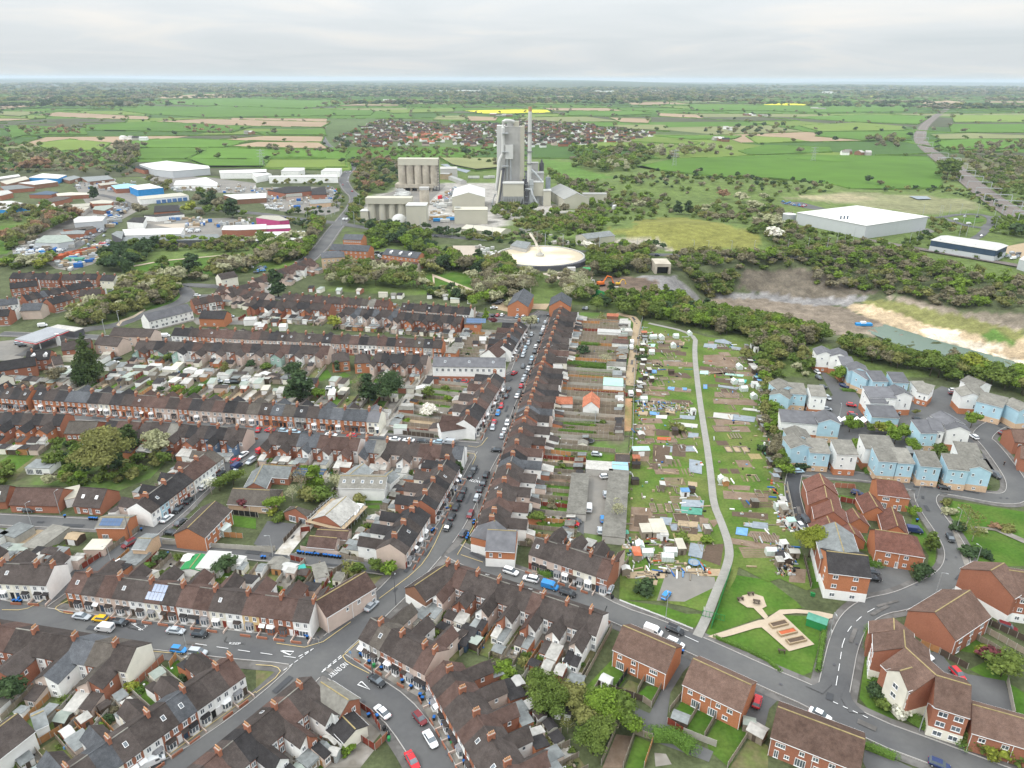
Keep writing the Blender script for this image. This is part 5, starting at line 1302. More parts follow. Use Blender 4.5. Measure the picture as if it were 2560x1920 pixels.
row('in the far double-gabled terrace','O 1235,1302 760,1270','RPWPPPWRP','sbbskbsbb',garden=12,wcols='PWPRP',wl=5)
row('in the far terrace with orange double gables','O 1785,1350 1235,1312','RPPRRORRR','bkbkbkbkb',garden=10,wcols='ORPOR',wl=5)
row('in the terrace stepping up to the pale brick flats','O 470,845 -30,1030','WPPPPPPWPPP','rrbrrrbrrrb',garden=7,wcols='PWP',wl=4,front='flat')
row('in the terrace left of the big dark conifer','O 110,1150 N 1900,1080','PPPRPPRP','brbrbbrb',garden=7,wcols='P',wl=4)
row('above the far side street on the left','N 2212,1050 1960,1110','PPRP','rbbb',garden=6,wcols='P',wl=3)
row('in the white dormered terrace','N 1240,1330 1620,1240','WWWWWWWWW','nnnnnnnnn',garden=5,wing=0,front='flat',chim=0,rz=8.4)
row('by the far left junction','N 1650,1200 1900,1160','RRWR','rbrb',garden=6,wcols='RW',wl=4)
for nme,a,c,r in(('nearest the scrapyard','N 110,970 530,985','RRRRRRR','kkbkkbk'),('in the dark-roofed estate row','N 80,1060 320,1035','RRRRR','kkkkk'),('with the small lawn in the left estate','N 545,985 850,980','RRWRR','bbkbk'),('in the left estate second row','N 560,1085 770,1040','RRRRR','kkkkk'),('stepping up the left estate','N 190,1165 560,1090','RPRRPRRR','kbkskbkb'),('in the left estate lower row','N 400,1200 590,1150','RRRR','kkkb'),('at the left estate corner','N 690,1120 880,1110','RRR','bbb'),('at the far left edge','N -200,1225 150,1185','WPPW','rbss'),('by the caravan at the left edge','N -200,1300 90,1285','RPR','kbk')):
 row(nme,a,c,r,garden=6,wcols='RPW',wl=4,front='flat')
bld('detached_house','cream detached house with dark roof by the small trees',Qu,"N 890,990 1005,995",'C','k',8,5.2,8,f=[(2,3.2,1,1.1),(6,3.2,1,1.1)],chim=(1,-1))
bld('detached_house','buff house with slate and brown gabled roof beside the cream house',Qu,"N 1080,1005 1215,1005",'N','b',8,5.2,8,f=[(2,3.2,1,1.1)])
bld('apartment_house','buff rendered house with grey roof at the left estate',Qu,"N 200,1240 370,1235",'P','s',9,5.2,8)
bld('pub','white and brick pub with gabled roof by the junction car',Qu,"N 1880,985 2020,960",'C','b',9,5.6,8.4,f=[(3,3.3,1,1.1)])
for lab,a,w_,r_ in(('brick house with dormers beside the fuel station','J 235,345 440,330','R','k'),('brick terrace end at the left edge below the fuel station','J -60,440 300,385','R','k'),('brown roofed house behind the fuel station canopy','J 530,262 780,232','R','b'),('beige house with low roof beside the fuel station','J 860,205 1060,225','P','b'),('white gabled house left of the big conifer','J 440,385 520,370','P','b'),('brick house at the left edge with white rear wing','J 20,540 -120,520','C','k')):
 bld(Qu,lab,Qu,a,w_,r_,8.5,5.2,8,f=wins(a,8,3,(.9,3.3)),dormer=(3,8)if 'dormers' in lab else(),chim=(2,))
bld('long_house','long beige rendered block with climbing ivy',Qu,"J 985,135 1335,150",'P','b',9,5.4,8,f=wins("J 985,135 1335,150",8,5,(.9,3.3)))
bld('white_house','white block with dark roof at the end of the upper long terrace',Qu,"J 2110,60 2212,55",'W','w',6,3,3,kind='flat')
bld(ZL,'orange brick house with dark roof above the car park',Qu,"J 1745,-10 1960,-5",'O','k',9,4.6,7.4,f=[(3,.9,1,1),(8,.9,1,1)])
# middle-left individual houses
bld('brick_block','red brick detached block with plain roof on the left',Zo,"J 600,945 850,945",'R','g',9,5.6,8.2,f=wins("J 600,945 850,945",8,5,(.9,3.4)),chim=())
bld(QW,'long brick bungalow with brown roof and attached white garage',QW,"E 140,412 545,420",'R','r',9,2.9,6.2,f=[(3,.9,2,1),(9,.9,2,1)])
bld(Q4,'pale flat roofed garage with white wall beside the bungalow',QQ,"E 560,470 690,440",'W','c',8,2.9,2.9,kind='flat',f=[(1,.3,2.2,2)])
bld(QW,'brick bungalow with rooflights at the left edge',QW,"E -200,410 80,395",'R','g',8,2.9,6,sky=2)
bld(Qu,'brick house with two rooflights and grey flat dormer',Qu,"E 695,408 925,425",'R','b',9.5,2.9,6.6,f=[(1.5,.3,.9,2),(3.8,.9,1.4,1),(5.5,.3,.9,2),(8,.9,1.4,1)],sky=2)
bld('solar_house','orange brick house with a bank of solar panels',Qu,"E 870,668 1120,672",'O','e',6.5,4.6,5.9,kind=ZF,f=[(2.3,.2,1.8,2.0)],solar=(.8,7.5))
bld('pale_extension','open-topped pink rendered yard building beside the solar house','building',"E 760,905 930,905",'P','c',5,2.4,2.4,kind='flat')
bld('semi_row','orange brick row with long brown roof and white conservatory',Qu,"E 1620,762 1860,530",'O','b',9.5,5.0,7.6,f=wins("E 1620,762 1860,530",7.6,5,(.6,3.3),1.2,1.1),e0=())
bld('conservatory','white framed conservatory on the orange brick row','conservatory',"E 1880,760 1950,710",ZO,ZO,3.5,2.4,2.9)
bld('brick_barn','small grey slated brick building on the lane corner','building',"E 1195,850 1310,855",'N','f',7,4.2,5.2)
bld('grey_flat_garage','flat roofed grey garage below the small brick building',QQ,"E 1080,1000 1240,1030",Qg,'f',6,2.4,2.4,kind='flat')
bld('green_striped_outbuilding','long outbuilding with bright green and white roof sheets',QR,"E 1735,985 1640,1110",QV,Qw,5.5,2.3,2.9)
bld('white_outbuilding','long flat white outbuilding with two roof vents',QR,"E 1905,965 1790,1115",QV,'w',6.5,3.0,3.2,kind='flat')
bld('white_garage','white flat roofed garage right of the long white outbuilding',QQ,"E 2060,1000 2000,1070",QV,'w',5,2.5,2.5,kind='flat')
for a,l in(("E 265,205 470,210",'with three white doors'),("E 20,780 -200,900",'at the left edge')):
 bld(Q4,f'grey roofed garage block {l}',QQ,a,QV,'f',6,2.4,2.4,kind='flat',f=[(1.6,.1,2.2,2),(4.6,.1,2.2,2),(7.6,.1,2.2,2)])
bld(Q4,'long grey concrete garage block beside the brown track',QQ,"E 530,745 260,935",Qg,'e',6,2.4,2.4,kind='flat')
bld(Q4,'weathered garage block left of the brown track',QQ,"E 230,730 60,830",Qg,'f',6,2.4,2.4,kind='flat')
bld(ZM,'long white workshop with five rooflights',ZM,"F 735,310 1130,318",'W','e',8.5,4.6,6.4,sky=5,e1=[(-1,2,1.2,1.5)])
bld(ZM,'grey roofed workshop wing behind the white workshop',ZM,"F 810,300 930,205",'G','f',7,3.8,5.6);bld('workshop_wing','small gabled wing joined to the white workshop',ZM,"F 1100,330 1180,265",'W','f',5,4.2,5.6)
bld('unfinished_house','roofless red brick house under construction with bare timber roof','house under construction',"F 600,650 780,490",'R','l',9.5,2.9,5.4,chim=())
bld(QW,'brown roofed bungalow with conservatory among the bushes',QW,"F -200,420 170,440",'N','g',9.5,2.8,5.4,hip=(0,2),f=[(12,.8,2,1.1)])
bld('double_garage','hipped roof double garage with grey door',QQ,"F 340,590 400,540",'R','g',9,2.7,5.2,hip=(0,2.5),e0=[(-2,.1,2.4,2),(1.6,.1,2.4,2)])
bld(QW,'dark roofed bungalow bending round a courtyard',QW,"F 60,215 310,230",'R','f',7.5,2.8,5.0,f=[(4,.8,2,1.1),(8,.8,1.5,1.1)]);bld('bungalow_wing','dark roofed bungalow wing left of the courtyard',QW,"F -20,370 60,215",'R','f',7,2.8,5.0)
bld(QR,'navy roofed garden room by the birch trees',QR,"F 335,265 440,270",'N',QC,4.5,2.5,2.9)
bld(QR,'second navy roofed garden room right of the birch trees',QR,"F 490,270 590,275",'N',QC,4.5,2.5,2.9)
bld(QW,'pink rendered bungalow with brown roof behind the row of blue bins',QW,"F 465,830 700,850",'P','r',5,2.5,4.2,e1=[(0,.7,1,1.2)])
bld(QW,'low brown roofed outbuilding with grey hatch above the pink bungalow',QW,"F 530,775 800,790",'P','r',5,2.3,3.4)
bld(Q4,'long flat grey garage block inside the car park',QQ,"H 590,290 555,640",Q6,'e',5.8,2.5,2.5,kind='flat')
bld(Q4,'long mossy garage block on the right of the car park',QQ,"H 925,260 878,840",Q6,'e',6.6,2.5,2.5,kind='flat')
bld(Q4,'three pale garages at the top of the car park',QQ,"H 640,215 870,230",Q6,'l',6,2.5,2.5,kind='flat');bld(QQ,'blue roofed garage at the corner of the car park',QQ,"H 868,215 1000,222",QN,'u',5,2.5,2.8)
bld(QR,'red brick outbuilding with brown roof above the car park',QR,"H 895,120 1015,125",'R','b',6,2.6,3.9,f=[(4.5,.9,1.4,1)])
bld('annexe','white annexe with bright orange roof behind the main street',Qu,"L 375,735 520,735",'W','o',6,2.9,4.6,f=[(2,.8,1.3,1)]);bld('annexe','bright orange gabled annexe with skylit garage',Qu,"L 685,775 690,690",'W','o',6.5,2.8,5.4)
bld('long_outbuilding','white outbuilding with glazed end by the brown lane',QR,"L 870,235 1010,245",'W','r',6,2.6,3.4);bld('pale_outbuilding','large pale blue flat roofed outbuilding by the brown lane',QR,"L 790,600 960,610",'W',Zg,9,2.8,2.8,kind='flat')
for a,l,r,w_ in(("L 740,160 940,170",'white strip roofed outbuilding','w','W'),("L 930,85 1025,90",'white garage at the lane head','l','W'),("L 945,155 1035,155",'pale grey garage below the lane head','l','G'),("L 820,445 985,455",'wide grey garage by the blossom tree','e','W'),("L 925,335 1005,340",'brown garage beside the lane','e','V'),("L 870,525 950,530",'grey garage above the pale blue roof','f','G'),("L 820,25 920,30",'shed with bright red roof by the nursery frames','o','V')):
 bld(QQ,l,QQ,a,w_,r,5.5,2.5,2.5,kind='flat')
bld('gable_house','orange brick gabled house with grey roof and solar strip beside the shingle yard',Zo,"U 395,590 450,490",'O','s',11.5,6.4,10,e0=[(0,1,1.2,1.2),(0,4,1.2,1.2)]);bld('gable_house','tall orange brick gabled house with grey roof at the street end',Zo,"U 760,590 775,520",'O','s',12,6.4,10,e0=[(2.5,1.5,1.2,1.2)])
bld('solar_house','orange brick house with blue solar panels at the lane head',Qu,"K 1805,50 1945,52",'O','s',8.5,4.8,6.8,solar=(1,12),f=[(6,3,1.3,1)]);bld(ZL,'square orange brick house with hipped grey roof by the gravel lane',Qu,"K 1650,300 1740,305",'O','e',7.5,4.8,6.4,hip=(2.5,2.5),f=[(2,3,1,1),(5,3,1,1)])
# pale flats, brick flats by the main junction
bld(QX,'buff brick flats with pale grey hipped roof',Zo,"O 560,790 760,780",'N','s',16,9.5,12.5,hip=(5,4),f=wins("O 560,790 760,780",12,5,(1,4,7)));
for a,l,b_ in(("O 770,640 930,645",'topmost by the junction',None),("O 660,725 990,740",'middle, with the front gable',None),("O 1130,765 1430,800",'lower, with white stair towers',None)):
 bld(QX,f'three storey orange brick flats with grey roof, {l}',Zo,a,'O','s',12,8.6,11.6,f=wins(a,11.6,8,(1,3.8,6.6)),dormer=(6,14,22)if 'lower' in l else())
row('in the short row below the orange flats','O 960,848 1130,858','WRRW','rrrr',garden=0,wing=0,front='flat');row('in the pink short row below the orange flats','O 1130,865 1405,885','PRPRPPP','rrrrrrr',garden=0,wing=0,front='flat')
bld('grey_hall','dark flat roofed hall half hidden in the trees','building',"O 1100,625 1300,640",'G','f',30,4,4,kind='flat')
# ---------------------------------------------------------------- modern homes on the right
MB_='m'
t1="C 960,222 1415,418";t=bld('brick_semi_row','modern orange brick row with brown roof, upper of the two beside the lane',Qu,t1,'O','m',9.6,5.1,8.3,f=[(1.8,3.2,1.1,1.1),(5.2,3.2,1.1,1.1),(10,3.2,1.9,1.1),(15.5,3.2,2,1.1),(2,.2,1.9,2.1),(5.2,.9,1.2,1.1),(9.5,.2,2,2.1),(15.5,.2,2,2.1)])
t2="C 1565,508 2068,738";t=bld('brick_semi_row','modern orange brick row with brown roof beside the bright red car',Qu,t2,'O','m',9.6,5.1,8.3,f=[(1.8,3.2,1.1,1.1),(4.6,3.2,1.1,1.1),(8,3.2,1,1.1),(10.5,3.2,1.2,1.1),(14,3.2,1.1,1.1),(17,3.2,1.1,1.1),(3.3,.2,2,2.1),(7,.2,2,2.1),(9.7,.9,1.2,1.1),(13.7,.9,1.2,1.1),(16.3,.2,2,2.1)])
t3="D 85,925 838,1208";t=bld('brick_semi_row','modern red brick row with long brown roof at the bottom edge',Qu,t3,'R','m',9.8,5.1,8.3,f=[(2,3.2,1.9,1.1),(6,3.2,1,1.1),(8.5,3.2,1.2,1.1),(11.5,3.2,1.2,1.1),(14,3.2,1,1.1),(18,3.2,2,1.1),(1.5,.2,.9,2),(6,.2,2,2.1),(9,.9,1.2,1.1),(11.5,.9,1.2,1.1),(14.5,.2,2,2.1),(3.5,.9,1,1)])
bld('brick_row','red brick row with brown roof at the bottom right corner',Qu,"D 1765,905 2500,1110",'R','m',9,5.1,8,f=[(2,3.2,1.3,1.1),(6,3.2,1.3,1.1),(11,3.2,1.3,1.1)])
fl=[(1.6,6.0,1.6,1.3),(1.6,3.4,1.6,1.3),(1.6,.8,1.5,1.2)]
def flats(lab,ab,e0=(),e1=(),fw=(),hip=(0,0),wd=11):
 L=LEN(ab,11);f=[(u*L,z,1.7,1.3)for u in fw for z in(6.0,3.4,.8)]
 return bld(QX,lab,Zo,ab,'R','m',wd,8.0,11.2,base='C',bh=2.7,f=f,e0=e0,e1=e1,hip=hip)
flats('north wing of the curved brick flats facing the small park',"D 1172,262 1186,412",fw=(.3,.8));flats('middle wing of the curved brick flats with cream gabled entrance',"D 1188,414 1450,652",fw=(.12,.85));flats('south wing of the curved brick flats by the round hedge',"D 1452,654 1752,742",fw=(.3,.75))
bld('flats_tail','lower brown roofed tail of the curved brick flats at the north end',Zo,"D 1085,160 1090,262",'R','m',9,7.0,9.6)
bld('entrance_gable','cream gabled entrance tower of the curved brick flats',Zo,"D 1140,615 1245,585",'C','m',5.5,8.6,11.0,e0=[(0,6.2,1.4,1.2),(0,3.8,1.4,1.2)])
bld('brick_house_block','brick block with plain gable facing the curved flats',Qu,"D 1442,108 I 1745,1300",'R','m',11.5,5.4,9.2,f=wins("D 1442,108 I 1745,1300",9.2,3,(.3,3.2),1.4,1.6),e0=())
bld(QX,'three storey brick flats with white base behind the plain gable',Zo,"I 1925,1130 2040,1065",'R','m',13,8.2,12,base='W',f=[],e0=());bld(QX,'brick and white flats wing at the right edge',Zo,"I 2030,1120 2450,1180",'R','m',12,7.8,11,base='W',f=wins("I 2030,1120 2450,1180",11,5,(.8,3.4,6)))
for k,(a,l)in enumerate((("I 445,288 486,385",'topmost'),("I 488,400 508,500",'second from the top'),("I 540,518 565,620",'third from the top'),("I 508,660 540,735",'lowest'))):
 bld('stepped_house',f'russet roofed brick house in the stepped row beside the lane, {l}',Qu,a,'R','x',9.0,5.0,8.2,e0=[(2,3,1,1)],f=[])
bld('semi_detached_house','orange brick semi-detached pair with russet roof by the road bend',Qu,"I 940,333 1215,365",'O','x',9,5.1,8.2,hip=(0,3.5),f=[(2.6,3.3,2,1.1),(6,3.3,.9,1.1),(2.2,.2,2,2.1),(5.6,.9,.9,1),(7,.1,.9,2),(9.2,.2,2,2.1)])
bld('semi_detached_house','long orange brick house with russet roof and pink porches',Qu,"I 925,775 1345,838",'O','x',9.6,5.1,8.4,hip=(0,4),f=[(3.4,3.3,1.3,1.1),(8,3.3,1.2,1.1),(11.6,3.3,1.3,1.1),(1.6,.1,.9,2.0),(3.4,.9,1,1),(6,.1,.9,2),(8,.9,1,1),(11.2,.9,1.3,1.2)])
for a,l in(("I 870,450 945,580",'by the small grey shed'),("I 1068,580 1120,745",'wide one behind the dark blue car'),("I 730,590 790,680",'small one by the white sheet'),("I 695,720 750,815",'small one above the dark roofed flats')):
 bld(QQ,f'russet roofed brick garage, {l}',QQ,a,'O','x',6.6,2.6,5.0,f=[])
bld(QX,'long flats with dark ribbed roof and white side wall',Zo,"I 578,712 655,968",'R','f',10,7.6,10.6,base='W')
t5="I 505,962 862,1003";bld(QX,'three storey orange brick flats with dark slate roof and small gabled dormers',Zo,t5,'O','k',10.5,8.2,11.0,base='W',bh=2.9,f=[(u,z,1.3,1.15)for u in(1.9,6.8,11.8)for z in(.9,3.7,6.5)],e0=[(-2,3.6,1,1.2),(-2,6.2,1,1.2)])
bld(ZL,'brick house with white garage doors at the right edge',Qu,"M 2100,1010 2400,1030",'R','m',9,5.1,8,f=[(2,3.2,1.2,1.1)]);bld(ZL,'lower brick house at the right edge beside the white garages',Qu,"M 2190,1150 2400,1190",'R','m',9,5.1,8,e0=[(0,.1,2,2)])
# blue and white estate: (crop points of ridge, wall, storeys, label)
EST=[("M 470,300 495,335",'C','n',7,8.6,'nearest the lane top'),("M 605,305 625,365",'C','n',7.5,8.6,'beside the dark car under the link'),("M 605,385 720,390",'C','n',8,7.8,'in front of the second white one'),("M 765,430 790,480",'B','n',9,8.4,'backing onto the thicket'),("M 735,505 830,480",'B','n',8,7.4,'with the low gable'),("M 850,510 980,512",'B','n',8.5,7.8,'left of the flat link roof'),("M 1030,520 1165,525",'B','n',8.5,7.8,'right of the flat link roof'),
("M 105,585 155,625",'B','e',9.5,8.4,'at the left end of the estate'),("M 140,650 110,690",'B','e',9,7.2,'lower one at the left end'),("M 170,612 305,620",'B','e',8.5,7.8,'behind the left gable'),("M 345,632 475,640",'C','e',8,8.4,'beside the parked silver car'),("M 820,645 1050,650",'C','n',8,8.2,'long one in the middle'),("M 835,690 975,695",'C','n',8,7.2,'with the lower middle roof'),("M 1110,640 1160,680",'C','n',8,8.6,'tall one with the brown base'),("M 850,805 1080,815",'B','n',8.5,5.4,'low one by the red cars'),
("M 1230,600 1340,600",'C','e',9,5.6,'low one near the thicket, left roof'),("M 1340,615 1440,640",'C','e',10,5.6,'low one near the thicket, right roof'),("M 1780,570 1830,590",'C','e',8,8.6,'rear one at the right'),("M 1700,620 1800,620",'C','e',8,8.2,'middle one at the right'),("M 1720,650 1760,690",'C','e',8,7.8,'front one at the right'),("M 1850,690 2075,745",'B','l',9,7.8,'wide one at the right'),("M 2140,755 2230,800",'B','e',9,8.2,'at the right edge'),
("M 95,842 430,870",'C','n',8,7.0,'long low one with four square windows'),("M 490,845 540,925",'B','n',8,8.2,'with the tall gable beside the white awning'),("M 1240,935 1380,935",'B','n',8.5,7.8,'with the slanting grey roof'),("M 1375,915 1480,925",'C','n',8.5,8.2,'right of the slanting grey roof'),("M 1520,870 1600,920",'C','n',8,8.8,'tall one in the right cluster'),("M 1600,920 1650,980",'C','n',9,8.4,'with the broad gable in the right cluster'),
("M 240,990 290,1060",'B','e',9,8.6,'upper left of the front rank'),("M 245,1065 290,1120",'B','e',9.5,8.4,'gabled one at the front left'),("M 325,1090 495,1100",'B','e',8.8,7.8,'beside the front left gable'),("M 545,1105 720,1112",'C','e',8.8,8.4,'in the front left group'),
("M 790,1062 1045,1075",'C','l',8,8.2,'behind the front blue pair'),("M 900,1160 1055,1168",'B','l',8.8,8.2,'left of the front pair'),("M 1060,1175 1200,1182",'B','l',8.8,7.8,'right of the front pair'),("M 1265,1198 1440,1212",'B','l',9,8.0,'single one in the front rank'),("M 1500,1225 1675,1240",'B','l',9,8.0,'next to last in the front rank'),("M 1600,1120 1800,1140",'C','l',8,8.4,'behind the next to last front one'),("M 1770,1235 1830,1330",'B','l',10,8.0,'last gabled one by the road bend')]
for a,w_,r_,wd,ez,l in EST:
 wk='W' if w_=='C' else w_;L=LEN(a,ez+1.6);A,B=PTS(a,ez+1.6)[:2];short=abs(B[1]-A[1])>abs(B[0]-A[0]);r_='e' if r_=='l' else r_
 f=[]if short else[(L*.3,ez-2.3,.8,.9),(L*.3,ez-4.9,.8,.9),(L*.72,ez-2.9,.7,1.7),(L*.3,.9,1.0,.8),(L*.75,.9,.8,.8)]
 if 'four square' in l:f=[(L*k,3.6,.9,.9)for k in(.08,.25,.44,.86)]
 e0=[(1.2,ez-2.3,.8,.9),(-1.5,ez-4.9,.7,1.7),(0,.9,1,.8)]
 A,B=PTS(a,ez+1.6)[:2]
 if short:
  mx,my=(A[0]+B[0])/2,(A[1]+B[1])/2;q=8.0/max(L,.1)/2;wd=min(wd,7.6);dx,dy=(B[0]-A[0])*q,(B[1]-A[1])*q;A,B=(mx-dx,my-dy),(mx+dx,my+dy)
  if A[1]>B[1]:A,B=B,A
 else:
  wd=min(wd,7.2);q=wd/2/L;dx,dy=(B[0]-A[0])*q,(B[1]-A[1])*q;A,B=(A[0]+dy,A[1]-dx),(B[0]+dy,B[1]-dx)
 bld('modern_house',f"{'light blue' if w_=='B' else 'cream white'} clad modern house {l}",Qu,[A,B],wk,r_,wd,ez,ez+1.6,base='N' if w_=='B' else 'O',bh=2.5,f=f,e0=e0,ov=.35,lod=1,kind=ZF if short else 'mono',trim=1)
for a,l in(("M 510,345 550,350",'at the lane top'),("M 980,580 1025,585",'between two blue houses'),("M 300,680 350,685",'at the left group'),("M 1040,715 1095,720",'by the tall brown based house'),("M 1760,745 1815,750",'beside the wide blue house'),("M 2040,820 2100,825",'near the right edge'),("M 490,1190 545,1195",'in the front left group'),("M 1205,1190 1250,1195",'after the front pair'),("M 1510,1010 1560,1020",'in the right cluster'),("I 1435,220 1480,225",'after the single front house'),("I 1690,240 1740,245",'before the last gabled house')):
 bld('carport_link',f'flat dark roofed carport link {l}','carport',a,'K','f',5,5.6,5.6,kind='flat')
print('HOUSES',NH[0])
# ================================================================ WORKS, WAREHOUSES, FIELDS
def HT(c,x,yb,yt):
 p=GT(c,x,yb);tgt=cpx(c,x,yt)[1];lo,hi=0,200
 for _ in range(30):
  m=(lo+hi)/2
  if proj(p[0],p[1],m)[1]>tgt:lo=m
  else:hi=m
 return lo
WK=GT('T',1350,860)
def wx(x,ref=None): # world x of a T-crop column at a given depth y
 y=ref if ref is not None else WK[1];c=cpx('T',x,860);d=ray(*c);return d.x/d.y*y
def wz(yy,y=None,x=1350):
 y=y if y is not None else WK[1];d=ray(*cpx('T',x,yy));return CH+d.z/d.y*y
def tbox(t,name,x0,x1,yt,yb,m,y0,dep,ref=None):
 b=MB();z1,z0=wz(yt,y0),max(0,wz(yb,y0));b.box(wx(x0,y0)-t.location.x,y0-t.location.y,z0,wx(x1,y0)-t.location.x,y0-t.location.y+dep,z1,bottom=True);return b.build(name,m,t)
Y0=WK[1]
T=thing('preheater_tower','tall grey cement works tower with wide white duct bending over its top','tower',(wx(1340,Y0+20),Y0+20,0),0)
tbox(T,'tower_shaft',1283,1405,192,820,QM,Y0+20,18);tbox(T,'side_shaft',1216,1283,182,820,QE,Y0+22,16);tbox(T,'side_shaft',1405,1440,190,820,Ql,Y0+19,17)
tbox(T,ZP,1300,1345,150,192,QE,Y0+26,8);tbox(T,ZP,1350,1395,145,192,Ql,Y0+24,9);tbox(T,ZP,1420,1440,178,192,Ql,Y0+24,6)
tbox(T,'duct_box',1285,1348,345,462,QE,Y0+13,7)
def ttube(t,name,pts,r,m,y,n=12):
 b=MB();b.tube([(wx(a,y+dy)-t.location.x,y+dy-t.location.y,wz(bb,y+dy))for a,bb,dy in pts],r,n);return b.build(name,m,t,smooth=False)
ttube(T,'main_duct',[(1352,150,8),(1320,142,6),(1285,140,4),(1268,150,2),(1265,200,0),(1266,300,0),(1265,420,0),(1245,455,0),(1232,500,0),(1225,600,0),(1212,725,0)],1.9,QE,Y0+16)
for x in(1300,1330):ttube(T,'down_pipe',[(x,462,0),(x,640,0)],.7,Qh,Y0+15,8)
for yy in(245,400,520):tbox(T,'platform',1255,1310,yy,yy+5,Qh,Y0+11,9)
S=thing('chimney_stack','very tall slim grey chimney with rusty brown tip','chimney',(wx(1482,Y0+10),Y0+10,0),0)
zt=wz(22,Y0+10);z2=wz(62,Y0+10)
b=MB();b.cyl(0,0,0,z2,2.35,1.9,16);b.build('shaft',QE,S);b=MB();b.cyl(0,0,z2,zt,1.9,1.75,16);b.build('chimney_tip','stack_tip',S)
for yy in(240,400,500):
 b=MB();z=wz(yy,Y0+10);b.cyl(0,0,z,z+.5,3.6,3.6,12);b.build('platform',Qs,S)
F=thing('steel_frame','dark steel lattice frame beside the cement tower','steel frame',(wx(1452,Y0+24),Y0+24,0),0)
b=MB();ztp=wz(185,Y0+24)
for sx in(-2,2):
 for sy in(-2,6):b.box(sx-.25,sy-.25,0,sx+.25,sy+.25,ztp)
k=0
while k<ztp-4:
 b.box(-2,-2,k,2,6,k+.35);b.box(-2.1,-2.2,k+1.2,2.1,-2.05,k+1.4);k+=5.5
b.build('lattice',Qs,F)
FB=thing('filter_house','cream filter house on hopper legs in front of the tower',Zl,(wx(1350,Y0),Y0,0),0)
tbox(FB,'filter_box',1265,1437,672,775,Ql,Y0,12);tbox(FB,'flat_roof',1262,1440,660,672,QE,Y0-.5,13)
b=MB();z0=wz(775);x0_,x1_=wx(1268)-wx(1350),wx(1434)-wx(1350)
for k in range(4):
 a=x0_+(x1_-x0_)*k/4;c_=x0_+(x1_-x0_)*(k+1)/4;m_=(a+c_)/2
 b.loft([[(a,0,z0),(c_,0,z0),(c_,10,z0),(a,10,z0)],[(m_-.5,4,z0-8),(m_+.5,4,z0-8),(m_+.5,6,z0-8),(m_-.5,6,z0-8)]])
b.build('hopper',Qh,FB)
b=MB()
for k in range(5):
 a=x0_+(x1_-x0_)*k/4
 for yy in(0,10):b.box(a-.3,yy-.3,0,a+.3,yy+.3,z0)
b.build('leg',Qh,FB)
def tb(name,label,x0,x1,yt,yb,m,dy,dep,roof=None):
 y=Y0+dy;t=thing(name,label,Zl,(wx((x0+x1)/2,y),y,0),0);tbox(t,'wall',x0,x1,yt,yb,m,y,dep)
 b=MB();z=wz(yt,y);w=(wx(x1,y)-wx(x0,y))/2;b.box(-w-.4,-.4,z+.002,w+.4,dep+.4,z+.7);b.build('roof',roof or QE,t);return t
tb(Zz,'dark grey plant block behind the chimney',1498,1602,585,870,QM,30,20,Zj);tb('silo_block','dark round-topped silo block behind the chimney',1500,1555,500,700,QM,52,14,Zj)
t=tb('bagging_tower','cream tower box on thin legs right of the chimney',1517,1600,658,770,Ql,8,10)
b=MB()
for sx in(-5,5):
 for sy in(0,9):b.box(sx-.3,sy-.3,0,sx+.3,sy+.3,wz(770,Y0+8))
b.box(-1.2,3,0,1.2,5,wz(740,Y0+8));b.build('leg',Qh,t)
tb(Zz,'squat cream plant box beside the bagging tower',1602,1665,728,865,Ql,4,11)
t=thing('blue_grey_silo','narrow blue-grey ribbed silo above the squat plant box','silo',(wx(1638,Y0+18),Y0+18,0),0);b=MB();b.cyl(0,0,0,wz(612,Y0+18),2.7,2.7,14);b.build('silo_wall',Qt,t);b=MB();b.cyl(0,0,wz(612,Y0+18),wz(598,Y0+18),1,.8,8);b.build('vent',Ql,t)
t=thing('dark_silo','slim dark silo behind the chimney','silo',(wx(1582,Y0+60),Y0+60,0),0);b=MB();b.cyl(0,0,0,wz(490,Y0+60),2.6,2.6,14);b.cyl(0,0,wz(490,Y0+60),wz(462,Y0+60),1.5,.7,10);b.build('silo_wall',Qs,t)
for pts,l in(([(1495,545,10),(1540,590,10),(1585,645,10)],'right of the chimney'),([(1450,710,4),(1500,715,2),(1510,760,0),(1560,850,0)],'at the foot of the chimney'),([(1200,755,5),(1175,830,2),(1160,915,0)],'left of the conveyor')):
 t=thing('pipe','grey slanting duct pipe '+l,'pipe',(wx(pts[0][0],Y0),Y0,0),0);ttube(t,'pipe_run',pts,1.1,Qh,Y0,8)
t=thing('conveyor','steep dark conveyor gallery climbing to the cement tower','conveyor',(wx(1240,Y0-8),Y0-8,0),0)
ttube(t,'gallery',[(1208,935,0),(1235,760,12),(1268,540,26)],2.0,Qs,Y0-10,4);ttube(t,'belt_cover',[(1200,935,-2),(1227,760,10),(1255,560,24)],1.1,Ql,Y0-10,6)
rq=random.Random(4)
for k in range(9):
 x=1445+rq.uniform(0,70);y=Y0+rq.uniform(2,26);yt=rq.uniform(560,800)
 t=thing('plant_block','dark steel and concrete plant block beside the chimney foot',Zl,(wx(x,y),y,0));z=wz(yt,y);w=rq.uniform(1.2,2.6);b=MB();b.box(-w,-w,0,w,w,z,bottom=True);b.build('casing',rq.choice([Qs,QM,Qh,QM]),t);b=MB()
 zz_=4
 while zz_<z:b.box(-w-.5,-w-.5,zz_,w+.5,w+.5,zz_+.3);zz_+=6
 b.build('platforms',Qh,t)
b=MB()
for k in range(14):
 z=k*6.2+4;x0,x1=wx(1283,Y0+20)-T.location.x,wx(1440,Y0+20)-T.location.x;b.box(x0,-.25,z,x1-3.5,.02,z+.22)
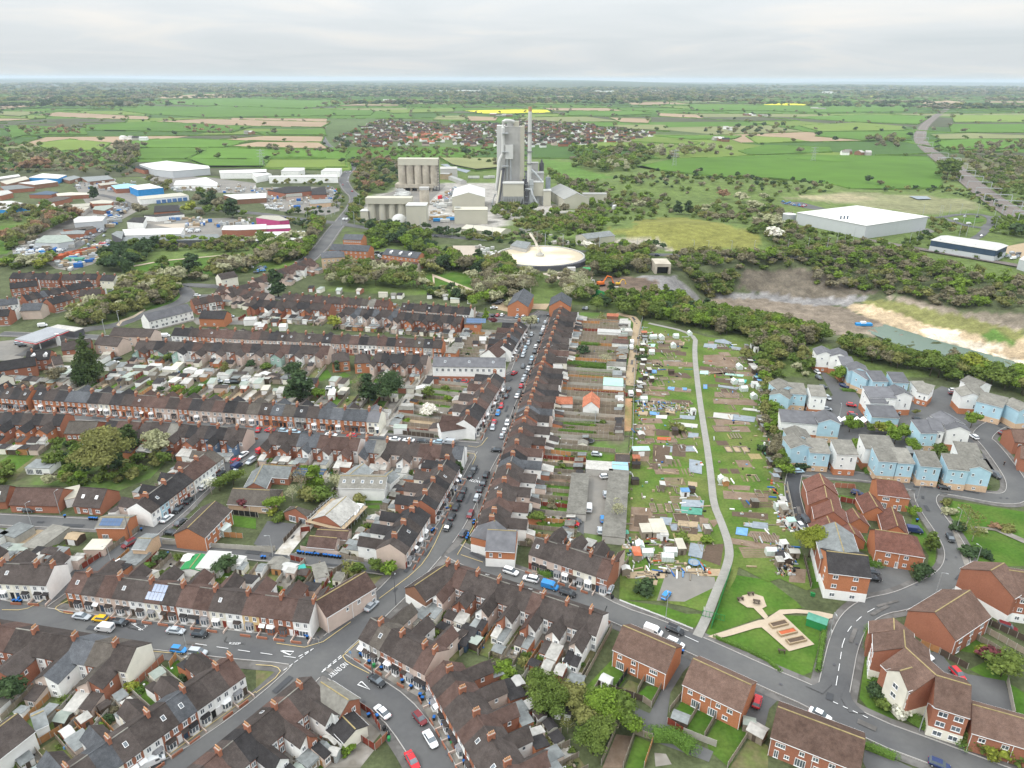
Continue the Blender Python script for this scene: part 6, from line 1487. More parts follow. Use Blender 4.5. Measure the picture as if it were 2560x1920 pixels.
for k in range(6):x=x0+(x1-x0)*k/6;b.box(x-.12,-.3,0,x+.12,-.02,wz(192,Y0+20))
b.build('cladding_seam',QM,T)
# store sheds
def pb(name,label,s,ez,wall,roof,**k):return polygon_building(name,label,k.pop('cat','warehouse'),s,ez,wall,roof,**k)
bld('clinker_store','huge cream gabled store with long grey roof right of the tower',Zm,"T 1885,748 1745,668",Ql,Zj,27,10,16);bld('store_annexe','cream annexe with grey roof joined to the clinker store',Zm,"T 1930,742 2130,742",Ql,Zj,13,9,10)
t=thing('silo_battery','battery of tall stained concrete silos under a cream head house','silos',(*GT('T',545,730),0),0)
ys=t.location.y
def sx_(x):return wx(x,ys)-t.location.x
b=MB();b.box(sx_(405),0,wz(517,ys),sx_(735),14,wz(462,ys),bottom=True);b.build('head_house',Ql,t)
for k in range(5):
 x=375+25+30+66*k;b=MB();r=(wx(460,ys)-wx(395,ys))/2;b.cyl(sx_(x),r,wz(690,ys),wz(517,ys)+.2,r,r,16);b.cyl(sx_(x),r+10,wz(690,ys),wz(517,ys),r,r,12);b.build('silo',Q0,t)
b=MB();b.box(sx_(372),-1.5,wz(705,ys),sx_(690),18,wz(675,ys),bottom=True);b.build('silo_deck',Q0,t);b=MB()
for k in range(6):b.box(sx_(390+k*56)-1,0,0,sx_(390+k*56)+1,16,wz(705,ys))
b.build('pier',Q0,t);b=MB();b.box(sx_(390),9,0,sx_(680),15,wz(705,ys));b.build('recess',Qs,t)
t2=thing('stair_tower','grey steel stair tower right of the concrete silos','stair tower',(wx(722,ys),ys+2,0));b=MB()
for a in(-2,2):
 for c_ in(0,4):b.box(a-.2,c_-.2,0,a+.2,c_+.2,wz(470,ys))
k=0
while k<wz(470,ys):b.box(-2,0,k,2,4,k+.25);k+=3.2
b.build('lattice',Qs,t2)
bld(Zm,'grey brown store behind the concrete silos',Zm,"T 740,525 880,525",QM,Qi,16,12,14)
bld(Zm,'low brown store half hidden behind the silos',Zm,"T 750,575 825,578",Qy,Zj,12,7,8);bld(Zm,'wide low roofed shed by the blue pool',Zm,"T 830,600 935,640",QM,Zj,8,4,5)
t=thing('stained_silo','squat round stained silo in front of the concrete silos','silo',(*GT('T',610,845),0));b=MB();r=(wx(640,t.location.y)-wx(558,t.location.y))/2;b.cyl(0,0,0,wz(720,t.location.y),r,r,20);b.build('silo_wall',Q0,t);b=MB();b.box(-5,-4,wz(720,t.location.y),5,5,wz(700,t.location.y));b.build(ZP,QM,t)
t=thing('silo_battery','row of four smooth cream silos under a long cream head house','silos',(*GT('T',300,975),0),0);ys=t.location.y
b=MB();b.box(sx_(115),0,wz(842,ys),sx_(500),13,wz(792,ys),bottom=True);b.build('head_house',Ql,t)
for x in(160,246,328,405):b=MB();r=(wx(190,ys)-wx(130,ys))/2;b.cyl(sx_(x),r+1,0,wz(842,ys)+.2,r,r,18);b.build('silo',Ql,t)
b=MB();b.box(sx_(120),r*2-1,0,sx_(440),13,wz(842,ys));b.build('back_wall',Ql,t)
yb=GT('T',540,1022)[1];t=thing(Zz,'plain tall cream box right of the smooth silos',Zl,(wx(535,yb),yb,0));b=MB();w=(wx(620,yb)-wx(453,yb))/2;h=wz(858,yb);b.box(-w,0,0,w,17,h);b.build('wall',Ql,t);b=MB();b.box(-w-.3,-.3,h+.002,w+.3,17.3,h+.6);b.build('roof',QE,t)
yb=GT('T',95,975)[1];t=thing(Zz,'small cream box at the left of the smooth silos',Zl,(wx(97,yb),yb,0));b=MB();w=(wx(130,yb)-wx(66,yb))/2;h=wz(905,yb);b.box(-w,0,0,w,11,h);b.build('wall',Ql,t);b=MB();b.box(-w-.3,-.3,h+.002,w+.3,11.3,h+.5);b.build('roof',QE,t)
t=thing('storage_dome','pale storage dome beside the smooth silos','dome',(*GT('T',398,1000),0));b=MB();n=16;R=8
b.loft([[(R*math.cos(a)*math.cos(2*math.pi*k/n),R*math.cos(a)*math.sin(2*math.pi*k/n),R*1.1*math.sin(a))for k in range(n)]for a in[0,.3,.6,.9,1.2,1.5]]);b.build('shell',QE,t,smooth=True)
bld('gabled_store','cream gabled store with dark openings in the middle of the works',Zm,"T 985,672 975,742",Ql,QE,33,15,19.5)
b=bld('low_store','long cream store with outside stair below the gabled store',Zm,"T 860,862 1135,862",Ql,Ql,16,wz(880,GT('T',1000,997)[1]),wz(866,GT('T',1000,997)[1]))
t=thing('stair','slanting grey stair against the long cream store','stair',(*GT('T',900,1000),0));y=t.location.y-1;b=MB();b.tube([(0,-1,wz(900,y)),(wx(1020,y)-t.location.x,-1,1)],.9,4);b.build('flight',Qh,t)
b=MB();[b.box(wx(862,y)-t.location.x,-2,z,wx(908,y)-t.location.x,.5,z+.3)for z in(3,6,9,12,15)];b.build('landing',Qh,t)
bld('ribbed_store','low cream store with ribbed skylit roof in front of the works',Zm,"T 960,1010 1290,1045",Ql,QJ,19,4.5,6.5,sky=0)
t=thing('round_tank','small round cream tank beside the long cream store','tank',(*GT('T',1065,998),0));b=MB();b.cyl(0,0,0,4.5,4,4,16);b.build('tank_wall',Ql,t)
bld('grey_store','cream shed with long slate grey roof by the road',Zm,"P 600,640 840,612",Ql,'f',16,7,9.5);
pb('dark_roof_shed','small dark roofed shed behind the white basin',"U 330,118 385,75 510,92 470,150",5,QM,'f')
# round basin
bc=GT('T',1575,1300);ra=abs(GT('T',1935,1300)[0]-bc[0]);t=thing('settling_basin','huge round basin full of creamy white slurry','basin',(bc[0],bc[1],0))
n=64;ring=lambda r,z:[(r*math.cos(2*math.pi*k/n),r*math.sin(2*math.pi*k/n),z)for k in range(n)]
b=MB();b.loft([ring(ra+1.2,0),ring(ra+1.2,3.2),ring(ra,3.2),ring(ra,1.0)],0,False);b.build('basin_wall',QM,t);b=MB();b.prism([(p[0],p[1])for p in ring(ra,0)],1.5,2.4);b.build('slurry','chalk',t)
b=MB();b.cyl(0,0,2,4.2,3.2,3.0,16);b.cyl(0,0,4.2,5.4,1.6,1.2,12);b.build('centre_pier',Qi,t)
e=GT('T',1492,1175);b=MB();b.tube([(0,0,5),((e[0]-bc[0])*.5,(e[1]-bc[1])*.5,8.5),(e[0]-bc[0],e[1]-bc[1],9)],1.1,4);b.build('bridge_arm',Q0,t)
b=MB();a0=math.radians(-100)
for k in range(26):
 a=math.radians(-98+3.4*k);b.box((ra+3.4)*math.cos(a)-1.5,(ra+3.4)*math.sin(a)-.8,0,(ra+3.4)*math.cos(a)+1.5,(ra+3.4)*math.sin(a)+.8,3.3)
b.build('rim_panel',Qs,t);
b=MB();P=[((ra+1.5)*math.cos(math.radians(a)),(ra+1.5)*math.sin(math.radians(a)))for a in range(-98,-62,3)];b.tube([(p[0],p[1],1.6)for p in P],.8,4);b.build('yellow_rail',ZG,t)
# ---- warehouses and yards
W_=[("N 1205,38 1440,8 1800,52 1812,72 1490,98 1330,82",9,Q1,'w','huge pale grey warehouse at the edge of the green fields'),("N 1148,62 1200,47 1335,76 1245,88",6,'R','k','brick office beside the huge pale warehouse'),
("N 1115,228 1290,205 1410,240 1190,260",8,Zd,'w','bright blue clad warehouse with white roof'),("N 960,222 1100,204 1180,214 1110,246 1000,252",5,'R','u','low pale blue roofed unit beside the bright blue warehouse'),("N 842,205 1000,190 1015,205 870,222",5,'V','c','unit with tan roof left of the pale blue roof'),
("N 1182,318 1560,284 1630,308 1205,345",5,'W','c','long white workshop with dark blue shutters'),("N 250,152 370,116 575,132 500,162",6,Zd,'w','double gabled white roofed unit with blue walls'),("N 0,188 220,142 252,165 60,212",5,'V','c','cream roofed unit at the far left'),("N 0,147 160,125 176,140 0,165",5,'G','w','white roofed unit at the far left edge'),
("N 160,200 400,170 500,190 300,215",5,'V','w','sawtooth white roofed unit on the left estate'),("N -40,270 70,262 110,285 0,312",5,'R','w','white roofed red unit at the left edge'),("N -60,360 100,355 245,384 50,432 -60,425",6,Zd,'w','white roofed unit with blue fascia at the left edge'),
("N 485,292 610,280 765,286 770,300 500,312",4,'R','c','low cream roofed unit near the dark conifer'),("N 250,300 400,268 505,280 440,302",4,'R',QC,'dark blue roofed unit on the left estate'),("N 330,360 500,315 620,322 560,345 400,374",4.5,'R','g','brown roofed brick unit on the left estate'),
("N 316,386 470,378 500,453 346,465",4,'W','c','cream ribbed roof shed by the tree belt'),("N 510,392 780,375 770,400 512,415",4,'G','c','long cream roof shed above the tree belt'),("N 592,432 700,404 780,406 690,464 620,460",4,'G','c','second cream roof shed above the tree belt'),
("N 775,362 880,345 980,356 960,376 800,379",5,'R','c','red brick unit with cream roof by the estate road'),("N 820,402 960,390 980,405 900,440 800,428",4,'V','v','greenish roofed unit by the estate road'),("N 636,516 680,490 915,488 882,530 640,546",7,Q1,'w','pale grey car showroom with curved white front'),
("N 520,625 745,598 725,640 530,645",4,'R','f','low dark roofed unit below the showroom'),("N 545,600 800,572 830,588 735,612",4,'R','g','grey roofed unit joined to the showroom'),("N 300,715 380,655 570,650 640,700 500,722",5,Q1,'v','green roofed dealership by the parked cars'),
("N 1095,535 1150,498 1262,496 1236,545",6,'W','k','white two storey office block on the corner'),("N 1245,482 1560,452 1592,470 1350,492",4.5,'W','k','white garage with five blue doors'),("N 1335,398 1540,388 1552,440 1330,455",4.5,'R','k','dark ribbed roof unit above the blue doors'),
("N 1060,602 1590,588 1560,640 1080,655",5.5,'W','w','very long bright white roofed shed'),("N 1045,668 1880,642 1910,690 1052,706",5,Qs,'f','long grey roofed shed with green wall beside the white roof'),("N 1915,605 1935,570 2300,556 2300,598 2042,608",5.5,'R','w','long red brick shed with orange end wall'),
("N 815,858 1000,792 1195,767 1165,800 940,858",4,'G','c','long ribbed cream roof at the container yard'),("N 962,642 1010,616 1070,620 1052,685",7,Qs,'f','dark corner unit at the end of the grey shed'),
("O 0,626 420,616 415,688 0,700",5,Qs,'w','wide white roofed shed with dark front'),("O 0,500 60,480 200,484 285,520 200,528",6,'pink_cladding','c','bright pink clad unit with pale roof'),("O 0,572 290,560 297,590 0,602",5,'pink_cladding','w','white and pink striped unit below the pink one'),
("O 215,96 250,68 420,68 415,90 370,99",7,'W','w','white gabled unit with blue stripes by the light green field'),("O 560,96 600,72 742,72 722,101",7,'W','w','second white gabled unit with blue stripes by the field'),("O 110,136 695,125 707,150 110,153",7,'W','w','long white unit with blue stripes beside the road'),("O -40,112 80,105 136,124 0,150",7,'W','w','white unit at the left of the striped ones'),
("N 1895,92 2300,80 2300,113 1900,116",7,'W','w','long white unit with navy stripes near the fields'),("N 1930,302 2300,288 2300,328 2050,342",5,'V','w','white roofed unit behind the conifers'),("O 98,265 270,230 470,228 480,270 250,290",5,'R','k','dark roofed brick unit at the builders yard'),
("O 260,277 396,272 400,312 260,322",4,'P','e','pale barn roofed unit at the builders yard'),("O 462,346 640,336 650,370 470,382",4,'N','f','grey corrugated shed at the builders yard'),("O 482,250 600,228 610,300 480,302",5,'R','k','dark shed at the right of the builders yard'),
("N 700,150 930,135 985,165 760,190",4,'V','f','dark ribbed roof unit with skylight dots'),("N 530,160 640,135 700,150 600,180",4,'V','f','dark roofed unit behind the white estate units'),("N 0,230 160,215 300,240 40,262",4,'R','f','dark roofed unit below the sawtooth roofs'),
("N 1660,170 1780,150 1880,200 1870,225 1500,215 1520,180",3.5,'W','w','low stack of white wrapped goods beside the warehouse')]
for s,ez,wl,rf,l in W_:pb('warehouse',l,s,ez,wl,rf)
# shutters and glazing on the long white units
def shutters(ab,n,label,m,h=3.5,w=3.5,z=.1,frac=.7):
 A,B=PTS(ab);L=math.hypot(B[0]-A[0],B[1]-A[1]);rot=math.atan2(B[1]-A[1],B[0]-A[0])
 t=thing('shutter_row',label,'shutters',(A[0],A[1],0),rot)
 for k in range(n):cached('shutter',('sh',round(w,1),h,m),[m],lambda b:b.box(-w/2,-.25,z,w/2,.3,h),t,(L*(k+.5)/n,0,0))
shutters("T 868,850 1065,850",5,'dark openings of the cream gabled store',QC,9,4.2);shutters("N 1350,380 1625,352",6,'dark blue roller shutters of the long white workshop','shutter_blue',3.8,4.2);shutters("N 1355,525 1560,522",5,'blue garage doors of the white garage','shutter_blue',3,3.6);shutters("N 1905,158 2300,150",8,'navy wall stripes of the long white unit',QC,6,1.5);shutters("O 120,200 700,190",7,'blue wall stripes of the white unit beside the road',QH,6,1.2)
pb('distribution_shed','very large white distribution shed with flat pale roof',"Q 252,455 770,395 1382,490 850,570",12,Q1,'w')
for a,l in(("Q 870,680 885,672",'black door of the white distribution shed'),("Q 945,662 985,650",'left grey shutter of the distribution shed'),("Q 1092,635 1130,625",'middle grey shutter of the distribution shed'),("Q 1242,615 1268,606",'right grey shutter of the distribution shed')):shutters(a,1,l,'shutter_grey',4.5,5)
t=thing('flue_group','three slim dark flues on the wall of the distribution shed','flues',(*G0('Q',630,628),0))
for k in range(3):b=MB();b.cyl(-3+3*k,-1,6,15,.6,.6,8);b.build('flue',QC,t)
t=thing('water_tank','round grey water tank beside the distribution shed','tank',(*G0('Q',175,548),0));b=MB();b.cyl(0,0,0,9,6,6,20);b.build('tank_wall',Qh,t);b=MB();b.cyl(0,0,9,9.8,6.1,1,20);b.build('tank_roof',QE,t)
t,Q_=pb('curved_roof_unit','long unit with curved white roof above navy and grey walls',"Q 1410,692 1500,655 2070,738 1970,782",9,QC,'w',rz=10.5,hr=.8);b=MB();b.prism([(q[0]*1.006,q[1]*1.006)for q in Q_],0,4.5,0,False);b.build('lower_wall',Q1,t)
pb('white_unit','white unit at the right edge beside the curved roof',"Q 2170,860 2212,830 2400,850 2300,900",7,Q1,'w')
# fuel station
t,Q_=polygon_building('fuel_canopy','fuel station canopy with flat grey roof and white and red fascia','fuel station',"J 130,236 420,133 592,160 312,268",5.6,'upvc','shutter_grey');
for ch in list(t.children):
 if ch.name.startswith('wall'):bpy.data.objects.remove(ch)
b=MB();b.prism([(q[0]*1.01,q[1]*1.01)for q in Q_],4.9,5.55,0,False);b.build('fascia','upvc',t);b=MB();b.prism([(q[0]*1.016,q[1]*1.016)for q in Q_],4.9,5.32,0,False);b.build('red_stripe',ZC,t)
b=MB();b.prism([(q[0]*.99,q[1]*.99)for q in Q_],4.9,4.95);b.build('soffit','upvc',t)
for fx in(.25,.75):
 for sy in(.3,.7):
  q=[Q_[0][k]*(1-fx)*(1-sy)+Q_[1][k]*fx*(1-sy)+Q_[2][k]*fx*sy+Q_[3][k]*(1-fx)*sy for k in(0,1)];b=MB();b.cyl(q[0],q[1],0,4.9,.25,.25,8);b.build('column','upvc',t)
pb('fuel_shop','flat roofed fuel station shop behind the canopy',"J 500,112 722,142 640,172 430,135",3.6,Qs,'l',cat='shop')
t=thing('price_sign','tall white totem sign beside the fuel station canopy','sign',(*G0('J',515,290),0));b=MB();b.box(-1,-.25,0,1,.25,6.5);b.build('panel','upvc',t);b=MB();b.box(-1.02,-.27,5.2,1.02,.27,5.9);b.build('red_stripe',ZC,t)
# portal and quarry machines
t=thing('tunnel_portal','concrete tunnel portal under the road at the quarry head','tunnel',(*GT('P',1300,985),hz(*GT('P',1300,985))))
b=MB();b.box(-5.5,0,-3,-4,16,5);b.box(4,0,-3,5.5,16,5);b.box(-5.5,0,5,5.5,16,7.2);b.build('portal_frame',Q0,t);b=MB();b.box(-4,3,-3,4,3.3,5);b.build('dark_opening',Qp,t)
def digger(p,rot,m,label,s=1.0):
 t=thing('excavator',label,'excavator',(p[0],p[1],hz(*p)+.1),rot)
 b=MB();b.box(-2,-1.6,0,2,-.9,1);b.box(-2,.9,0,2,1.6,1);b.build('track',Qp,t);b=MB();b.box(-2.2,-1.5,1.1,1.4,1.5,2.4);b.build('body',m,t);b=MB();b.box(.2,.5,2.4,1.6,1.5,3.4);b.build('cab',Q8,t)
 b=MB();b.tube([(1.2,0,2),(3.6,0,5.4),(6.2,0,4.6)],[.45,.4,.35],4);b.build('boom',m,t);b=MB();b.tube([(6.2,0,4.6),(7.4,0,1.4)],.3,4);b.box(6.8,-.6,.6,7.9,.6,1.6,bottom=True);b.build('bucket_arm',m,t);t.scale=(s,s,s)
digger(GT('U',1115,465),.3,'digger_orange','large orange excavator on the dark spoil heap',1.15);digger(GT('U',1010,495),.9,QA,'white excavator with raised dark arm left of the orange one',1.0);digger(GT('U',1300,555),2.5,QA,'white excavator behind the green fence',1.0);digger(GT('U',1262,460),.2,ZG,'small yellow digger on top of the spoil heap',.7)
t=thing('green_hopper','bright green hopper machine on the pale yard','machine',(*GT('U',985,425),0));b=MB();b.box(-2.5,-2,0,2.5,2,2);b.loft([[(-1.5,-1.5,2),(1.5,-1.5,2),(1.5,1.5,2),(-1.5,1.5,2)],[(-2.5,-2.5,9),(2.5,-2.5,9),(2.5,2.5,9),(-2.5,2.5,9)]]);b.build('hopper',Qw,t)
strip("U 1035,560 1110,590 1180,610",.3,6,Qw,'green_screen_fence','tall green screen fence below the spoil heap','fence')
t=thing('blue_pontoon','bright blue pontoon lying on the quarry floor','pontoon',(*GT('M',825,115),PITZ+.1));b=MB();b.box(-5,-1.5,.1,5,1.5,1.5);b.build('hull',Zd,t);b=MB();b.box(-2,-1,1.5,1,1,2.6);b.build('deck_box','upvc',t)
o=patch(Zx,PTS("M 850,175 900,140 1010,110 1500,262 2212,452 2600,545 2600,640 2212,520 1500,390 1130,290 950,215",PITZ),Zx,PITZ+.3)
patch(Zx,"P 880,745 980,722 1090,730 1260,760 1180,775 900,768",Zx,.5);patch(Zx,"T 350,510 400,490 480,520 400,540",Zx,.5);patch(Zx,"T 740,510 880,495 1010,550 960,580 890,560",Qt,.5);patch('pond',"Q 1215,320 1370,322 1410,345 1290,348",Qt,1.2)
# ---- pylons and distant farm sheds
for a,h in(("R 1133,722",26),("S 700,722",26),("S 1300,700",24)):
 p=PTS(a)[0];t=thing('pylon','pale lattice electricity pylon standing in a green field','pylon',(p[0],p[1],hz(*p)));b=MB()
 for sx in(-1,1):
  for sy in(-1,1):b.tube([(sx*3,sy*3,0),(sx*.7,sy*.7,h)],.2,4)
 for z in(h*.6,h*.77,h*.93):b.box(-6,-.25,z,6,.25,z+.5)
 for k in range(5):z=h*k/6;b.box(-2.6+k*.35,-.2,z,2.6-k*.35,.2,z+.3)
 b.build('lattice',Qh,t)
# ---------------------------------------------------------------- fields
mat(Qq,(.078,.158,.020),.95,.1,.02,.12,.005,obj=.12);mat(QZ,(.135,.19,.036),.95,.08,.02,.08,.005,obj=.12);mat('fld_dark',(.055,.11,.024),.95,.1,.02,.12,.005,obj=.1);mat(QU,(.31,.225,.15),.95,.07,.02,.1,.005,obj=.1);mat(ZN,(.66,.58,.03),.95,.05,.02,.05,.005,obj=0)
mat(Zr,(.19,.20,.09),.95,.1,.02,.1,.005,obj=.1);mat('fld_wood',(.075,.08,.045),.95,.3,.02,.2,.006,obj=.05)
HED=[]
EXPL=[(QZ,"R 1170,683 1490,685 1500,727 1138,727"),(QZ,"O 100,0 810,0 822,92 50,82"),(Qq,"R 900,640 1510,655 1485,688 812,690"),(QU,"R 980,636 1110,615 1380,618 1430,648"),(QU,"R 950,606 1140,590 1400,592 1390,615 1010,610"),
(QU,"R 650,526 900,515 1430,530 1390,552 1000,545"),(QU,"R 150,500 250,486 650,505 640,520 350,512"),(Qq,"R 270,656 500,650 500,705 330,702"),(Qq,"R 600,650 860,650 890,655 800,690 600,690"),(QZ,"R 160,621 300,604 480,620 440,650 200,655"),
(Qq,"R 540,612 760,600 1080,612 960,640 560,640"),(ZN,"R 2000,480 2212,475 S 150,476 172,487 0,492 R 2212,493 2080,492"),(ZN,"S 1060,455 1160,447 1302,452 1290,458"),(QU,"S 560,441 680,440 680,452 545,457"),(QU,"S 620,490 800,497 830,515 640,505"),(QU,"S 420,510 600,515 590,535 470,530"),
(QU,"S 1740,446 1880,435 1950,442 1940,458 1800,455"),(QU,"S 2050,438 2230,438 2230,447 2040,447"),(Qq,"S 545,724 700,690 1180,672 1790,680 1850,730 Q 1500,250 1000,262 700,262 560,230 0,170 P 1900,160 1300,100 1080,50"),
(QZ,"S 270,630 430,615 700,632 660,642 280,645"),(QZ,"S 480,605 640,598 810,620 780,630 500,612"),(Qq,"S 620,590 990,590 960,602 780,605"),(QZ,"S 1010,590 1200,600 1280,615 1060,622"),(Qq,"S 980,655 1100,630 1370,640 1380,660 1100,672 1020,670"),(Qq,"S 1190,690 1340,681 1475,703 1370,704"),
(Qq,"S 1330,573 1740,571 1720,600 1540,610 1310,590"),(QZ,"S 1240,545 1500,532 1700,550 1690,566 1330,571"),(Qq,"S 1200,510 1520,498 1810,505 1750,540 1500,530"),(QZ,"S 1900,500 2230,500 2230,530 1910,530"),(Qq,"S 1890,540 2230,540 2230,575 1900,575"),(Qq,"S 1830,615 1990,605 2230,610 2230,642 1880,652"),
(Zr,"S 1810,586 1980,580 2230,590 2230,603 1850,605"),(Zr,"R 1890,505 2010,502 2010,522 1870,520"),(QU,"R 2020,505 2150,510 2140,525 2020,525"),(Qq,"R 450,470 620,460 1620,480 1600,500 900,510 650,496"),(Qq,"R 640,440 980,425 1600,445 1300,470 720,452"),(Qq,"R 360,546 620,530 1090,550 1000,575 640,570 360,565"),
(Zr,"R 0,485 200,485 90,505 0,500"),(QU,"R 0,455 60,458 160,460 0,476"),(Qq,"R 20,548 110,545 360,560 380,585 100,590 60,600"),(Qq,"R 0,650 60,680 40,700 0,696"),(QZ,"R 1640,480 1960,470 1960,485 1700,492"),(Qq,"R 1100,575 1400,560 1410,588 1150,588"),(QU,"R 660,420 900,408 1080,412 1000,424 700,428"),(QU,"R 100,425 300,420 420,428 200,436"),
(Qq,"S 760,455 1100,457 1330,462 1720,460 1700,485 1310,488 1080,480 780,478"),(Qq,"S 250,485 540,483 600,495 400,505 200,500"),(ZN,"S 0,405 200,403 200,408 0,411"),(Zr,"S 440,545 660,545 680,570 450,560"),(Zr,"O 1600,0 2090,0 2120,80 1900,100 1700,60"),(Qq,"R 1060,700 1130,692 1140,727 R 900,727 810,694"),(Qq,"R 40,700 150,698 180,727 60,727")]
EP=[]
for k,(m,s)in enumerate(EXPL):
 P=PTS(s);EP.append(P);patch('field',P,m,1.0+.06*k);HED.append(P)
# countryside grid of fields
rr=random.Random(5);gx,gy=330,270;rotg=.32
def gp(i,j):
 r2=random.Random(i*7919+j*104729);x=i*gx+r2.uniform(-75,75);y=1000+j*gy+r2.uniform(-65,65);return(x*math.cos(rotg)-(y-1000)*math.sin(rotg)*.6,y+x*math.sin(rotg)*.35)
FM=[Qq,QZ,'fld_dark',QU,Zr,ZN,'fld_wood'];FB_=MB();HB=MB()
VIL=PTS("R 1440,600 1640,520 1900,540 2212,540 S 0,520 300,540 640,580 600,600 250,640 90,640 R 2212,640 1900,630 1600,640 1450,640")
def hidden(x,y):return inpoly(x,y,VIL)
TH=[]
for j in range(0,42):
 for i in range(-38,39):
  q=[gp(i,j),gp(i+1,j),gp(i+1,j+1),gp(i,j+1)];cx_=sum(p[0]for p in q)/4;cy_=sum(p[1]for p in q)/4
  if cy_<1080 or abs(cx_)>cy_*.85+120:continue
  s=proj(cx_,cy_,0)
  if s[1]>425 or cy_<1230 and-300<cx_<750:continue
  if hidden(cx_,cy_):continue
  r2=random.Random(i*31+j*977);k=r2.choices(range(7),[42,13,22,9,7,.6,10+min(20,j*.7)])[0]
  g=[(cx_+(p[0]-cx_)*.985,cy_+(p[1]-cy_)*.985,.55+hz(*p)*0+max(0,0))for p in q]
  D=math.hypot(cx_,cy_)
  if D>8800:continue
  FB_.q(g,k)
  for e in range(2):
   a,c_=q[e],q[(e+1)%4];
   if s[1]<420:HED.append([a,c_])
struct(FB_.build('field',FM))
def hedge_line(a,c_,dens):
 L=math.hypot(c_[0]-a[0],c_[1]-a[1]);D=math.hypot((a[0]+c_[0])/2,(a[1]+c_[1])/2)
 if D<900:return
 w=1.3+D/3000;h=1.6+D/2200;nx,ny=-(c_[1]-a[1])/(L+.01)*w,(c_[0]-a[0])/(L+.01)*w;n=max(1,int(L/30));
 for k in range(n):
  if rr.random()<.06:continue
  p=[a[t]+(c_[t]-a[t])*k/n for t in(0,1)];q=[a[t]+(c_[t]-a[t])*(k+1)/n for t in(0,1)];hh=h*rr.uniform(.7,1.3)
  z=hz(*p);HB.loft([[(p[0]-nx,p[1]-ny,z),(p[0]+nx,p[1]+ny,z),(p[0]+nx*.6,p[1]+ny*.6,z+hh),(p[0]-nx*.6,p[1]-ny*.6,z+hh)],[(q[0]-nx,q[1]-ny,z),(q[0]+nx,q[1]+ny,z),(q[0]+nx*.6,q[1]+ny*.6,z+hh),(q[0]-nx*.6,q[1]-ny*.6,z+hh)]])
 for k in range(int(L*dens)):
  t_=rr.random();x=a[0]+(c_[0]-a[0])*t_+rr.uniform(-6,6);y=a[1]+(c_[1]-a[1])*t_+rr.uniform(-4,4);TH.append((x,y))
def in_expl(p):return any(inpoly(p[0],p[1],E)for E in EP)
for P in HED[:len(EXPL)]:
 for a,c_ in zip(P,P[1:]+P[:1]):hedge_line(a,c_,.007)
for P in HED[len(EXPL):]:
 mxy=((P[0][0]+P[1][0])/2,(P[0][1]+P[1][1])/2)
 if in_expl(mxy)or in_expl(P[0]):continue
 D=math.hypot(*mxy);hedge_line(P[0],P[1],.008 if D<4500 else .006)
o=HB.build('hedgerow',ZB);o['kind']=ZD;o[Zn]='hedgerows dividing the far fields';o[Zf]=Z2
for x,y in TH:plant((x,y),rr.choice([QD,Qo,Qc,QD,Qf]),rr.uniform(8,15)*(1 if math.hypot(x,y)<4000 else 1.6),Qb,'in the far hedgerows',wide=1.3)
# far woods as rows of tree clumps
for k in range(300):
 D=rr.uniform(3600,15000);a=rr.uniform(-.72,.72);cx_,cy_=D*math.sin(a),D*math.cos(a)
 if hidden(cx_,cy_)or in_expl((cx_,cy_)):continue
 L=rr.uniform(150,700)*(1+D/9000);n=int(7+L/55)
 for q in range(n):
  x=cx_+(q/n-.5)*L;y=cy_+rr.uniform(-30,30)+(q/n-.5)*L*rr.uniform(-.1,.2)
  plant((x,y),rr.choice([Qc,Qo,QD,Qc]),rr.uniform(14,22)*(1+D/9000),Qb,'far woods',wide=1.9)
# distant village
vb=MB();VM=[QN,QL,QV,'red_brown_tiles',Zi,Zc,Q8]
x0,x1=min(p[0]for p in VIL),max(p[0]for p in VIL);y0,y1=min(p[1]for p in VIL),max(p[1]for p in VIL);cnt=0;V2=[]
redz=PTS("R 1740,590 1950,580 1940,630 1760,625")
while cnt<1150:
 x,y=rr.uniform(x0,x1),rr.uniform(y0,y1)
 if not inpoly(x,y,VIL):continue
 cnt+=1
 if rr.random()<.36:plant((x,y),rr.choice([Qo,QD,Qc,Qf]),rr.uniform(8,13),Qb,'among the village houses',wide=1.3);continue
 a=rr.choice([.2,.2+1.57,.9])+rr.uniform(-.1,.1);L,wd_,ez,rz=rr.uniform(8,22),rr.uniform(7,9),rr.uniform(2.8,5.2),0;rz=ez+2.7;ca,sa=math.cos(a),math.sin(a)
 n0=len(vb.v);sub=MB();wall_gable(sub,0,L,-wd_/2,wd_/2,ez,rz);nf=len(sub.f);roof_gable(sub,0,L,-wd_/2,wd_/2,ez,rz,.3,.2)
 wmi=rr.choice([0,0,0,2,5,2]);rmi=4 if inpoly(x,y,redz)else rr.choice([1,1,3,3]);i0=len(vb.v)
 vb.v+=[(x+p[0]*ca-p[1]*sa,y+p[0]*sa+p[1]*ca,p[2]+.6)for p in sub.v];vb.f+=[tuple(i0+k for k in f)for f in sub.f];vb.m+=[wmi]*nf+[rmi]*(len(sub.f)-nf)
o=vb.build('distant_village',VM);o['kind']=ZD;o[Zn]='distant village of brown and red roofs behind the cement works';o[Zf]='village'
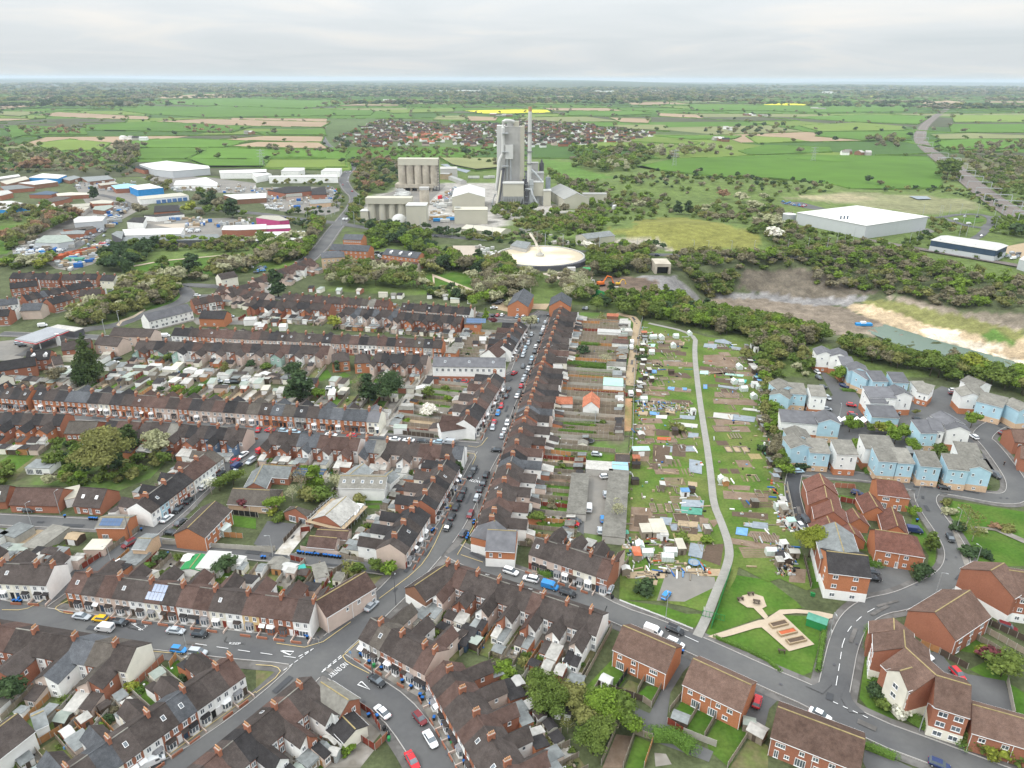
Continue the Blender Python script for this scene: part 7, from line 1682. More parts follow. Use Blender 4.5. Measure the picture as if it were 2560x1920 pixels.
for s,l,n in(("S 1000,500 1100,505",'farm with white sheds on the right',5),("S 1300,472 1340,475",'small white farm sheds far right',2),("S 920,560 960,566",'white farm buildings by the dark trees',3),("S 1400,668 1530,668",'farm with dark barn in the bright field',4),("S 870,605 930,615",'red roofed farm on the right',3),("R 500,607 640,610",'farm buildings on the left',4),("R 1060,580 1110,580",'blue-grey barns on the left',2),("R 1660,435 1740,440",'far farm with white walls',4),("R 2120,500 2212,505",'long sheds by the yellow field',4)):
 A,B=PTS(s)
 for k in range(n):
  f_=(k+.5)/n;x=A[0]+(B[0]-A[0])*f_;y=A[1]+(B[1]-A[1])*f_+rr.uniform(-20,20);L=math.hypot(B[0]-A[0],B[1]-A[1])/n*rr.uniform(.5,.9);L=min(L,45)
  bld('farm_building',f'{l}','farm building',[(x-L/2,y),(x+L/2,y+rr.uniform(-5,5))],rr.choice(['W','V','G']),rr.choice(['w','k','l','e']),14,5,8,gr=1.2)
for k in range(34): # long white sheds on the horizon
 x=rr.choice([rr.uniform(-3300,-200),rr.uniform(600,3600)]);y=rr.uniform(7600,8600);L=rr.uniform(80,260)
 if k<16:bld('logistics_shed','long white shed on the far horizon','warehouse',[(x,y),(x+L,y)],'W','w',90,14,17,gr=2)
# ================================================================ ALLOTMENTS
patch('allotment_grass',"L 1120,70 1300,120 1600,190 1680,215 2060,270 2110,330 2140,470 2175,640 2200,760 I -20,150 130,380 200,640 240,800 300,1000 370,1290 330,1300 100,1200 0,1230 H 1960,1100 1930,1200 1830,1380 C 1640,100 1500,60 1250,10 930,0 H 925,1380 945,900 1000,250 1020,0 L 1050,560 1090,200",'allot_grass',.106)
BEDS=[("X",[("k","400,290 620,300 640,350 380,330"),("k","700,320 860,335 860,390 710,375"),("s","350,450 520,460 540,520 350,500"),("s","540,460 950,480 950,545 560,525"),("k","620,620 860,625 940,690 900,705 610,665"),("d","200,1150 330,1155 325,1205 205,1200"),("s","380,965 560,990 560,1030 350,1020"),("k","650,990 920,1005 930,1060 660,1040"),("s","180,1390 430,1400 420,1500 165,1490"),("k","440,1400 630,1420 625,1500 440,1490"),("s","1170,640 1560,600 1690,640 1560,640 1400,600 1050,540 1040,580"),("k","1050,530 1400,560 1560,600 1540,630 1200,600 1040,570"),("s","1100,380 1300,370 1550,440 1540,560 1100,500"),("k","1280,250 1440,265 1470,305 1290,295"),("k","1255,690 1510,720 1490,780 1260,745"),("s","1250,885 1590,900 1600,980 1250,960"),("s","1230,980 1600,990 1840,1040 1850,1080 1240,1050"),("b","460,180 550,185 550,215 460,210"),("d","760,195 840,195 830,235 760,235"),("s","1160,190 1250,190 1240,230 1180,235"),("s","1270,1325 1380,1335 1380,1370 1270,1365"),("d","640,1100 700,1110 700,1190 570,1170 575,1110"),("s","350,800 570,830 560,860 350,850"),("s","600,810 930,850 920,900 600,870"),("s","300,870 570,885 560,960 320,930")]),
("H",[("s","1070,60 1190,70 1180,190 1060,180"),("k","1220,40 1370,60 1350,200 1215,190"),("k","1390,30 1500,40 1500,150 1380,140"),("k","1190,200 1270,205 1260,260 1185,250"),("s","1030,580 1220,590 1200,800 1010,790"),("k","1060,650 1180,655 1165,760 1050,750"),("k","1450,655 1600,660 1600,700 1440,690"),("k","1430,750 1610,770 1600,820 1420,800"),("s","1620,670 1700,680 1690,760 1620,750"),("d","1440,700 1610,715 1600,765 1430,745"),("k","1430,890 1530,900 1500,1000 1420,960"),("k","1680,910 1830,900 1800,1090 1630,1030"),("s","1860,390 2060,400 2050,440 1870,430"),("s","1820,440 2212,470 2212,540 1830,510"),("k","1900,620 2212,640 2212,690 1900,660"),("s","2060,790 2212,800 2212,890 2030,830"),("s","1890,850 2212,900 2212,950 1890,900"),("d","1180,1210 1260,1215 1250,1260 1180,1250"),("s","1290,350 1370,360 1360,410 1280,400"),("d","1520,360 1600,370 1600,410 1520,400"),("d","950,1150 1330,1120 1320,1200 1000,1200"),("d","1340,1100 1800,1120 1790,1180 1640,1180 1400,1120"),("d","950,900 1050,900 1040,950 950,940"),("k","1290,870 1400,900 1380,960 1290,940"),("s","1230,990 1310,1000 1300,1060 1220,1050"),("s","1080,10 1200,10 1200,40 1080,35"),("s","1700,700 1760,690 1780,720 1740,760")]),
("I",[("s","0,820 100,830 90,900 0,890"),("s","0,900 80,910 70,980 0,970"),("s","190,1110 330,1120 320,1240 180,1230"),("s","70,700 150,720 140,750 70,740")])]
BM={'s':'soil','k':ZJ,'d':Qy,'b':Qt}
for cr,L_ in BEDS:
 for i,(m,s)in enumerate(L_):patch('vegetable_bed',cr+' '+s,BM[m],.13+.003*i)
# ground sheets laid over plots
def sheet(s,m,label):
 P=PTS(s);c=(sum(p[0]for p in P)/len(P),sum(p[1]for p in P)/len(P));b=MB();b.prism([(p[0]-c[0],p[1]-c[1])for p in(P if sum(P[i][0]*P[(i+1)%len(P)][1]-P[(i+1)%len(P)][0]*P[i][1]for i in range(len(P)))>0 else P[::-1])],.0,.14);reg(b.build('ground_sheet',m,None,(c[0],c[1],.2)),label,'ground sheet','sheets laid over allotment beds')
for s,m,l in[("X 1110,222 1290,228 1270,290 1095,270",Qt,'grey weed sheet at the top of the right allotments'),("X 1260,170 1380,160 1490,210 1470,235 1250,200",Qt,'grey sheet right of the track top'),("X 1470,255 1620,280 1600,315 1490,300",Qt,'grey sheet beside the brown bed'),("X 1510,1200 1820,1240 1800,1310 1510,1280",Qt,'large dark grey sheet in the right allotments'),("X 1240,1175 1510,1205 1500,1280 1230,1240",Qi,'whitish stained sheet left of the large dark grey one'),
 ("X 350,582 450,590 450,635 365,630",QH,'turquoise blue cover near the lane'),("X 335,228 435,228 420,268 330,262",Zg,'pale green cover near the track top'),("X 610,820 700,825 690,875 600,850",QH,'left pale blue sheet on the framed beds'),("X 800,830 870,835 865,870 800,865",QH,'right pale blue sheet on the framed beds'),("X 1500,710 1700,725 1680,770 1500,740",'plastic_teal','long turquoise net tunnel'),
 ("X 1400,632 1660,655 1640,682 1395,655",Zg,'long pale green net beside the turquoise one'),("X 1300,795 1590,830 1560,862 1300,820",Qt,'long grey net below the turquoise one'),("X 355,1160 490,1175 480,1215 355,1205",QH,'bright blue tarpaulin near the rubbish heap'),("X 770,1210 985,1225 975,1275 770,1260",Qt,'grey green sheet beside the track'),("X 700,1310 1020,1340 1010,1390 690,1360",Qi,'pale strips of fleece left of the track'),
 ("X 890,1455 1030,1465 1025,1530 885,1520",Qt,'bluish sheet left of the track'),("X 440,1210 600,1215 590,1265 440,1255",Qi,'cream boards laid on the grass'),("X 1650,1110 1840,1130 1830,1160 1640,1140",Qi,'pale fleece strip in the right allotments'),("X 1050,600 1165,600 1165,650 1045,640",Zg,'pale blue cold frames right of the track'),("X 1095,790 1150,790 1150,850 1095,845",QH,'small blue tarpaulin right of the track'),
 ("H 1470,520 1660,530 1650,600 1460,580",Qt,'grey sheet above the green one'),("H 1460,582 1645,590 1640,655 1458,640",Zk,'green weed sheet in the left allotments'),("H 1540,895 1660,915 1640,1030 1520,1005",Qt,'blue grey sheet by the bend of the track'),("H 1280,672 1385,680 1370,745 1265,730",Qt,'small grey sheet left of the brown bed'),("H 1530,170 1640,190 1640,300 1530,280",Qt,'slate coloured beds beside the track'),
 ("H 1940,760 2040,770 2030,835 1930,820",QH,'bright blue sheet with white rim'),("H 2080,710 2212,725 2212,780 2070,765",Qt,'grey sheet by the right hedge'),("L 1255,1085 1375,1090 1370,1115 1255,1108",Zq,'row of orange planks on the left allotments'),("H 1435,700 1610,715 1600,765 1430,745",Qy,'straw coloured bed cover'),("H 2010,720 2080,725 2070,760 2000,750",Qt,'narrow grey sheet by the right hedge')]:sheet(s,m,l)
rr=random.Random(21)
def greenhouse(p,rot,w=2.2,l=3.2,where=Q9):
 w,l=round(w,1),round(l,1);t=thing('greenhouse',f"pale {'small' if l<2.8 else 'glass'} greenhouse {where}",'greenhouse',(p[0],p[1],.13),rot)
 cached('glazing',('gh',w,l),[ZO],lambda b:(wall_gable(b,-l/2,l/2,-w/2,w/2,1.6,2.4),roof_gable(b,-l/2,l/2,-w/2,w/2,1.6,2.4,.03,.03,.03)),t)
 def fr(b):
  n=max(2,int(l/.8))
  for k in range(n+1):
   x=-l/2+l*k/n
   for s in(-1,1):b.box(x-.04,s*w/2-.05,0,x+.04,s*w/2+.05,1.65)
  b.box(-l/2-.05,-.06,2.42,l/2+.05,.06,2.5);
  for s in(-1,1):b.box(-l/2-.05,s*w/2-.06,1.62,l/2+.05,s*w/2+.06,1.7)
 cached('frame',('gf',w,l),['upvc'],fr,t)
def at_(s,f=G0):return PTS(s,0,f)
def drot():return .05+rr.choice([0,1.57])+rr.uniform(-.12,.12)
for q in at_("X 715,140 400,150 1610,780 1520,770 1650,870 905,100 515,155 380,360 270,1015 680,270 H 1340,1040 1365,990 1165,1000 1100,940 1805,365 C 470,600 I 105,600 20,990 X 1790,975 1860,845 1590,565"):greenhouse(q,drot(),rr.uniform(1.8,2.6),rr.uniform(2.4,3.8))
AS=[("X 275,110",Zi,Qa),("X 280,165",Qn,Qd),("X 290,205",Qn,'upvc'),("X 260,275",Qi,Qa),("X 270,490",Qi,Qd),("X 250,570",Qk,Qa),("X 250,830",Qk,Qa),("X 215,870",Qn,Qa),("X 200,930",Qm,QN),("X 245,365",Qm,Qa),("X 110,235",'x','x'),("X 235,1520",Qm,Qa),
("X 290,710",Qi,Qd),("X 380,745",Qi,Qd),("X 345,620",Qk,Qd),("X 650,635",Qd,Qd),("X 1740,500",Qi,Qd),("X 1760,560",Qk,Qa),("X 1790,600",Qi,Qa),("X 1800,630",Qk,Qd),("X 1830,740",'blue_metal_roof',Qd),("X 1800,820",Qm,'upvc'),("X 1910,955",Qx,Qd),("X 1915,1010",Qm,Qa),("X 1770,280",Qi,'upvc'),
("X 1690,290",Qn,Qa),("X 1880,1290",Qr,Qa),("X 1900,1350",Qi,Qd),("X 1920,1420",Qn,Qa),("X 1820,330",Qk,'upvc'),("X 700,1470",QL,Qd),("X 950,1195",Qm,'upvc'),("H 1070,240",Qx,Qd),("H 1070,190",Zi,Qj),("H 1350,200",Qi,Qa),("H 1060,380",Qx,Qd),("H 1295,425",Qm,Qa),("H 1550,455",Qx,Qd),
("H 1490,480",QH,'upvc'),("H 1070,1000",Zi,Qa),("H 1080,1035",Zq,Qa),("H 1310,860",Qk,'upvc'),("H 1680,800",Qk,Qa),("H 980,1160",Qm,Qa),("H 970,840",Zk,Qa),("H 1840,385",QJ,Qj),("H 2090,575",Qr,Qd),("I 120,550",Qk,Qd),("I 110,600",Qi,Qa),("I 190,745",Zg,'upvc'),("I 130,640",Qr,Qa),("I 130,930",Qm,'upvc'),("I 215,1010",Qi,Qa),("I 150,1060",Qm,Qd),("I 90,1090",Qk,Qa),("I 110,1050",Qx,Qd),("I 20,220",Qn,Qd),("I 10,120",Qx,Qd),("I 75,310",Qn,Qa),("I 60,350",Qt,Qa),("L 1100,650",Qi,Qa),("L 1110,620",Qx,Qd),("X 1870,790",QH,Qa)]
SHEDN.update({Qi:'off-white',Qd:'dark',QH:'blue',Zk:'green',Zg:'pale green',Zq:'rust red',Qt:'grey'})
for a,r_,w_ in AS:
 if r_=='x':continue
 q=at_(a)[0];shed(q,drot(),rr.uniform(1.7,2.8),rr.uniform(1.6,2.4),rr,Q9,150,w_,r_)
for s,m,sz,l in(("H 1240,830 1270,770",QJ,(4.2,6.5),'large ribbed cream roof'),("H 1140,840 1160,800",QJ,(3.0,4),'smaller ribbed cream roof'),("H 1415,950 1480,965",QJ,(2.2,4.5),'long low cream roof'),("H 1110,115 1110,140",Zg,(6,2.6),'mint green roof'),("I 105,1050 1,1",Qi,(2,3),'x')):
 if l=='x':continue
 q=at_(s);shed(((q[0][0]+q[1][0])/2,(q[0][1]+q[1][1])/2),.05,sz[0],sz[1],rr,Q9,150,Qa,m,2.4,'pent',l.split(' roof')[0]+' topped ')
# the green park cabin, planters, picnic tables
q=at_("D 415,225")[0];a_,c_=PTS("D 360,235 430,260");t=thing('park_cabin','green metal cabin beside the planters in the small park','cabin',(q[0],q[1],.1),math.atan2(c_[1]-a_[1],c_[0]-a_[0]))
b=MB();wall_gable(b,-2.3,2.3,-1.3,1.3,2.2,2.7);b.build('wall',Qw,t);b=MB();roof_gable(b,-2.3,2.3,-1.3,1.3,2.2,2.7,.1,.06,.1);b.build('roof',Zk,t)
def planter(s,m,l):
 P=PTS(s);L=math.hypot(P[1][0]-P[0][0],P[1][1]-P[0][1]);t=thing('planter',l,'planter',(P[0][0],P[0][1],.3),math.atan2(P[1][1]-P[0][1],P[1][0]-P[0][0]));b=MB();w=1.7
 b.box(0,-w/2,0,L,-w/2+.25,.6);b.box(0,w/2-.25,0,L,w/2,.6);b.box(0,-w/2+.25,0,.25,w/2-.25,.6);b.box(L-.25,-w/2+.25,0,L,w/2-.25,.6);b.build('timber_edge',Qy,t);b=MB();b.box(.25,-w/2+.25,0,L-.25,w/2-.25,.45);b.build('filling',m,t)
planter("D 20,240 160,205",ZJ,'top timber planter with green seedlings');planter("D 90,310 235,275",Zq,'middle timber planter filled with red mulch');planter("D 165,380 315,345",ZJ,'bottom timber planter with dark soil')
for q,l in zip(at_("H 2060,1345 2110,1415 1970,1390 D 115,460"),('upper dark bench on the round sand patch','dark picnic table on the round sand patch','left dark bench on the round sand patch','dark bench on the lawn below the planters')):
 t=thing('picnic_table' if 'table' in l else 'bench',l,'bench',(q[0],q[1],.3),rr.uniform(-.3,.3));b=MB();b.box(-.9,-.3,.7,.9,.3,.78,bottom=True);b.build('table_top' if 'table' in l else 'seat',Qd,t);b=MB();
 for s in(-.6,.6):b.box(s-.06,-.5,0,s+.06,.5,.7)
 b.build('leg',Qd,t)
 if 'table' in l:b=MB();b.box(-.9,-.85,.42,.9,-.6,.48);b.box(-.9,.6,.42,.9,.85,.48);b.build('seat',Qd,t)
def tramp(s,l,r=1.8,blue=False):
 q=at_(s)[0];t=thing('trampoline',l,'trampoline',(q[0],q[1],.1),0);b=MB();b.cyl(0,0,.75,.85,r*.82,r*.82,20);b.build('mat',Qp if not blue else Qt,t)
 b=MB();n=24;o_=[(r*math.cos(2*math.pi*k/n),r*math.sin(2*math.pi*k/n))for k in range(n)];i_=[(p[0]*.82,p[1]*.82)for p in o_]
 for k in range(n):b.q([(*o_[k],.88),(*o_[(k+1)%n],.88),(*i_[(k+1)%n],.88),(*i_[k],.88)])
 for k in range(0,n,4):b.box(o_[k][0]-.04,o_[k][1]-.04,0,o_[k][0]+.04,o_[k][1]+.04,2.2)
 b.build('frame',QH if blue else Qs,t)
tramp("L 665,1130",'round black trampoline in a fenced garden behind the main street',2.0);tramp("H 1570,1080",'blue rimmed trampoline in the allotments',1.6,True);tramp("A 640,900",'white paddling pool beside the cream wing',1.2)
# worked plots in rows either side of the track
PL=MB();PM=['soil',ZJ,Qy,QY,Qt,ZE,'leaf_litter'];TF=MB()
for P in(PTS("L 1120,130 1575,215 1575,500 1610,900 1680,1300 H 1690,560 1830,900 1760,1100 960,880 985,500 1020,0 L 1065,600"),PTS("L 1640,250 2040,300 2110,450 2150,700 I 0,150 120,450 190,760 270,1050 290,1180 0,1200 H 1990,1050 1900,800 1780,560 1740,300 L 1650,800")):
 y0,y1=min(p[1]for p in P),max(p[1]for p in P);y=y0+2
 while y<y1-3:
  d=rr.uniform(3,5.6);x=min(p[0]for p in P)+rr.uniform(0,3)
  while x<max(p[0]for p in P):
   w=rr.uniform(4,15);cs=[(x,y),(x+w,y),(x+w,y+d),(x,y+d)]
   if all(inpoly(a,b_,P)for a,b_ in cs)and rr.random()<.86 and all(pdist(a,b_,TRK,False)>2.4 for a,b_ in cs+[(x+w/2,y+d/2)]):
    k=rr.choices(range(7),[40,18,8,16,4,3,5])[0];nb=1 if rr.random()<.5 else rr.randint(2,5);st=w/nb
    for q in range(nb):
     g=.35 if nb>1 else 0;PL.q([(x+q*st+g,y,.112),(x+(q+1)*st-g,y,.112),(x+(q+1)*st-g,y+d,.112),(x+q*st+g,y+d,.112)],k)
     if nb>1 and rr.random()<.6:
      for yy in(y,y+d-.15):TF.box(x+q*st+g,yy,.1,x+(q+1)*st-g,yy+.15,.42)
      for xx in(x+q*st+g,x+(q+1)*st-g-.15):TF.box(xx,y,.1,xx+.15,y+d,.42)
    if k<2 and rr.random()<.45:
     n=int(d/.9)
     for r_ in range(n):PL.q([(x+.4,y+.3+r_*.9,.117),(x+w-.4,y+.3+r_*.9,.117),(x+w-.4,y+.55+r_*.9,.117),(x+.4,y+.55+r_*.9,.117)],7)
   x+=w+rr.choice([.6,.8,1.5])
  y+=d+rr.choice([.7,.9,1.4,2.2])
struct(PL.build('vegetable_plots',PM+['allot_grass']));o=TF.build('bed_edging',Qa);o['kind']=ZD;o[Zn]='timber edging boards of the raised allotment beds';o[Zf]='edging'
# small clutter lying about the allotments, past counting
b=MB();CM=['upvc',Qi,Zh,Zk,Qa,Qh,Qp,Qy,QH,Zq]
ALP=[PTS("L 1110,120 1580,210 1590,500 1620,900 1690,1300 H 1720,560 1850,900 1800,1160 1340,1110 960,1200 980,500 1020,0 L 1050,560"),PTS("L 1620,230 2050,290 2120,450 2160,700 I 0,150 140,450 210,760 290,1050 300,1180 0,1200 H 1960,1050 1900,860 1790,600 1720,300 L 1640,800")]
EDG=[PTS("L 1110,100 1230,150 1200,500 1160,900 1100,1200 1030,1200 1060,600"),PTS("L 2040,300 2120,450 2170,700 I 40,150 170,450 250,760 180,780 20,500 L 2120,760 2050,450"),PTS("H 960,830 1400,860 1420,1000 1600,1080 1780,1130 1790,1190 1000,1200"),PTS("X 180,1010 550,1030 930,1060 940,1200 600,1150 200,1130"),PTS("I 40,550 190,560 240,800 130,760"),PTS("I 60,900 230,930 210,1170 60,1180")]
for P,n in[(ALP[0],210),(ALP[1],150)]+[(e,150)for e in EDG]:
 x0,x1=min(p[0]for p in P),max(p[0]for p in P);y0,y1=min(p[1]for p in P),max(p[1]for p in P);k=0
 while k<n:
  x,y=rr.uniform(x0,x1),rr.uniform(y0,y1)
  if not inpoly(x,y,P):continue
  k+=1
  if pdist(x,y,TRK,False)<2.6:continue
  a=rr.choice([0,1.57])+rr.uniform(-.3,.3);w_,l_=rr.uniform(.15,.8),rr.choice([rr.uniform(.3,1),rr.uniform(1,4)]);h_=rr.uniform(.2,.8);w_=min(w_,.35)if l_>1.2 else w_;h_=.3 if l_>1.2 else h_;ca,sa=math.cos(a),math.sin(a)
  q=[(x+u*ca-v*sa,y+u*sa+v*ca)for u,v in((-l_/2,-w_/2),(l_/2,-w_/2),(l_/2,w_/2),(-l_/2,w_/2))];b.prism(q,.08,.15+h_,rr.choices(range(10),[3,6,1,1,9,5,5,8,1,1])[0])
o=b.build('allotment_litter',CM);o['kind']=ZD;o[Zn]='boards, pots and scraps lying about the allotment plots';o[Zf]='litter'
# clutter in back gardens
b=MB()
for desc,A,rot,w,n,gl,rid,opt,dist in GARD:
 if dist>520:continue
 ux,uy=math.cos(rot),math.sin(rot)
 for _ in range(int(n*5)):
  u=rr.uniform(0,n*w);v=rr.uniform(TW+2,TW+gl-.5);x=A[0]+ux*u-uy*v;y=A[1]+uy*u+ux*v;a=rot+rr.choice([0,1.57,rr.uniform(0,3)]);l_,w_=rr.uniform(.25,1.5),rr.uniform(.15,.6);ca,sa=math.cos(a),math.sin(a)
  q=[(x+p*ca-r_*sa,y+p*sa+r_*ca)for p,r_ in((-l_/2,-w_/2),(l_/2,-w_/2),(l_/2,w_/2),(-l_/2,w_/2))];b.prism(q,.03,.1+rr.uniform(.1,.7),rr.choices(range(10),[4,4,1,1,6,4,5,5,1,1])[0])
o=b.build('garden_litter',CM);o['kind']=ZD;o[Zn]='small garden clutter in the back yards';o[Zf]='litter'
# pebbled tufts and weeds in grass are left to the material; hedges and fences
def hedge(s,w,h,label,m=ZB):
 P=resample(PTS(s),1.1);VS=[];rs=np.random.RandomState(int(abs(P[0][0]*10))%1000)
 lob=[(p[0]-P[0][0],p[1]-P[0][1],h*.45,w*.62)for p in P];n=int(len(P)*w*h*60)+80;V=leaves(rs,n,lob,.13,.5).reshape(-1,3);V[:,2]=np.clip((V[:,2]-h*.45)*h/(w*1.1)+h*.5,0,h*1.05)
 me=bpy.data.meshes.new(Z2);vs=[tuple(p)for p in V];fs=[(4*i,4*i+1,4*i+2,4*i+3)for i in range(n)]
 for a,c_ in zip(lob,lob[1:]):
  i0=len(vs);dx,dy=c_[0]-a[0],c_[1]-a[1];l=math.hypot(dx,dy)or 1;nx,ny=-dy/l*w*.38,dx/l*w*.38
  vs+=[(a[0]-nx,a[1]-ny,0),(a[0]+nx,a[1]+ny,0),(a[0]+nx*.7,a[1]+ny*.7,h*.7),(a[0]-nx*.7,a[1]-ny*.7,h*.7),(c_[0]-nx,c_[1]-ny,0),(c_[0]+nx,c_[1]+ny,0),(c_[0]+nx*.7,c_[1]+ny*.7,h*.7),(c_[0]-nx*.7,c_[1]-ny*.7,h*.7)]
  fs+=[(i0+3,i0+2,i0+6,i0+7),(i0,i0+3,i0+7,i0+4),(i0+1,i0+5,i0+6,i0+2)]
 me.from_pydata(vs,[],fs);me.materials.append(MATS[m]);o=link(Z2,me,None,(P[0][0],P[0][1],.1));reg(o,label,Z2)
for s,w,h,l in[("D 835,1270 1090,1370",2,1.3,'low clipped hedge beside the bottom brick row'),("D 1190,1000 1330,1090 1480,1150 1650,1190 1680,1270",3,1.5,'long curved clipped hedge below the brick flats'),("D 890,270 880,450",3,1.3,'clipped hedge block north of the curved flats'),("D 900,520 905,640 940,740 1010,800",2.4,1.3,'clipped hedge along the cream base of the flats'),("C 1220,1190 1400,1200 1550,1310",3.4,2.4,'bright green hedge by the lane corner'),("I 790,640 930,665",1,1.2,'yellow green hedge between the russet garages'),("I 860,1040 960,1100",3,1.5,'hedge beside the dark parked cars'),("L 470,460 800,490 880,500",4,2.6,'long dense dark hedge across the gardens'),("L 600,290 740,300",2.5,2.2,'dark garden hedge left of the blossom tree'),("J 1660,720 1810,620",2.5,2.2,'long green hedge between garages'),("J 830,700 1020,690",1,1,'x'),("L 400,980 700,985",3,1.6,'row of green bushes beside the earth plot'),("L 420,1040 700,1060",1.8,1.5,'dark hedge above the fenced gardens'),("I 1430,380 1900,420",1.6,1.0,'low shrubs along the front of the blue houses'),("I 830,230 860,300",2,1.2,'low hedge at the side of the blue pair'),("M 640,680 780,690",2,1.2,'clipped hedge below the bush at the blue house'),("H 250,1160 330,1190",2,2,'rounded bush hedge in front of the short terrace'),("I 240,300 180,400 I 380,700",.4,.4,'x'),("C 1760,330 2030,440 2212,530 D 100,620",1.1,.8,'low scrubby hedge along the park edge'),("D 430,620 460,420 490,230",1.4,1.0,'hedge on the right edge of the park'),("N 830,1220 1010,1240",3,2,'trimmed hedge in the left estate')]:
 if l!='x':hedge(s,w,h,l)
FW=[("C 570,800 860,260",'tall weathered fence beside the end white gable',Qa),("C 740,745 1130,880",'brown fence behind the upper brick row',Qd),("C 1130,880 1200,930 1310,720",'pale fence at the lane corner',Qa),("C 895,785 1025,590",'black fence between the brick row gardens',Qp),("C 1085,800 1165,650",'thin timber fence in the brick row gardens',Qa),("C 690,830 740,745",'short fence at the left of the lawn',Qa),
("C 1360,970 1470,830",'fence left of the second brick row',Qa),("C 1340,1070 1480,1160",'dark red fence by the grey shed',QP),("C 1480,1160 1760,1270",'concrete panel fence behind the second brick row',Qg),("C 1500,1120 1620,920",'first dividing fence behind the second brick row',Qa),("C 1660,1190 1780,980",'second dividing fence behind the second brick row',Qa),("C 1860,1452 2050,1160",'long fence at the bottom by the grey shed',Qa),("C 1140,1452 1215,1230",'orange stained fence at the bottom',Qj),("C 960,1452 1060,1160",'pale fence at the bottom',Qa),("C 770,1430 890,1150",'mossy fence at the bottom',Qa),("C 1060,1160 1210,1210",'short fence joining the bottom gardens',Qa),
("C 350,730 500,500",'pale panel fence below the white wings',Qg),("C 140,620 320,370",'panel fence left of the lawn',Qa),("C 0,850 130,640",'fence post row at left of the pale gardens',Qg),("C 70,960 170,770",'concrete fence in the narrow gardens',Qg),("C 190,1190 280,960",'narrow timber fence by the white shed',Qa),
("B 1920,480 2040,270",'dark garden room fence',Qd),("B 1960,570 2180,430",'timber fence below the grass patch',Qa),("B 860,905 1000,1000 1080,1140",'curved dark red fence by the blue bins',QP),("B 820,1160 1030,1300",'dark red fence across the yard',QP),("B 1030,1300 1140,1190",'brick end wall of the yard',QN),
("A 1040,880 1420,520",'brown brick garden wall beside the black yard',QN),("A 270,1300 690,1040",'long orange fence at the bottom left',Qj),("A 410,990 690,1020",'orange fence round the green lawn',Qj),("A 1470,590 1530,500",'short orange fence by the parked car',Qj),
("E 1410,905 2212,960 F 150,980",'long weathered fence along the alley',Qg),("E 910,1000 1210,780",'timber fence beside the solar house',Qa),("E 715,1120 910,990",'dark red fence beside the alley',QP),("E 1830,830 2100,850",'orange fence behind the brick row',Qj),("E 1970,640 2212,665 F 20,670",'black fence around the small lawn',Qp),("E 380,300 860,310",'dark fence below the big dark tree',Qd),
("F 0,960 170,960",'corrugated fence of the grey yard',Qg),("F 240,900 400,720 620,560 690,430",'dark fence climbing beside the gravel lane',Qd),("F 390,960 780,1020",'pink rendered wall behind the blue bins',Zc),("F 780,1040 1040,1070",'low wall in front of the pink end house',Qg),("F 390,870 390,800 470,790",'red fence at the alley corner',QP),("F 590,1210 750,1110",'timber fence of the sandy yard',Qa),("F 270,1240 430,1060",'first long panel fence behind the long terrace',Qg),("F 360,1350 560,1090",'second long panel fence behind the long terrace',Qa),("F 300,1040 430,1070",'dark red back fence by the playhouse',QP),
("L 1130,50 1095,200 1060,500 1050,760 1040,1190 H 1010,150",'long wire mesh fence on the left of the allotments',Qh),("I 160,400 230,740 250,800",'pale panel fence beside the narrow lane',Qg),("I 310,1030 370,1280",'dark timber fence left of the brick flats',Qd),("H 930,1390 C 1250,130 1560,255",'low white rail along the allotment frontage','upvc'),("H 1890,1130 1800,1400 C 1720,250",'green wire fence beside the gravel track',Qw),
("I 620,530 780,560",'dark red garden wall beside the stepped row',QP),("I 570,410 740,420",'back fence of the stepped row',QN),("I 740,420 770,530",'side wall of the stepped row garden',QN),("D 1690,280 2100,520",'pale fence between gardens behind the plain gable',Qa),("D 1770,220 2212,470",'second fence between gardens behind the plain gable',Qa),("D 1850,190 2300,400",'brown fence beside the maroon car',Qd),("D 1310,395 1470,460",'orange fence beside the white car',Qj),("D 1480,470 1720,600",'slatted bin store fence',Qd),("D 2060,710 2120,1010",'curved wall of the flats car park',Qg),
("L 240,1210 510,1250",'patchwork garden fence of orange and grey panels',Qj),("L 520,1180 890,1220",'grey garden fence above the lawn with a white car',Qa),("L 480,1120 960,1110",'grey fence below the trampoline',Qa),("L 370,1050 1030,1080",'post and rail fence above the trampoline',Qa),("L 530,700 1000,730",'dark red fence above the earth plot',QP),("L 740,690 715,1000",'grey fence on the left of the earth plot',Qh),("L 560,100 920,110",'orange timber fence of the nursery frames',Qj),("K 1270,1060 1540,1090",'dark fence along the side road',Qd),("K 1290,1040 1490,1050",'dark red fence along the side road',QP),("K 1240,900 1580,950",'long weathered fence above the pale garage',Qg),("K 1040,660 1230,520",'row of fence posts by the gravel lane',Qj),("K 1320,690 1520,470",'pale wall of the gravel lane',Qg)]
for s,l,m in FW:
 P=PTS(s)
 for a,c_ in zip(P,P[1:]):fence(a,c_,l,.5 if 'low' in l or 'rail' in l else 1.85,m,.06,group=l if len(P)>2 else 'garden and yard fences',posts=Qg if m not in('upvc',Qh,Qw,Zc)else m)
def xshed(s,wm,rm,l,w=2.4,d=2.2,h=2.1,kind=ZF):
 P=PTS(s);shed(P[0],math.atan2(P[1][1]-P[0][1],P[1][0]-P[0][0]),w,d,rr,l,150,wm,rm,h,kind)
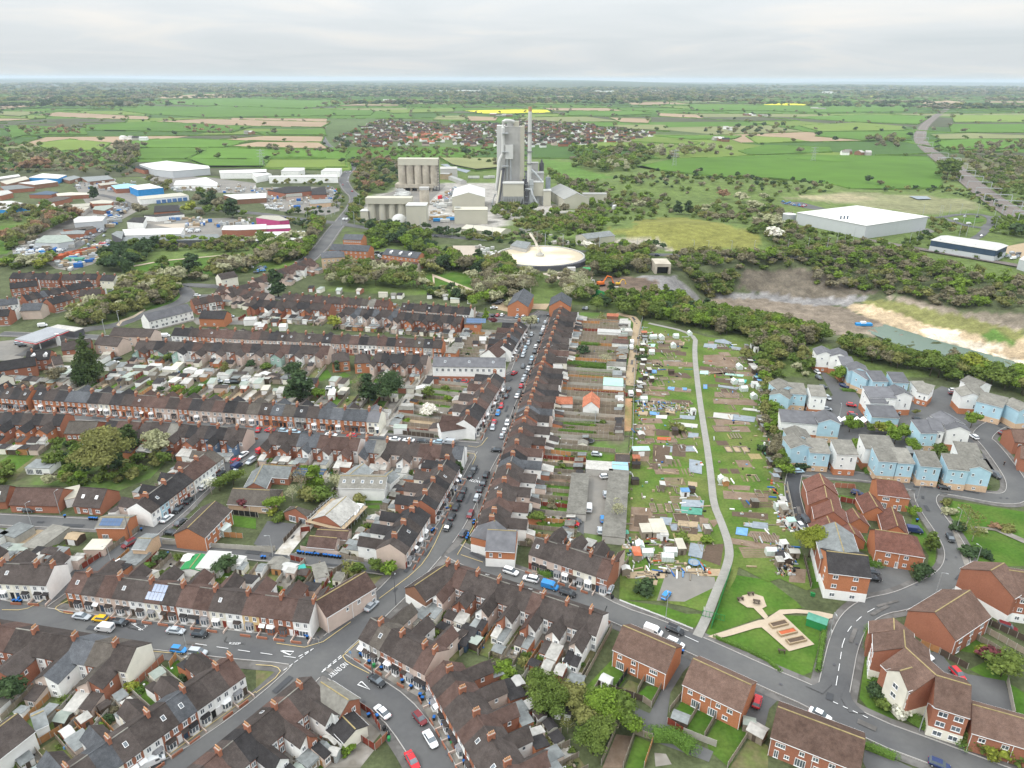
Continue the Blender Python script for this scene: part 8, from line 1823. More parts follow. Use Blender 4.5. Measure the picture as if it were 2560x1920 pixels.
for a in[("C 810,740 850,760",'upvc',Qm,'on the lawn behind the upper brick row'),("C 1450,1070 1500,1090",Qd,Qn,'by the dark red fence',3.4,2.4),("C 2110,1180 2180,1220",Qa,Qk,'at the bottom beside the lawn',3.4,3.2),("C 2040,1110 2080,1120",Qa,Ze,'beside the pale grey shed'),("C 240,900 262,905",'upvc',Qk,'among the narrow gardens',1.4,3.2),("C 440,990 500,1000",QV,Qx,'behind the bushes',3.4,3),("C 560,740 600,750",Qd,Qn,'on the dark terrace',3.2,2.6),("I 850,610 890,620",Qh,Qx,'between the russet garages',3,2.4),("F 400,1150 430,1140",Qj,'plastic_teal','playhouse in the garden',1.8,1.8),("F 300,1150 350,1160",QC,Qm,'beside the playhouse garden',4,3.4),("F 560,1180 600,1170",ZI,Qr,'by the sandy yard',3.6,6.5),("F 200,1110 230,1080",Qg,Qr,'at the alley',3.6,5),("B 1850,320 1880,330",QC,Qx,'dark room behind the corner terrace',4,4),("B 1800,410 1830,420",QC,Qx,'small dark room behind the corner terrace',2.4,3),("B 680,1370 720,1380",Qh,Qk,'grey store in the pink yard',2,1.8),("E 660,880 740,890",Qd,Qy,'open pen by the solar house',4,3.4),("J 660,1020 730,1020",Qa,Qn,'behind the brick block')]:xshed(*a)
# ================================================================ TREES
for a in[ # crop pts, material, height, shape, where
 ("J 790,605",ZH,25,'cone','towering beside the white garage roofs',1.0),("O 195,1185",Qc,18,'tall','standing alone above the far terrace',1.4),
 ("E 960,320",Qo,17,Qb,'in the overgrown plot on the left',1.35),("E 1130,120",ZH,12,'tall','behind the big olive tree on the left',1.3),("E 1390,140",QB,11,Qb,'in the overgrown plot on the left',1.2),
 ("K 390,780",Qc,14,'tall','left of two in the middle gardens',1.7),("K 1150,790",Qc,16,Qb,'large one beside the gravel lane',1.25),("K 975,790",Qc,14,'tall','beside the large one at the gravel lane',1.2),("K 930,790",QD,15,'bare','by the dark evergreens',1.0),
 ("C 330,980",Qf,7.65,Qb,'in the clump behind the narrow gardens',1.3),("C 480,900",Qo,6.8,Qb,'in the clump behind the narrow gardens',1.3),("C 830,1010",Qe,8.5,Qb,QF,1.4),("C 1030,1140",Qe,5.95,Qb,'at the edge of the lane',1.2),("C 660,1120",Qo,6.8,Qb,QF,1.3),("C 700,1330",Qf,8.5,Qb,'at the bottom of the clump',1.35),("C 830,1180",QD,6.8,'bare',QF,1.2),("C 260,880",Qf,7.65,Qb,'at the left of the clump',1.2),("C 930,1060",Qf,6.8,Qb,QF,1.2),("C 480,1150",Qo,5.1,'bare','in the narrow garden',1),("C 570,1010",Qo,5.95,Qb,QF,1.1),("C 750,960",Qf,6.8,Qb,QF,1.2),
 ("A 90,900",Qc,9,Qb,'at the bottom left edge',1.3),("I 350,1010",Qz,11,Qb,'in front of the dark roofed flats',1.2),("I 1240,660",Qe,4.5,Qb,'beside the road by the russet garage',1.5),("I 1400,960",Qf,7,'tall','at the end of the long brick house',1.4),("I 1310,1190",Qc,6,'bush','at the car park corner',1.1),
 ("D 1900,540",Zy,5,Qb,'in the garden behind the bin store',1.5),("D 2010,660",Qf,7,Qb,'beside the red bush',1.4),("D 1840,480",Qz,4,'bush','by the red bush',.9),("D 1160,930",Qc,5,Qb,'at the entrance of the flats',1.3),("D 1110,1010",Zu,4,Qb,'at the entrance of the flats',1.3),("D 930,840",Qc,4.2,'bush','round clipped one by the flats',1.1),("D 1000,940",Qf,3.4,'bush','by the flats entrance',1.1),("D 1930,1330",Qz,5,'bush','at the bottom right corner',1.1),("D 1780,1250",Qf,5.5,'bush','beside the bottom right brick row',1.1),("D 2140,1380",Qf,4,'bush','at the bottom right corner',1.1),
 ("I 760,150",Qe,7,Qb,'between the front blue groups',1.0),("I 1240,120",Qe,6.5,Qb,'behind the front blue pair',1.0),("I 1460,170",Qf,6.5,Qb,'between front blue houses',1.0),("I 290,250",Qc,4,'bush','below the front left blue house',1.3),
 ("M 600,610",Qe,9,Qb,'at the upper lane bend',1.0),("M 700,1040",Qe,8,Qb,QI,1.0),("M 1000,960",Qe,7.5,Qb,QI,1.0),("M 1040,1060",Qe,7,Qb,QI,1.0),("M 960,1060",Qz,6,Qb,QI,1.0),("M 1090,1140",Qe,8,Qb,QI,1.1),("M 1180,1110",Qe,7,Qb,QI,1.0),("M 1750,1000",Qe,8,Qb,'at the right of the right cluster',1.0),("M 1410,1130",Qe,6,Qb,'below the right cluster',1.0),("M 470,1090",Qe,5,Qb,'behind the front left blue house',1.0),("M 290,820",Qe,5,Qb,'below the left white house',1.0),("M 1270,900",Qo,4,Qb,'by the estate road',1.0),("M 780,1030",Qf,5,Qb,QI,1.0),("M 870,1050",Qf,5,Qb,QI,1.0),
 ("M 1760,560",Qz,12,Qb,'in the belt behind the right houses',1.2),("I 1700,780",Qo,9,'bare',QG,1.3),("I 1760,880",Qo,8,'bare',QG,1.2),("I 1640,780",Qc,3.5,'bush',QG,1.2),("I 1560,640",QB,3,'bush','on the right lawn corner',1.3),("I 1540,560",Qo,3,'bush','on the right lawn corner',1.3),("I 1960,760",QS,2.6,'bush',QG,1.6),("I 2060,780",Qo,2.6,'bush',QG,1.6),("I 1730,980",Qc,2.8,'bush',QG,1.7),("I 1870,1010",Qc,2.8,'bush',QG,1.6),("I 1850,790",QB,2,'bush',QG,1.6),
 ("L 800,490",QB,8,'bare','large one beside the dark hedge',1.6),("L 760,110",Qo,9,'bare','in the nursery',1.1),("L 160,150",QB,10,Qb,'on the pavement of the main street',1.1),("L 615,380",Qc,5.5,Qb,'round one in a garden',1.3),("K 1500,920",Zu,7,Qb,'white one in the garden by the side road',1.5),("K 1500,745",Qf,6,Qb,'in the gardens left of the main street',1.2),("K 1640,710",Qf,5,Qb,'in the gardens left of the main street',1.2),("K 1660,780",Qe,4,Qb,'in the gardens left of the main street',1.2),("F 1745,290",Qc,5,'tall','beside the white corner house',1.4),
 ("F 510,440",Qe,11,'tall','tall one by the gravel lane',1.2),("F 400,460",QD,10,'bare','by the gravel lane',1.2),("F 320,540",QB,7,'bare','by the bungalow',1.1),("F 150,610",Qe,6,Qb,'by the double garage',1.4),("F 640,400",Zu,6,'bare','beside the white workshop',1.4),("F 720,440",QB,7,Qb,'in front of the white workshop',1.2),("F 560,520",Qf,6,'bush','at the dark fence',1.3),("F 470,520",Qo,6,'bush','by the gravel lane',1.3),("F 145,640",Qz,3,'bush','by the double garage',1.2),("F 200,690",Qf,3,'bush','by the double garage',1.2),("F 1190,560",Qz,1.8,'bush','round one on the lawn',1.2),("F 900,560",Qo,4.5,Qb,'on the lawn below the workshop',1.3),
 ("E 1830,470",Zu,6,'bare','beside the parked cars',1.5),("E 1900,440",Qf,6,Qb,'beside the parked cars',1.2),("E 2110,600",Zy,5,Qb,'dark one by the bungalow',1.3),("E 2020,390",Qf,6,Qb,'by the flat bungalow',1.3),("E 430,400",QB,5,Qb,'behind the bungalow',1.4),("E 1400,1060",Qc,4,Qb,'beside the purple shed',1.3),("E 1960,1150",Qc,5.5,Qb,'behind the long terrace',1.4),("F 510,930",Qc,3.5,'bush','behind the row of blue bins',1.6),("F 1040,1140",Qf,5,Qb,Zb,1.2),("F 1160,1170",Qe,5,Qb,Zb,1.2),("F 880,1160",Qf,4.5,Qb,Zb,1.3),("F 820,1150",Qo,4,'bush',Zb,1.3),
 ("A 1150,780",Qz,3.2,'bush','in the yard behind the cream wing',1.3),("A 1060,850",Qz,1.8,'bush','in the yard behind the cream wing',1.3),("B 2140,670",Qe,4.5,Qb,'behind the curving terrace',1.4),("B 790,1310",Qe,2.5,'bush','in the yard',1.2),("H 210,730",Qf,5,Qb,'in the garden above the short terrace',1.3),("H 880,700",QB,9,'bare','leaning over the long garage roof',1.2),("H 1150,1310",Qc,4,'bush','on the grass by the blue car',1.5),("H 1460,860",Qf,3,'bush',Q9,1.4),("H 1680,880",Qe,3,'bush',Q9,1.3),("X 1700,430",Qo,6,Qb,'in the right allotments',1.4),("X 750,1420",Qo,4,'bush','in the left allotments',1.3),("X 230,330",Qf,4,'bush','along the wire fence',1.2),("X 240,440",Qc,4.5,'bush','along the wire fence',1.2),("L 2160,1200",Qc,3.5,'bush','in the right allotments',1.1),
 ("K 690,150",Qz,8,Qb,'behind the far terrace',1.4),("K 1990,60",Qe,7,'cone','pointed one at the lane head',1.0),("K 2050,110",Zy,5,Qb,'at the lane head',1.3),("O 1900,1280",Qe,9,Qb,'at the lane head',1.3),("O 2000,1240",Qe,9,Qb,'at the lane head',1.3),("O 1920,870",Qc,9,'tall','spiky one by the pale yard',1.8),("J 500,620",QD,9,Qb,'left of the big conifer',1.2),("J 1000,330",Qf,5,Qb,'near the fuel station',1.3),("J 1950,520",Qo,6,'tall',QO,1.3),("K 320,560",Qc,7,Qb,QO,1.5),("K 90,490",Qf,4,'bush',QO,1.5),("K 700,520",Qc,6,'tall','in the long lawns',1.2),("K 540,740",Qe,5,Qb,'beside the dark pair',1.8),("J 1400,430",Qf,6,'bush',QO,1.8),("J 2170,500",Qc,5,Qb,QO,1.3),("J 1390,700",Qc,4,Qb,'behind the orange terrace',1.4),("J 1540,680",Qe,4,'bush','behind the orange terrace',1.5),
 ("N 820,345",Qc,15,'tall','on the industrial estate',1.5),("N 2010,500",Qc,21,'tall','large dark one beside the sand yard',1.8),("N 1840,420",Qc,20,'tall','behind the sand yard',1.4),("N 1900,460",QD,16,Qb,'between the two dark evergreens',1.2),("N 1650,470",Qz,13,Qb,'beside the sand yard',1.2),("N 1210,480",QD,13,Qb,'by the estate road',1.3),("N 1050,385",Qe,9,Qb,'by the blue warehouse',1.3),("N 1670,1005",Qc,15,'tall','on the meadow',1.6),("N 1420,1030",Qc,12,'cone','on the meadow edge',1.2),("N 1590,1030",Qe,8,Qb,'on the meadow',1.4),("N 1500,740",Qe,11,Qb,'by the long grey shed',1.3),("N 2100,500",Qe,9,Qb,'beside the dark evergreen',1.3),("N 1100,1000",Qc,11,'tall','at the meadow edge',1.2),("N 360,950",Qz,10,Qb,'at the container yard',1.5),("N 380,90",QS,22,Qb,'right one on the skyline of the estate',1.5),("N 250,110",QS,20,Qb,'left one on the skyline of the estate',1.3),("N 1020,95",Qc,10,'cone','left of the huge warehouse',1.2),
 ("P 1430,470",Qc,14,'tall','left of a dark pair on the rough grass',1.6),("P 1515,475",Qc,14,'tall','right of a dark pair on the rough grass',1.5),("P 1090,440",QB,11,Qb,Q3,1.5),("P 1830,340",QS,12,Qb,Q3,1.6),("P 1980,370",QB,12,Qb,Q3,1.8),("P 2090,440",QB,12,Qb,Q3,1.8),("P 2170,350",QB,10,Qb,Q3,1.8),("P 640,790",Zu,11,Qb,'beside the white basin',1.6),("P 1620,120",Qc,11,Qb,'alone at the field edge',1.1),("Q 860,210",Qc,12,Qb,'alone in the bright field',1.0),("Q 965,225",QD,8,Qb,'beside the lone field tree',1.4),("Q 1540,170",Qf,30,Qb,'dense clump beside the railway',1.5),("Q 2160,660",Qc,13,Qb,'by the roundabout',1.7),("Q 50,700",Zu,12,Qb,'in the scrub left of the white shed',1.6),("Q 30,600",QB,14,Qb,'in the scrub left of the white shed',1.5)]:
 trees_at(a[0],a[1],a[2],a[3],a[4],wide=a[5])
# thickets and belts
G_,B_,D_,O_,T_,P_,Yl=(Qf,Qe,Qc,Qo,QD,QB,Qz)
wood("E 480,60 800,30 1000,200 1440,120 1470,200 1250,300 1100,420 1000,400 650,330 450,250",46,[G_,D_,G_,O_,G_],5,'in the overgrown plot on the left')
wood("E 500,330 780,330 700,430 560,400",8,[G_,B_,O_],4,'behind the bungalow');wood("E 0,230 90,300 120,380 0,390",7,[G_,O_],5,'at the left edge')
wood("E 400,960 560,890 560,1010 420,1030",10,[B_,G_],1.6,'in the overgrown strip')
wood("L 700,0 1100,30 1500,100 2212,110 M 150,150 500,280 1000,390 1400,480 1750,540 2212,640 2300,720 2212,740 1880,640 1500,600 1200,500 800,430 560,300 400,280 100,400 0,400 L 2212,440 2120,330 2060,230 1700,180 1500,120 1150,60 800,0",320,[G_,G_,B_,G_,O_,T_],9.2,'in the tree belt above the allotments',(Qb,Qb,Qb,'tall'),wide=1.25)
wood("L 2110,420 2212,440 M 40,400 30,560 0,700 60,900 90,1150 I 100,0 160,200 170,350 130,370 40,150 0,0 L 2190,900 2160,600",46,[G_,O_,B_,T_],6,'in the hedge line beside the estate')
wood("M 60,300 300,350 420,440 420,560 300,620 160,560 60,480",16,[G_,O_,T_,P_],6.5,'beside the reed bed')
wood("U 0,440 200,380 400,400 1000,440 1040,600 870,640 830,560 720,480 560,470 520,560 300,540 150,580 60,560",95,[T_,O_,T_,G_,P_],9.5,'in the bare thicket below the basin',(Qb,Qb,'bare'))
wood("U 1040,620 1200,560 1400,600 1500,560 1700,590 1960,690 2100,700 2212,760 2212,900 1900,850 1460,730 1180,680",90,[G_,B_,G_,O_,D_],9,'at the head of the tree belt',(Qb,Qb,'tall'))
wood("U 1010,240 1200,190 1540,190 1560,260 1480,350 1200,400 1010,380",60,[G_,O_,G_,T_,B_],11,'between the basin and the tunnel portal')
wood("P 1400,830 2212,820 Q 0,800 600,790 1200,800 1400,900 2212,1080 2212,1300 1700,1290 1400,1250 1000,1160 700,1120 450,1130 300,930 0,960 P 2212,940 1640,950 1370,970",470,[G_,G_,B_,T_,O_,T_],7.6,'on the quarry slope',(Qb,Qb,'bare','bush'),wide=1.25)
wood("P 1480,960 1900,980 1950,1080 1850,1150 1700,1190 1560,1090",42,[G_,O_,T_,G_],9,'inside the quarry',(Qb,'bush'))
wood("O 840,20 960,0 1230,20 1240,200 1100,290 960,300 880,270 850,180",95,[T_,O_,G_,QS,D_],11,'between the road and the silos')
wood("O 960,340 880,480 830,540 800,520 850,400 940,310",28,[G_,O_,G_],9,'along the main road');wood("O 850,545 1480,600 2212,690 2212,735 1400,640 850,575",80,[G_,D_,O_],6.5,'along the works fence')
wood("O 940,600 1280,650 1500,700 1560,860 1480,900 1380,800 1200,740 1000,780",75,[G_,B_,D_,G_],11,'beside the orange flats');wood("O 1500,860 1760,880 2000,950 2212,900 2212,1100 2040,1040 1700,960 1540,1000 1450,960",80,[O_,B_,G_,D_,T_],11,'at the top of the meadow')
wood("O 640,900 900,950 1450,990 1330,1040 1400,1060 1480,1130 620,1100",120,[T_,G_,O_,G_,P_],9,'in the long belt below the flats',(Qb,'bare',Qb));wood("O 1500,1120 1900,1180 1890,1230 1500,1190",28,[G_,O_,P_,D_],7,'at the bottom of the meadow')
wood("O 1880,1170 2212,960 2212,1260 2060,1250",42,[T_,O_,P_,G_],9,'left of the shingle yard');wood("O 0,840 250,830 480,760 520,560 590,560 500,730 420,860 100,920",60,[G_,O_,B_,T_],10,'beside the junction road');wood("O 0,700 200,710 480,700 500,800 240,830 0,820",40,[G_,P_,O_,G_],9,'below the wide white roof')
wood("O 280,530 560,540 590,600 450,620 300,580",22,[D_,G_,O_],6,'beside the pink unit');wood("O 90,160 600,170 640,215 560,240 150,220",34,[O_,G_],7,'below the striped units');wood("O 730,260 770,420 500,500 200,470 250,450 640,430",32,[G_,O_,D_],6,'round the builders yard')
wood("N 600,1330 1000,1230 1060,1080 1440,1040 1580,1120 1500,1230 1240,1290 1000,1390 850,1452 640,1440",125,[O_,T_,O_,P_,G_,G_],9,'in the big thicket by the white dormered terrace');wood("N 1290,1070 1400,930 1620,1000 1800,1000 1900,900 2212,860 2212,950 1960,1010 1700,1060 1450,1060",60,[O_,T_,P_,G_],9,'round the lower meadow')
wood("N 820,880 950,820 1180,790 1330,760 1340,860 1150,900 1100,980 900,970",52,[D_,D_,G_,D_],10,'in the dark belt at the container yard');wood("N 1330,720 2212,700 2212,780 1980,810 1660,790 1350,800",75,[O_,T_,G_,O_,B_],7,'behind the long grey shed')
wood("N 380,430 700,500 560,600 420,640 200,740 60,800 20,740 180,660 390,570",60,[O_,T_,G_,QS],12,'in the belt beside the left field');wood("N 0,440 330,450 400,520 380,545 0,560",30,[T_,O_,G_],9,'in the belt above the left field');wood("N 0,900 480,860 500,950 300,960 0,930",22,[P_,O_,G_,B_],9,'by the container yard')
wood("N 0,60 200,100 420,40 760,60 1160,90 1180,160 760,130 500,110 200,120 0,140",60,[T_,O_,G_,D_,QS],9,'above the industrial estate');wood("N -50,-80 500,-60 1200,-60 1180,50 700,50 200,80 -50,60",90,[O_,T_,G_],12,'above the industrial estate');wood("N 1280,170 1480,200 1480,290 1300,240",14,[T_,O_],9,'right of the blue warehouse');wood("N 1720,330 1800,300 1940,400 1950,500 1700,480",16,[T_,G_,D_],11,'beside the sand yard')
wood("T 380,660 420,540 330,520 150,400 50,420 20,560 140,760 300,720",50,[T_,O_,G_,QS],12,'left of the silos');wood("R 1420,620 1520,650 1580,690 1600,640 1440,610",16,[T_,D_,O_],12,'by the village road');wood("R 1600,640 2140,650 2150,726 2060,700 1700,690",95,[G_,O_,G_,T_],9,'on the old quarry slopes')
wood("T 1220,880 1530,880 1540,950 1400,980 1200,960",34,[G_,O_,G_],9,'in front of the tower');wood("T 1640,640 1900,680 2212,830 2212,900 1900,900 1700,920 1420,990 1500,1080 1850,1180 2212,1020",110,[G_,O_,T_,G_,B_],9,'right of the works')
wood("P 300,100 700,200 900,260 1300,330 1420,380 1380,500 1000,530 820,580 700,640 540,650 400,560 350,480 900,430 820,330 640,260 340,160",160,[G_,G_,O_,T_,B_],8.5,'on the rough slopes right of the works',(Qb,'bush','bush'));wood("P 860,190 1250,90 1900,140 2212,180 Q 0,190 560,200 540,290 100,320 P 2212,360 1900,250 1500,300 1400,240 900,230",165,[G_,D_,O_,T_,G_],8,'on the rough slopes below the bright field',(Qb,'bush','bush'));wood("P 1500,500 1650,400 2212,420 Q 0,360 230,560 160,740 0,760 P 2212,700 2000,600 1650,520",95,[G_,O_,T_,P_,G_],9,'on the rough ground left of the white shed',(Qb,'bush'))
wood("P 530,30 700,0 1080,10 1080,100 900,110 700,110 600,70",75,[G_,O_,B_,G_,P_],13,'in the wood above the works');wood("P 0,560 350,480 700,520 640,600 300,640 0,620",50,[O_,G_,T_],8,'between the road and the works');wood("P 0,660 500,720 1300,760 1330,790 600,780 0,720",46,[D_,G_,T_],6,'along the upper road')
wood("Q 230,600 700,680 1300,800 1400,900 1200,810 900,760 300,790 0,790 60,560",90,[G_,T_,O_,G_],7.5,'below the white shed',('bush',Qb));wood("Q 1390,530 1740,590 1700,660 1450,660 1380,580",26,[G_,O_],6,'by the roundabout');wood("Q 1150,700 1400,660 1400,780 1200,760",18,[G_,D_],6,'left of the curved roof unit');wood("Q 1430,740 1530,760 2000,860 1980,890 1420,800",20,[G_,D_],7,'in front of the curved roof unit');wood("Q 1950,540 2212,500 2212,680 1930,640",38,[G_,B_,G_],7,'right of the roundabout')
wood("Q 1000,240 1600,250 1850,300 2100,440 1950,460 1750,350 1500,280 1000,280",60,[G_,O_,D_],6,'at the meadow edge',('bush',Qb));wood("Q 1650,0 2212,0 2212,420 2150,420 1900,250 1750,130",150,[T_,O_,G_,G_],10,'right of the railway');wood("S 1880,640 2212,620 2212,680 1900,700",40,[T_,T_,O_],13,'right of the railway');wood("Q 1480,60 1600,110 1660,180 1560,220 1450,170",22,[G_,O_],9,'left of the railway')
wood("S 250,650 600,640 620,700 530,726 270,726",90,[O_,G_,T_,B_,G_],14,'in the wood above the works');wood("S 600,640 880,640 940,665 700,690 600,690",36,[P_,P_,T_,O_],13,'in the pale copse by the bright field');wood("S 830,560 1180,545 1200,585 940,590 840,580",40,[T_,O_,D_],14,'in a farm copse');wood("S 1530,600 1690,600 1680,650 1560,640",22,[T_,O_],14,'in a field copse');wood("R 80,560 340,550 350,585 100,590",34,[T_,QS,O_],14,'in the left field copse');wood("R 0,600 130,640 480,726 600,726 500,600 540,726 300,726 0,690",60,[T_,O_,G_],12,'beside the old railway');wood("R 500,640 600,640 590,726 510,726",20,[T_],16,'in the bare copse by the fields');wood("R 1160,640 1500,655 1500,680 1180,680",24,[T_,O_],11,'in the hedge above the light green field')
wood("R 800,560 1000,555 1000,585 820,582",18,[T_,QS],12,'in a field corner');wood("M -20,520 100,500 170,560 60,600",6,[G_,O_],5,'by the reeds');wood("J 0,1330 60,1300 130,1400 0,1452",5,[G_],5,'at the left edge')
# ================================================================ VEHICLES
cars("A 708,145,ss 866,165,yh 1030,195,ks 905,250,wv 1520,268,ss 1727,298,kh 1545,432,bh 1710,458,su",'parked on the street below the long terrace')
cars("A 1320,1400,wv",'at the bottom of the diagonal street');cars("B 998,52,ss",'driving up the main street by the pink corner')
cars("B 1045,700,ks",'parked opposite the corner terrace');cars("B 1090,970,ws 1415,1025,mh 1508,1205,ws",'parked on the curving street');cars("B 1350,1390,rs",'parked at the bottom of the curving street')
cars("C 1220,275,wv 1410,378,wu",'parked behind the upper brick row');cars("C 1408,262,ku",'on the road by the allotment gate');cars("C 2118,880,rh",'beside the second brick row',62);cars("D 450,995,ws",'parked above the bottom brick row');cars("D 1480,1425,dh",'at the bottom edge')
cars("D 1345,465,ws",'in the flats car park',-60);cars("D 1637,640,rh",'in the flats car park',-80);cars("D 2065,240,mu",'in the car park beyond the brown fence',-35)
cars("E 255,608,kh",'on the bungalow drive',0);cars("E 1118,900,mu 1040,1060,ws",'parked in the side lane');cars("E 1445,680,ws 1540,600,ks 1630,525,kh 1762,410,wh 1840,348,wh 1908,290,kh",'parked beside the white and coloured terrace');cars("E 1470,800,kh 1560,710,gs",'parked beside the orange brick row');cars("E 1955,350,tv 2032,295,sv 2047,230,dv 2170,185,su",'parked opposite the coloured terrace');cars("E 2035,182,rh 2100,130,ws 2010,160,kh",'parked at the top of the side street')
cars("K 52,1200,rv",'at the top of the side street',60);cars("K 20,1020,rh 118,1025,rh 240,1030,lh 340,1040,lh 440,1048,ks 650,1062,ws 825,1072,rh",'parked below the long orange terrace');cars("K 1195,1102,ws 1318,1110,ws 1440,1118,ks 1572,1125,lh 1665,1130,sv",'parked along the side road')
cars("F 1795,435,kh 1770,500,ku 1732,580,ku 1695,665,kh 1657,755,kh",'parked on the left of the lower main street');cars("F 1792,805,gh",'driving on the lower main street');cars("F 1852,645,mh 1912,500,su 1937,428,kh 1965,368,ks 1990,300,ku 1882,252,ks 1855,306,kh 2075,88,kh",'on the lower main street')
cars("H 162,1205,wu",'parked in front of the short terrace');cars("H 328,1268,bv 482,1325,ku",'parked in front of the short terrace');cars("H -10,1140,wu",'parked by the slate roofed shop');cars("H 845,1290,sh",'on the drive at the end of the short terrace',68)
cars("H 1330,1345,bh",'on the concrete pad',55);cars("H 808,318,wh",Za,10);cars("H 808,470,sh 664,590,wv 785,685,bh 760,785,sh",Za,85);cars("H 525,725,rh",Za,-12);cars("H 470,780,gs 545,700,gh",Za,-8);cars("L 730,1232,sh",'on the lawn above the garages',-10)
L2="K 2185,665,gh 2162,725,gh 2118,815,rh 2090,875,bh 2058,950,rh 2045,1000,sh";cars(L2,'parked on the left of the middle main street')
cars("K 2170,960,wh 2146,1025,wh 2125,1072,sh L 45,725,ws 62,695,gh 80,640,rh 95,590,sh 108,560,sh 122,525,kh 140,490,ws 160,440,gh 170,405,lh 232,250,kh 205,300,wh 195,345,kh",'parked on the right of the middle main street')
cars("L 20,530,rh 95,470,gh",'driving on the middle main street');cars("L 168,195,sh 150,245,gh 140,270,sh 116,310,lh 104,345,sh 94,375,sh",'parked on the left of the upper main street');cars("L 250,190,kh 262,160,wh 272,135,ws 288,90,sh 315,25,kh",'parked on the right of the upper main street');cars("L 218,80,lv",'at the street tree')
cars("L 1035,265,wv 1030,310,wv",'on the brown lane',85);cars("L 1025,710,wv",'at the end of the brown lane',88);cars("U 182,722,kh 222,720,rh 262,718,wh 392,735,lh 445,735,wu",'parked by the hedge of the shingle yard',70)
cars("U 265,590,kh 250,597,kh 235,605,sh 222,618,kh 190,655,ws",'on the shingle yard',15);cars("U 990,660,sh 965,660,gh",'behind the street end',80)
cars("M 425,520,wh 437,568,gh",'parked at the lane top',-80);cars("M 508,480,gh",'under the white carport',-75);cars("M 515,742,sh",'parked beside the white left house',-78);cars("M 475,650,gh 508,840,sh",'by the left blue group',-10);cars("M 720,805,rh 728,885,rh 745,900,gh",'parked in the estate bays',-20);cars("M 660,640,ds",'behind the hedge',-60);cars("M 1135,985,ks",'parked in the estate court',-12);cars("M 1290,925,kh 1095,880,kh",'by the right cluster',-10);cars("M 1605,680,wh 1600,705,mh",'by the rear estate houses',-10);cars("M 1778,1080,wh",'on the estate loop road');cars("M 1480,1170,wh",'behind the front blue houses',-20)
cars("I 262,272,lh 952,318,wh",'parked below the front blue houses',2);cars("I 325,685,gh 285,750,wh",'parked in the narrow lane',-82);cars("I 1520,412,kh",'on the road below the blue houses');cars("I 1960,305,gu",'on the bend of the estate loop',-65);cars("I 1575,850,kh",'driving past the right lawn');cars("I 1265,785,dv",'on the drive by the russet garage',-15);cars("I 895,1135,gs 905,1195,ks",'parked beside the slate roofed flats',-8);cars("I 770,460,dh",'between the russet roofs',-30);cars("M 2030,1045,mh",'by the brick house at the right edge',20)
cars("K 1530,585,wh 1765,605,kh 1805,608,rh",'behind the grey roofed new terrace',5);cars("K 640,662,wh",'by the middle garages',5);cars("J 1885,600,sh 1975,605,wh 2120,610,sh 2030,605,kh 1670,585,kh",'by the middle garages',3);cars("J 1110,250,sh 1185,255,dh 1240,255,rh",'beside the long beige block',30);cars("J 1430,210,wv",'beside the upper long terrace',12);cars("J 160,270,sh 195,290,kh",'under the fuel station canopy',20);cars("J 370,120,wv",'behind the fuel station',20);cars("J 1995,38,sh",'in the small car park',5);cars("J 995,440,wh 1020,405,kh",'in the yard by the big conifer',50)
cars("N 1705,1172,wh",'on the left junction');cars("N 2165,930,wv",'by the meadow',5)
cars("O 762,515,wv 790,515,wv",'waiting at the main junction',75);cars("O 750,215,rh 790,190,wh 797,157,sh 815,100,wh 785,115,sh 830,270,rh 740,330,sh 555,530,lh 515,540,kh 380,520,gh 1410,645,wh 1265,618,wv 1350,640,sh 1555,660,kh P 725,802,sh 1255,822,dh N 905,618,kh 897,655,sh 815,700,kh 810,655,sh 765,730,lh Q 1845,655,wh 1810,490,kh 1700,488,wh",'on the far main road')
cars("Q 1625,518,wv 1735,552,wv",'on the roundabout',10);cars("O 270,505,dv",'by the pink unit',0);cars("O 925,905,sh 820,895,gh",'below the buff flats',15)
# rows of stock, lots
def lot(s,n,where,cols='wsskgrbw',kinds='hhsuv',ang=.3,f=G0):
 P=PTS(s,0,f);x0,x1=min(p[0]for p in P),max(p[0]for p in P);y0,y1=min(p[1]for p in P),max(p[1]for p in P);k=0;tr=0;got=[]
 while k<n and tr<n*60:
  tr+=1;x,y=rr.uniform(x0,x1),rr.uniform(y0,y1)
  if inpoly(x,y,P)and all(math.hypot(x-a,y-b_)>3.4 for a,b_ in got):got.append((x,y));k+=1;car((x,y),ang+rr.choice([0,1.57,3.14]),rr.choice(cols),KN[rr.choice(kinds)],where,.5)
lot("N 150,780 640,700 640,760 300,860 170,850",42,'at the dealership forecourt','wwsswklb','vvhs');lot("N 600,690 860,560 960,440 990,400 1110,400 1090,450 900,600 760,720 640,700",34,'along the estate road');lot("N 680,770 960,700 960,740 780,800",16,'below the estate road');lot("N 630,190 760,200 780,260 650,250",9,'on the estate yards','wwsg');lot("N 1590,610 1900,620 1890,640 1600,640",6,'behind the long white shed','wws','vv');lot("N 1950,660 2080,670 2080,710 1950,700",8,'by the orange end wall');lot("Q 110,360 330,400 300,410 130,380",12,'on the car park left of the white shed','rwskb','hs');lot("Q 2050,790 2180,830 2130,870 2060,850",7,'by the curved roof unit');lot("O 600,240 720,240 700,400 620,400",12,'at the builders yard');lot("O 90,400 230,410 230,440 90,430",9,'at the builders yard','wws','vv');lot("O 1010,810 1100,820 1080,850 1010,840",7,'beside the orange flats');lot("T 760,800 870,690 890,700 800,830",22,'in the works car park','swbgr','hs',1.2);lot("N 740,1050 900,1060 900,1090 760,1090",6,'in the left estate');lot("N 950,1090 1080,1100 1070,1220 960,1210",7,'in the left estate');lot("O 0,935 90,935 60,980 0,985",6,'by the junction terrace')
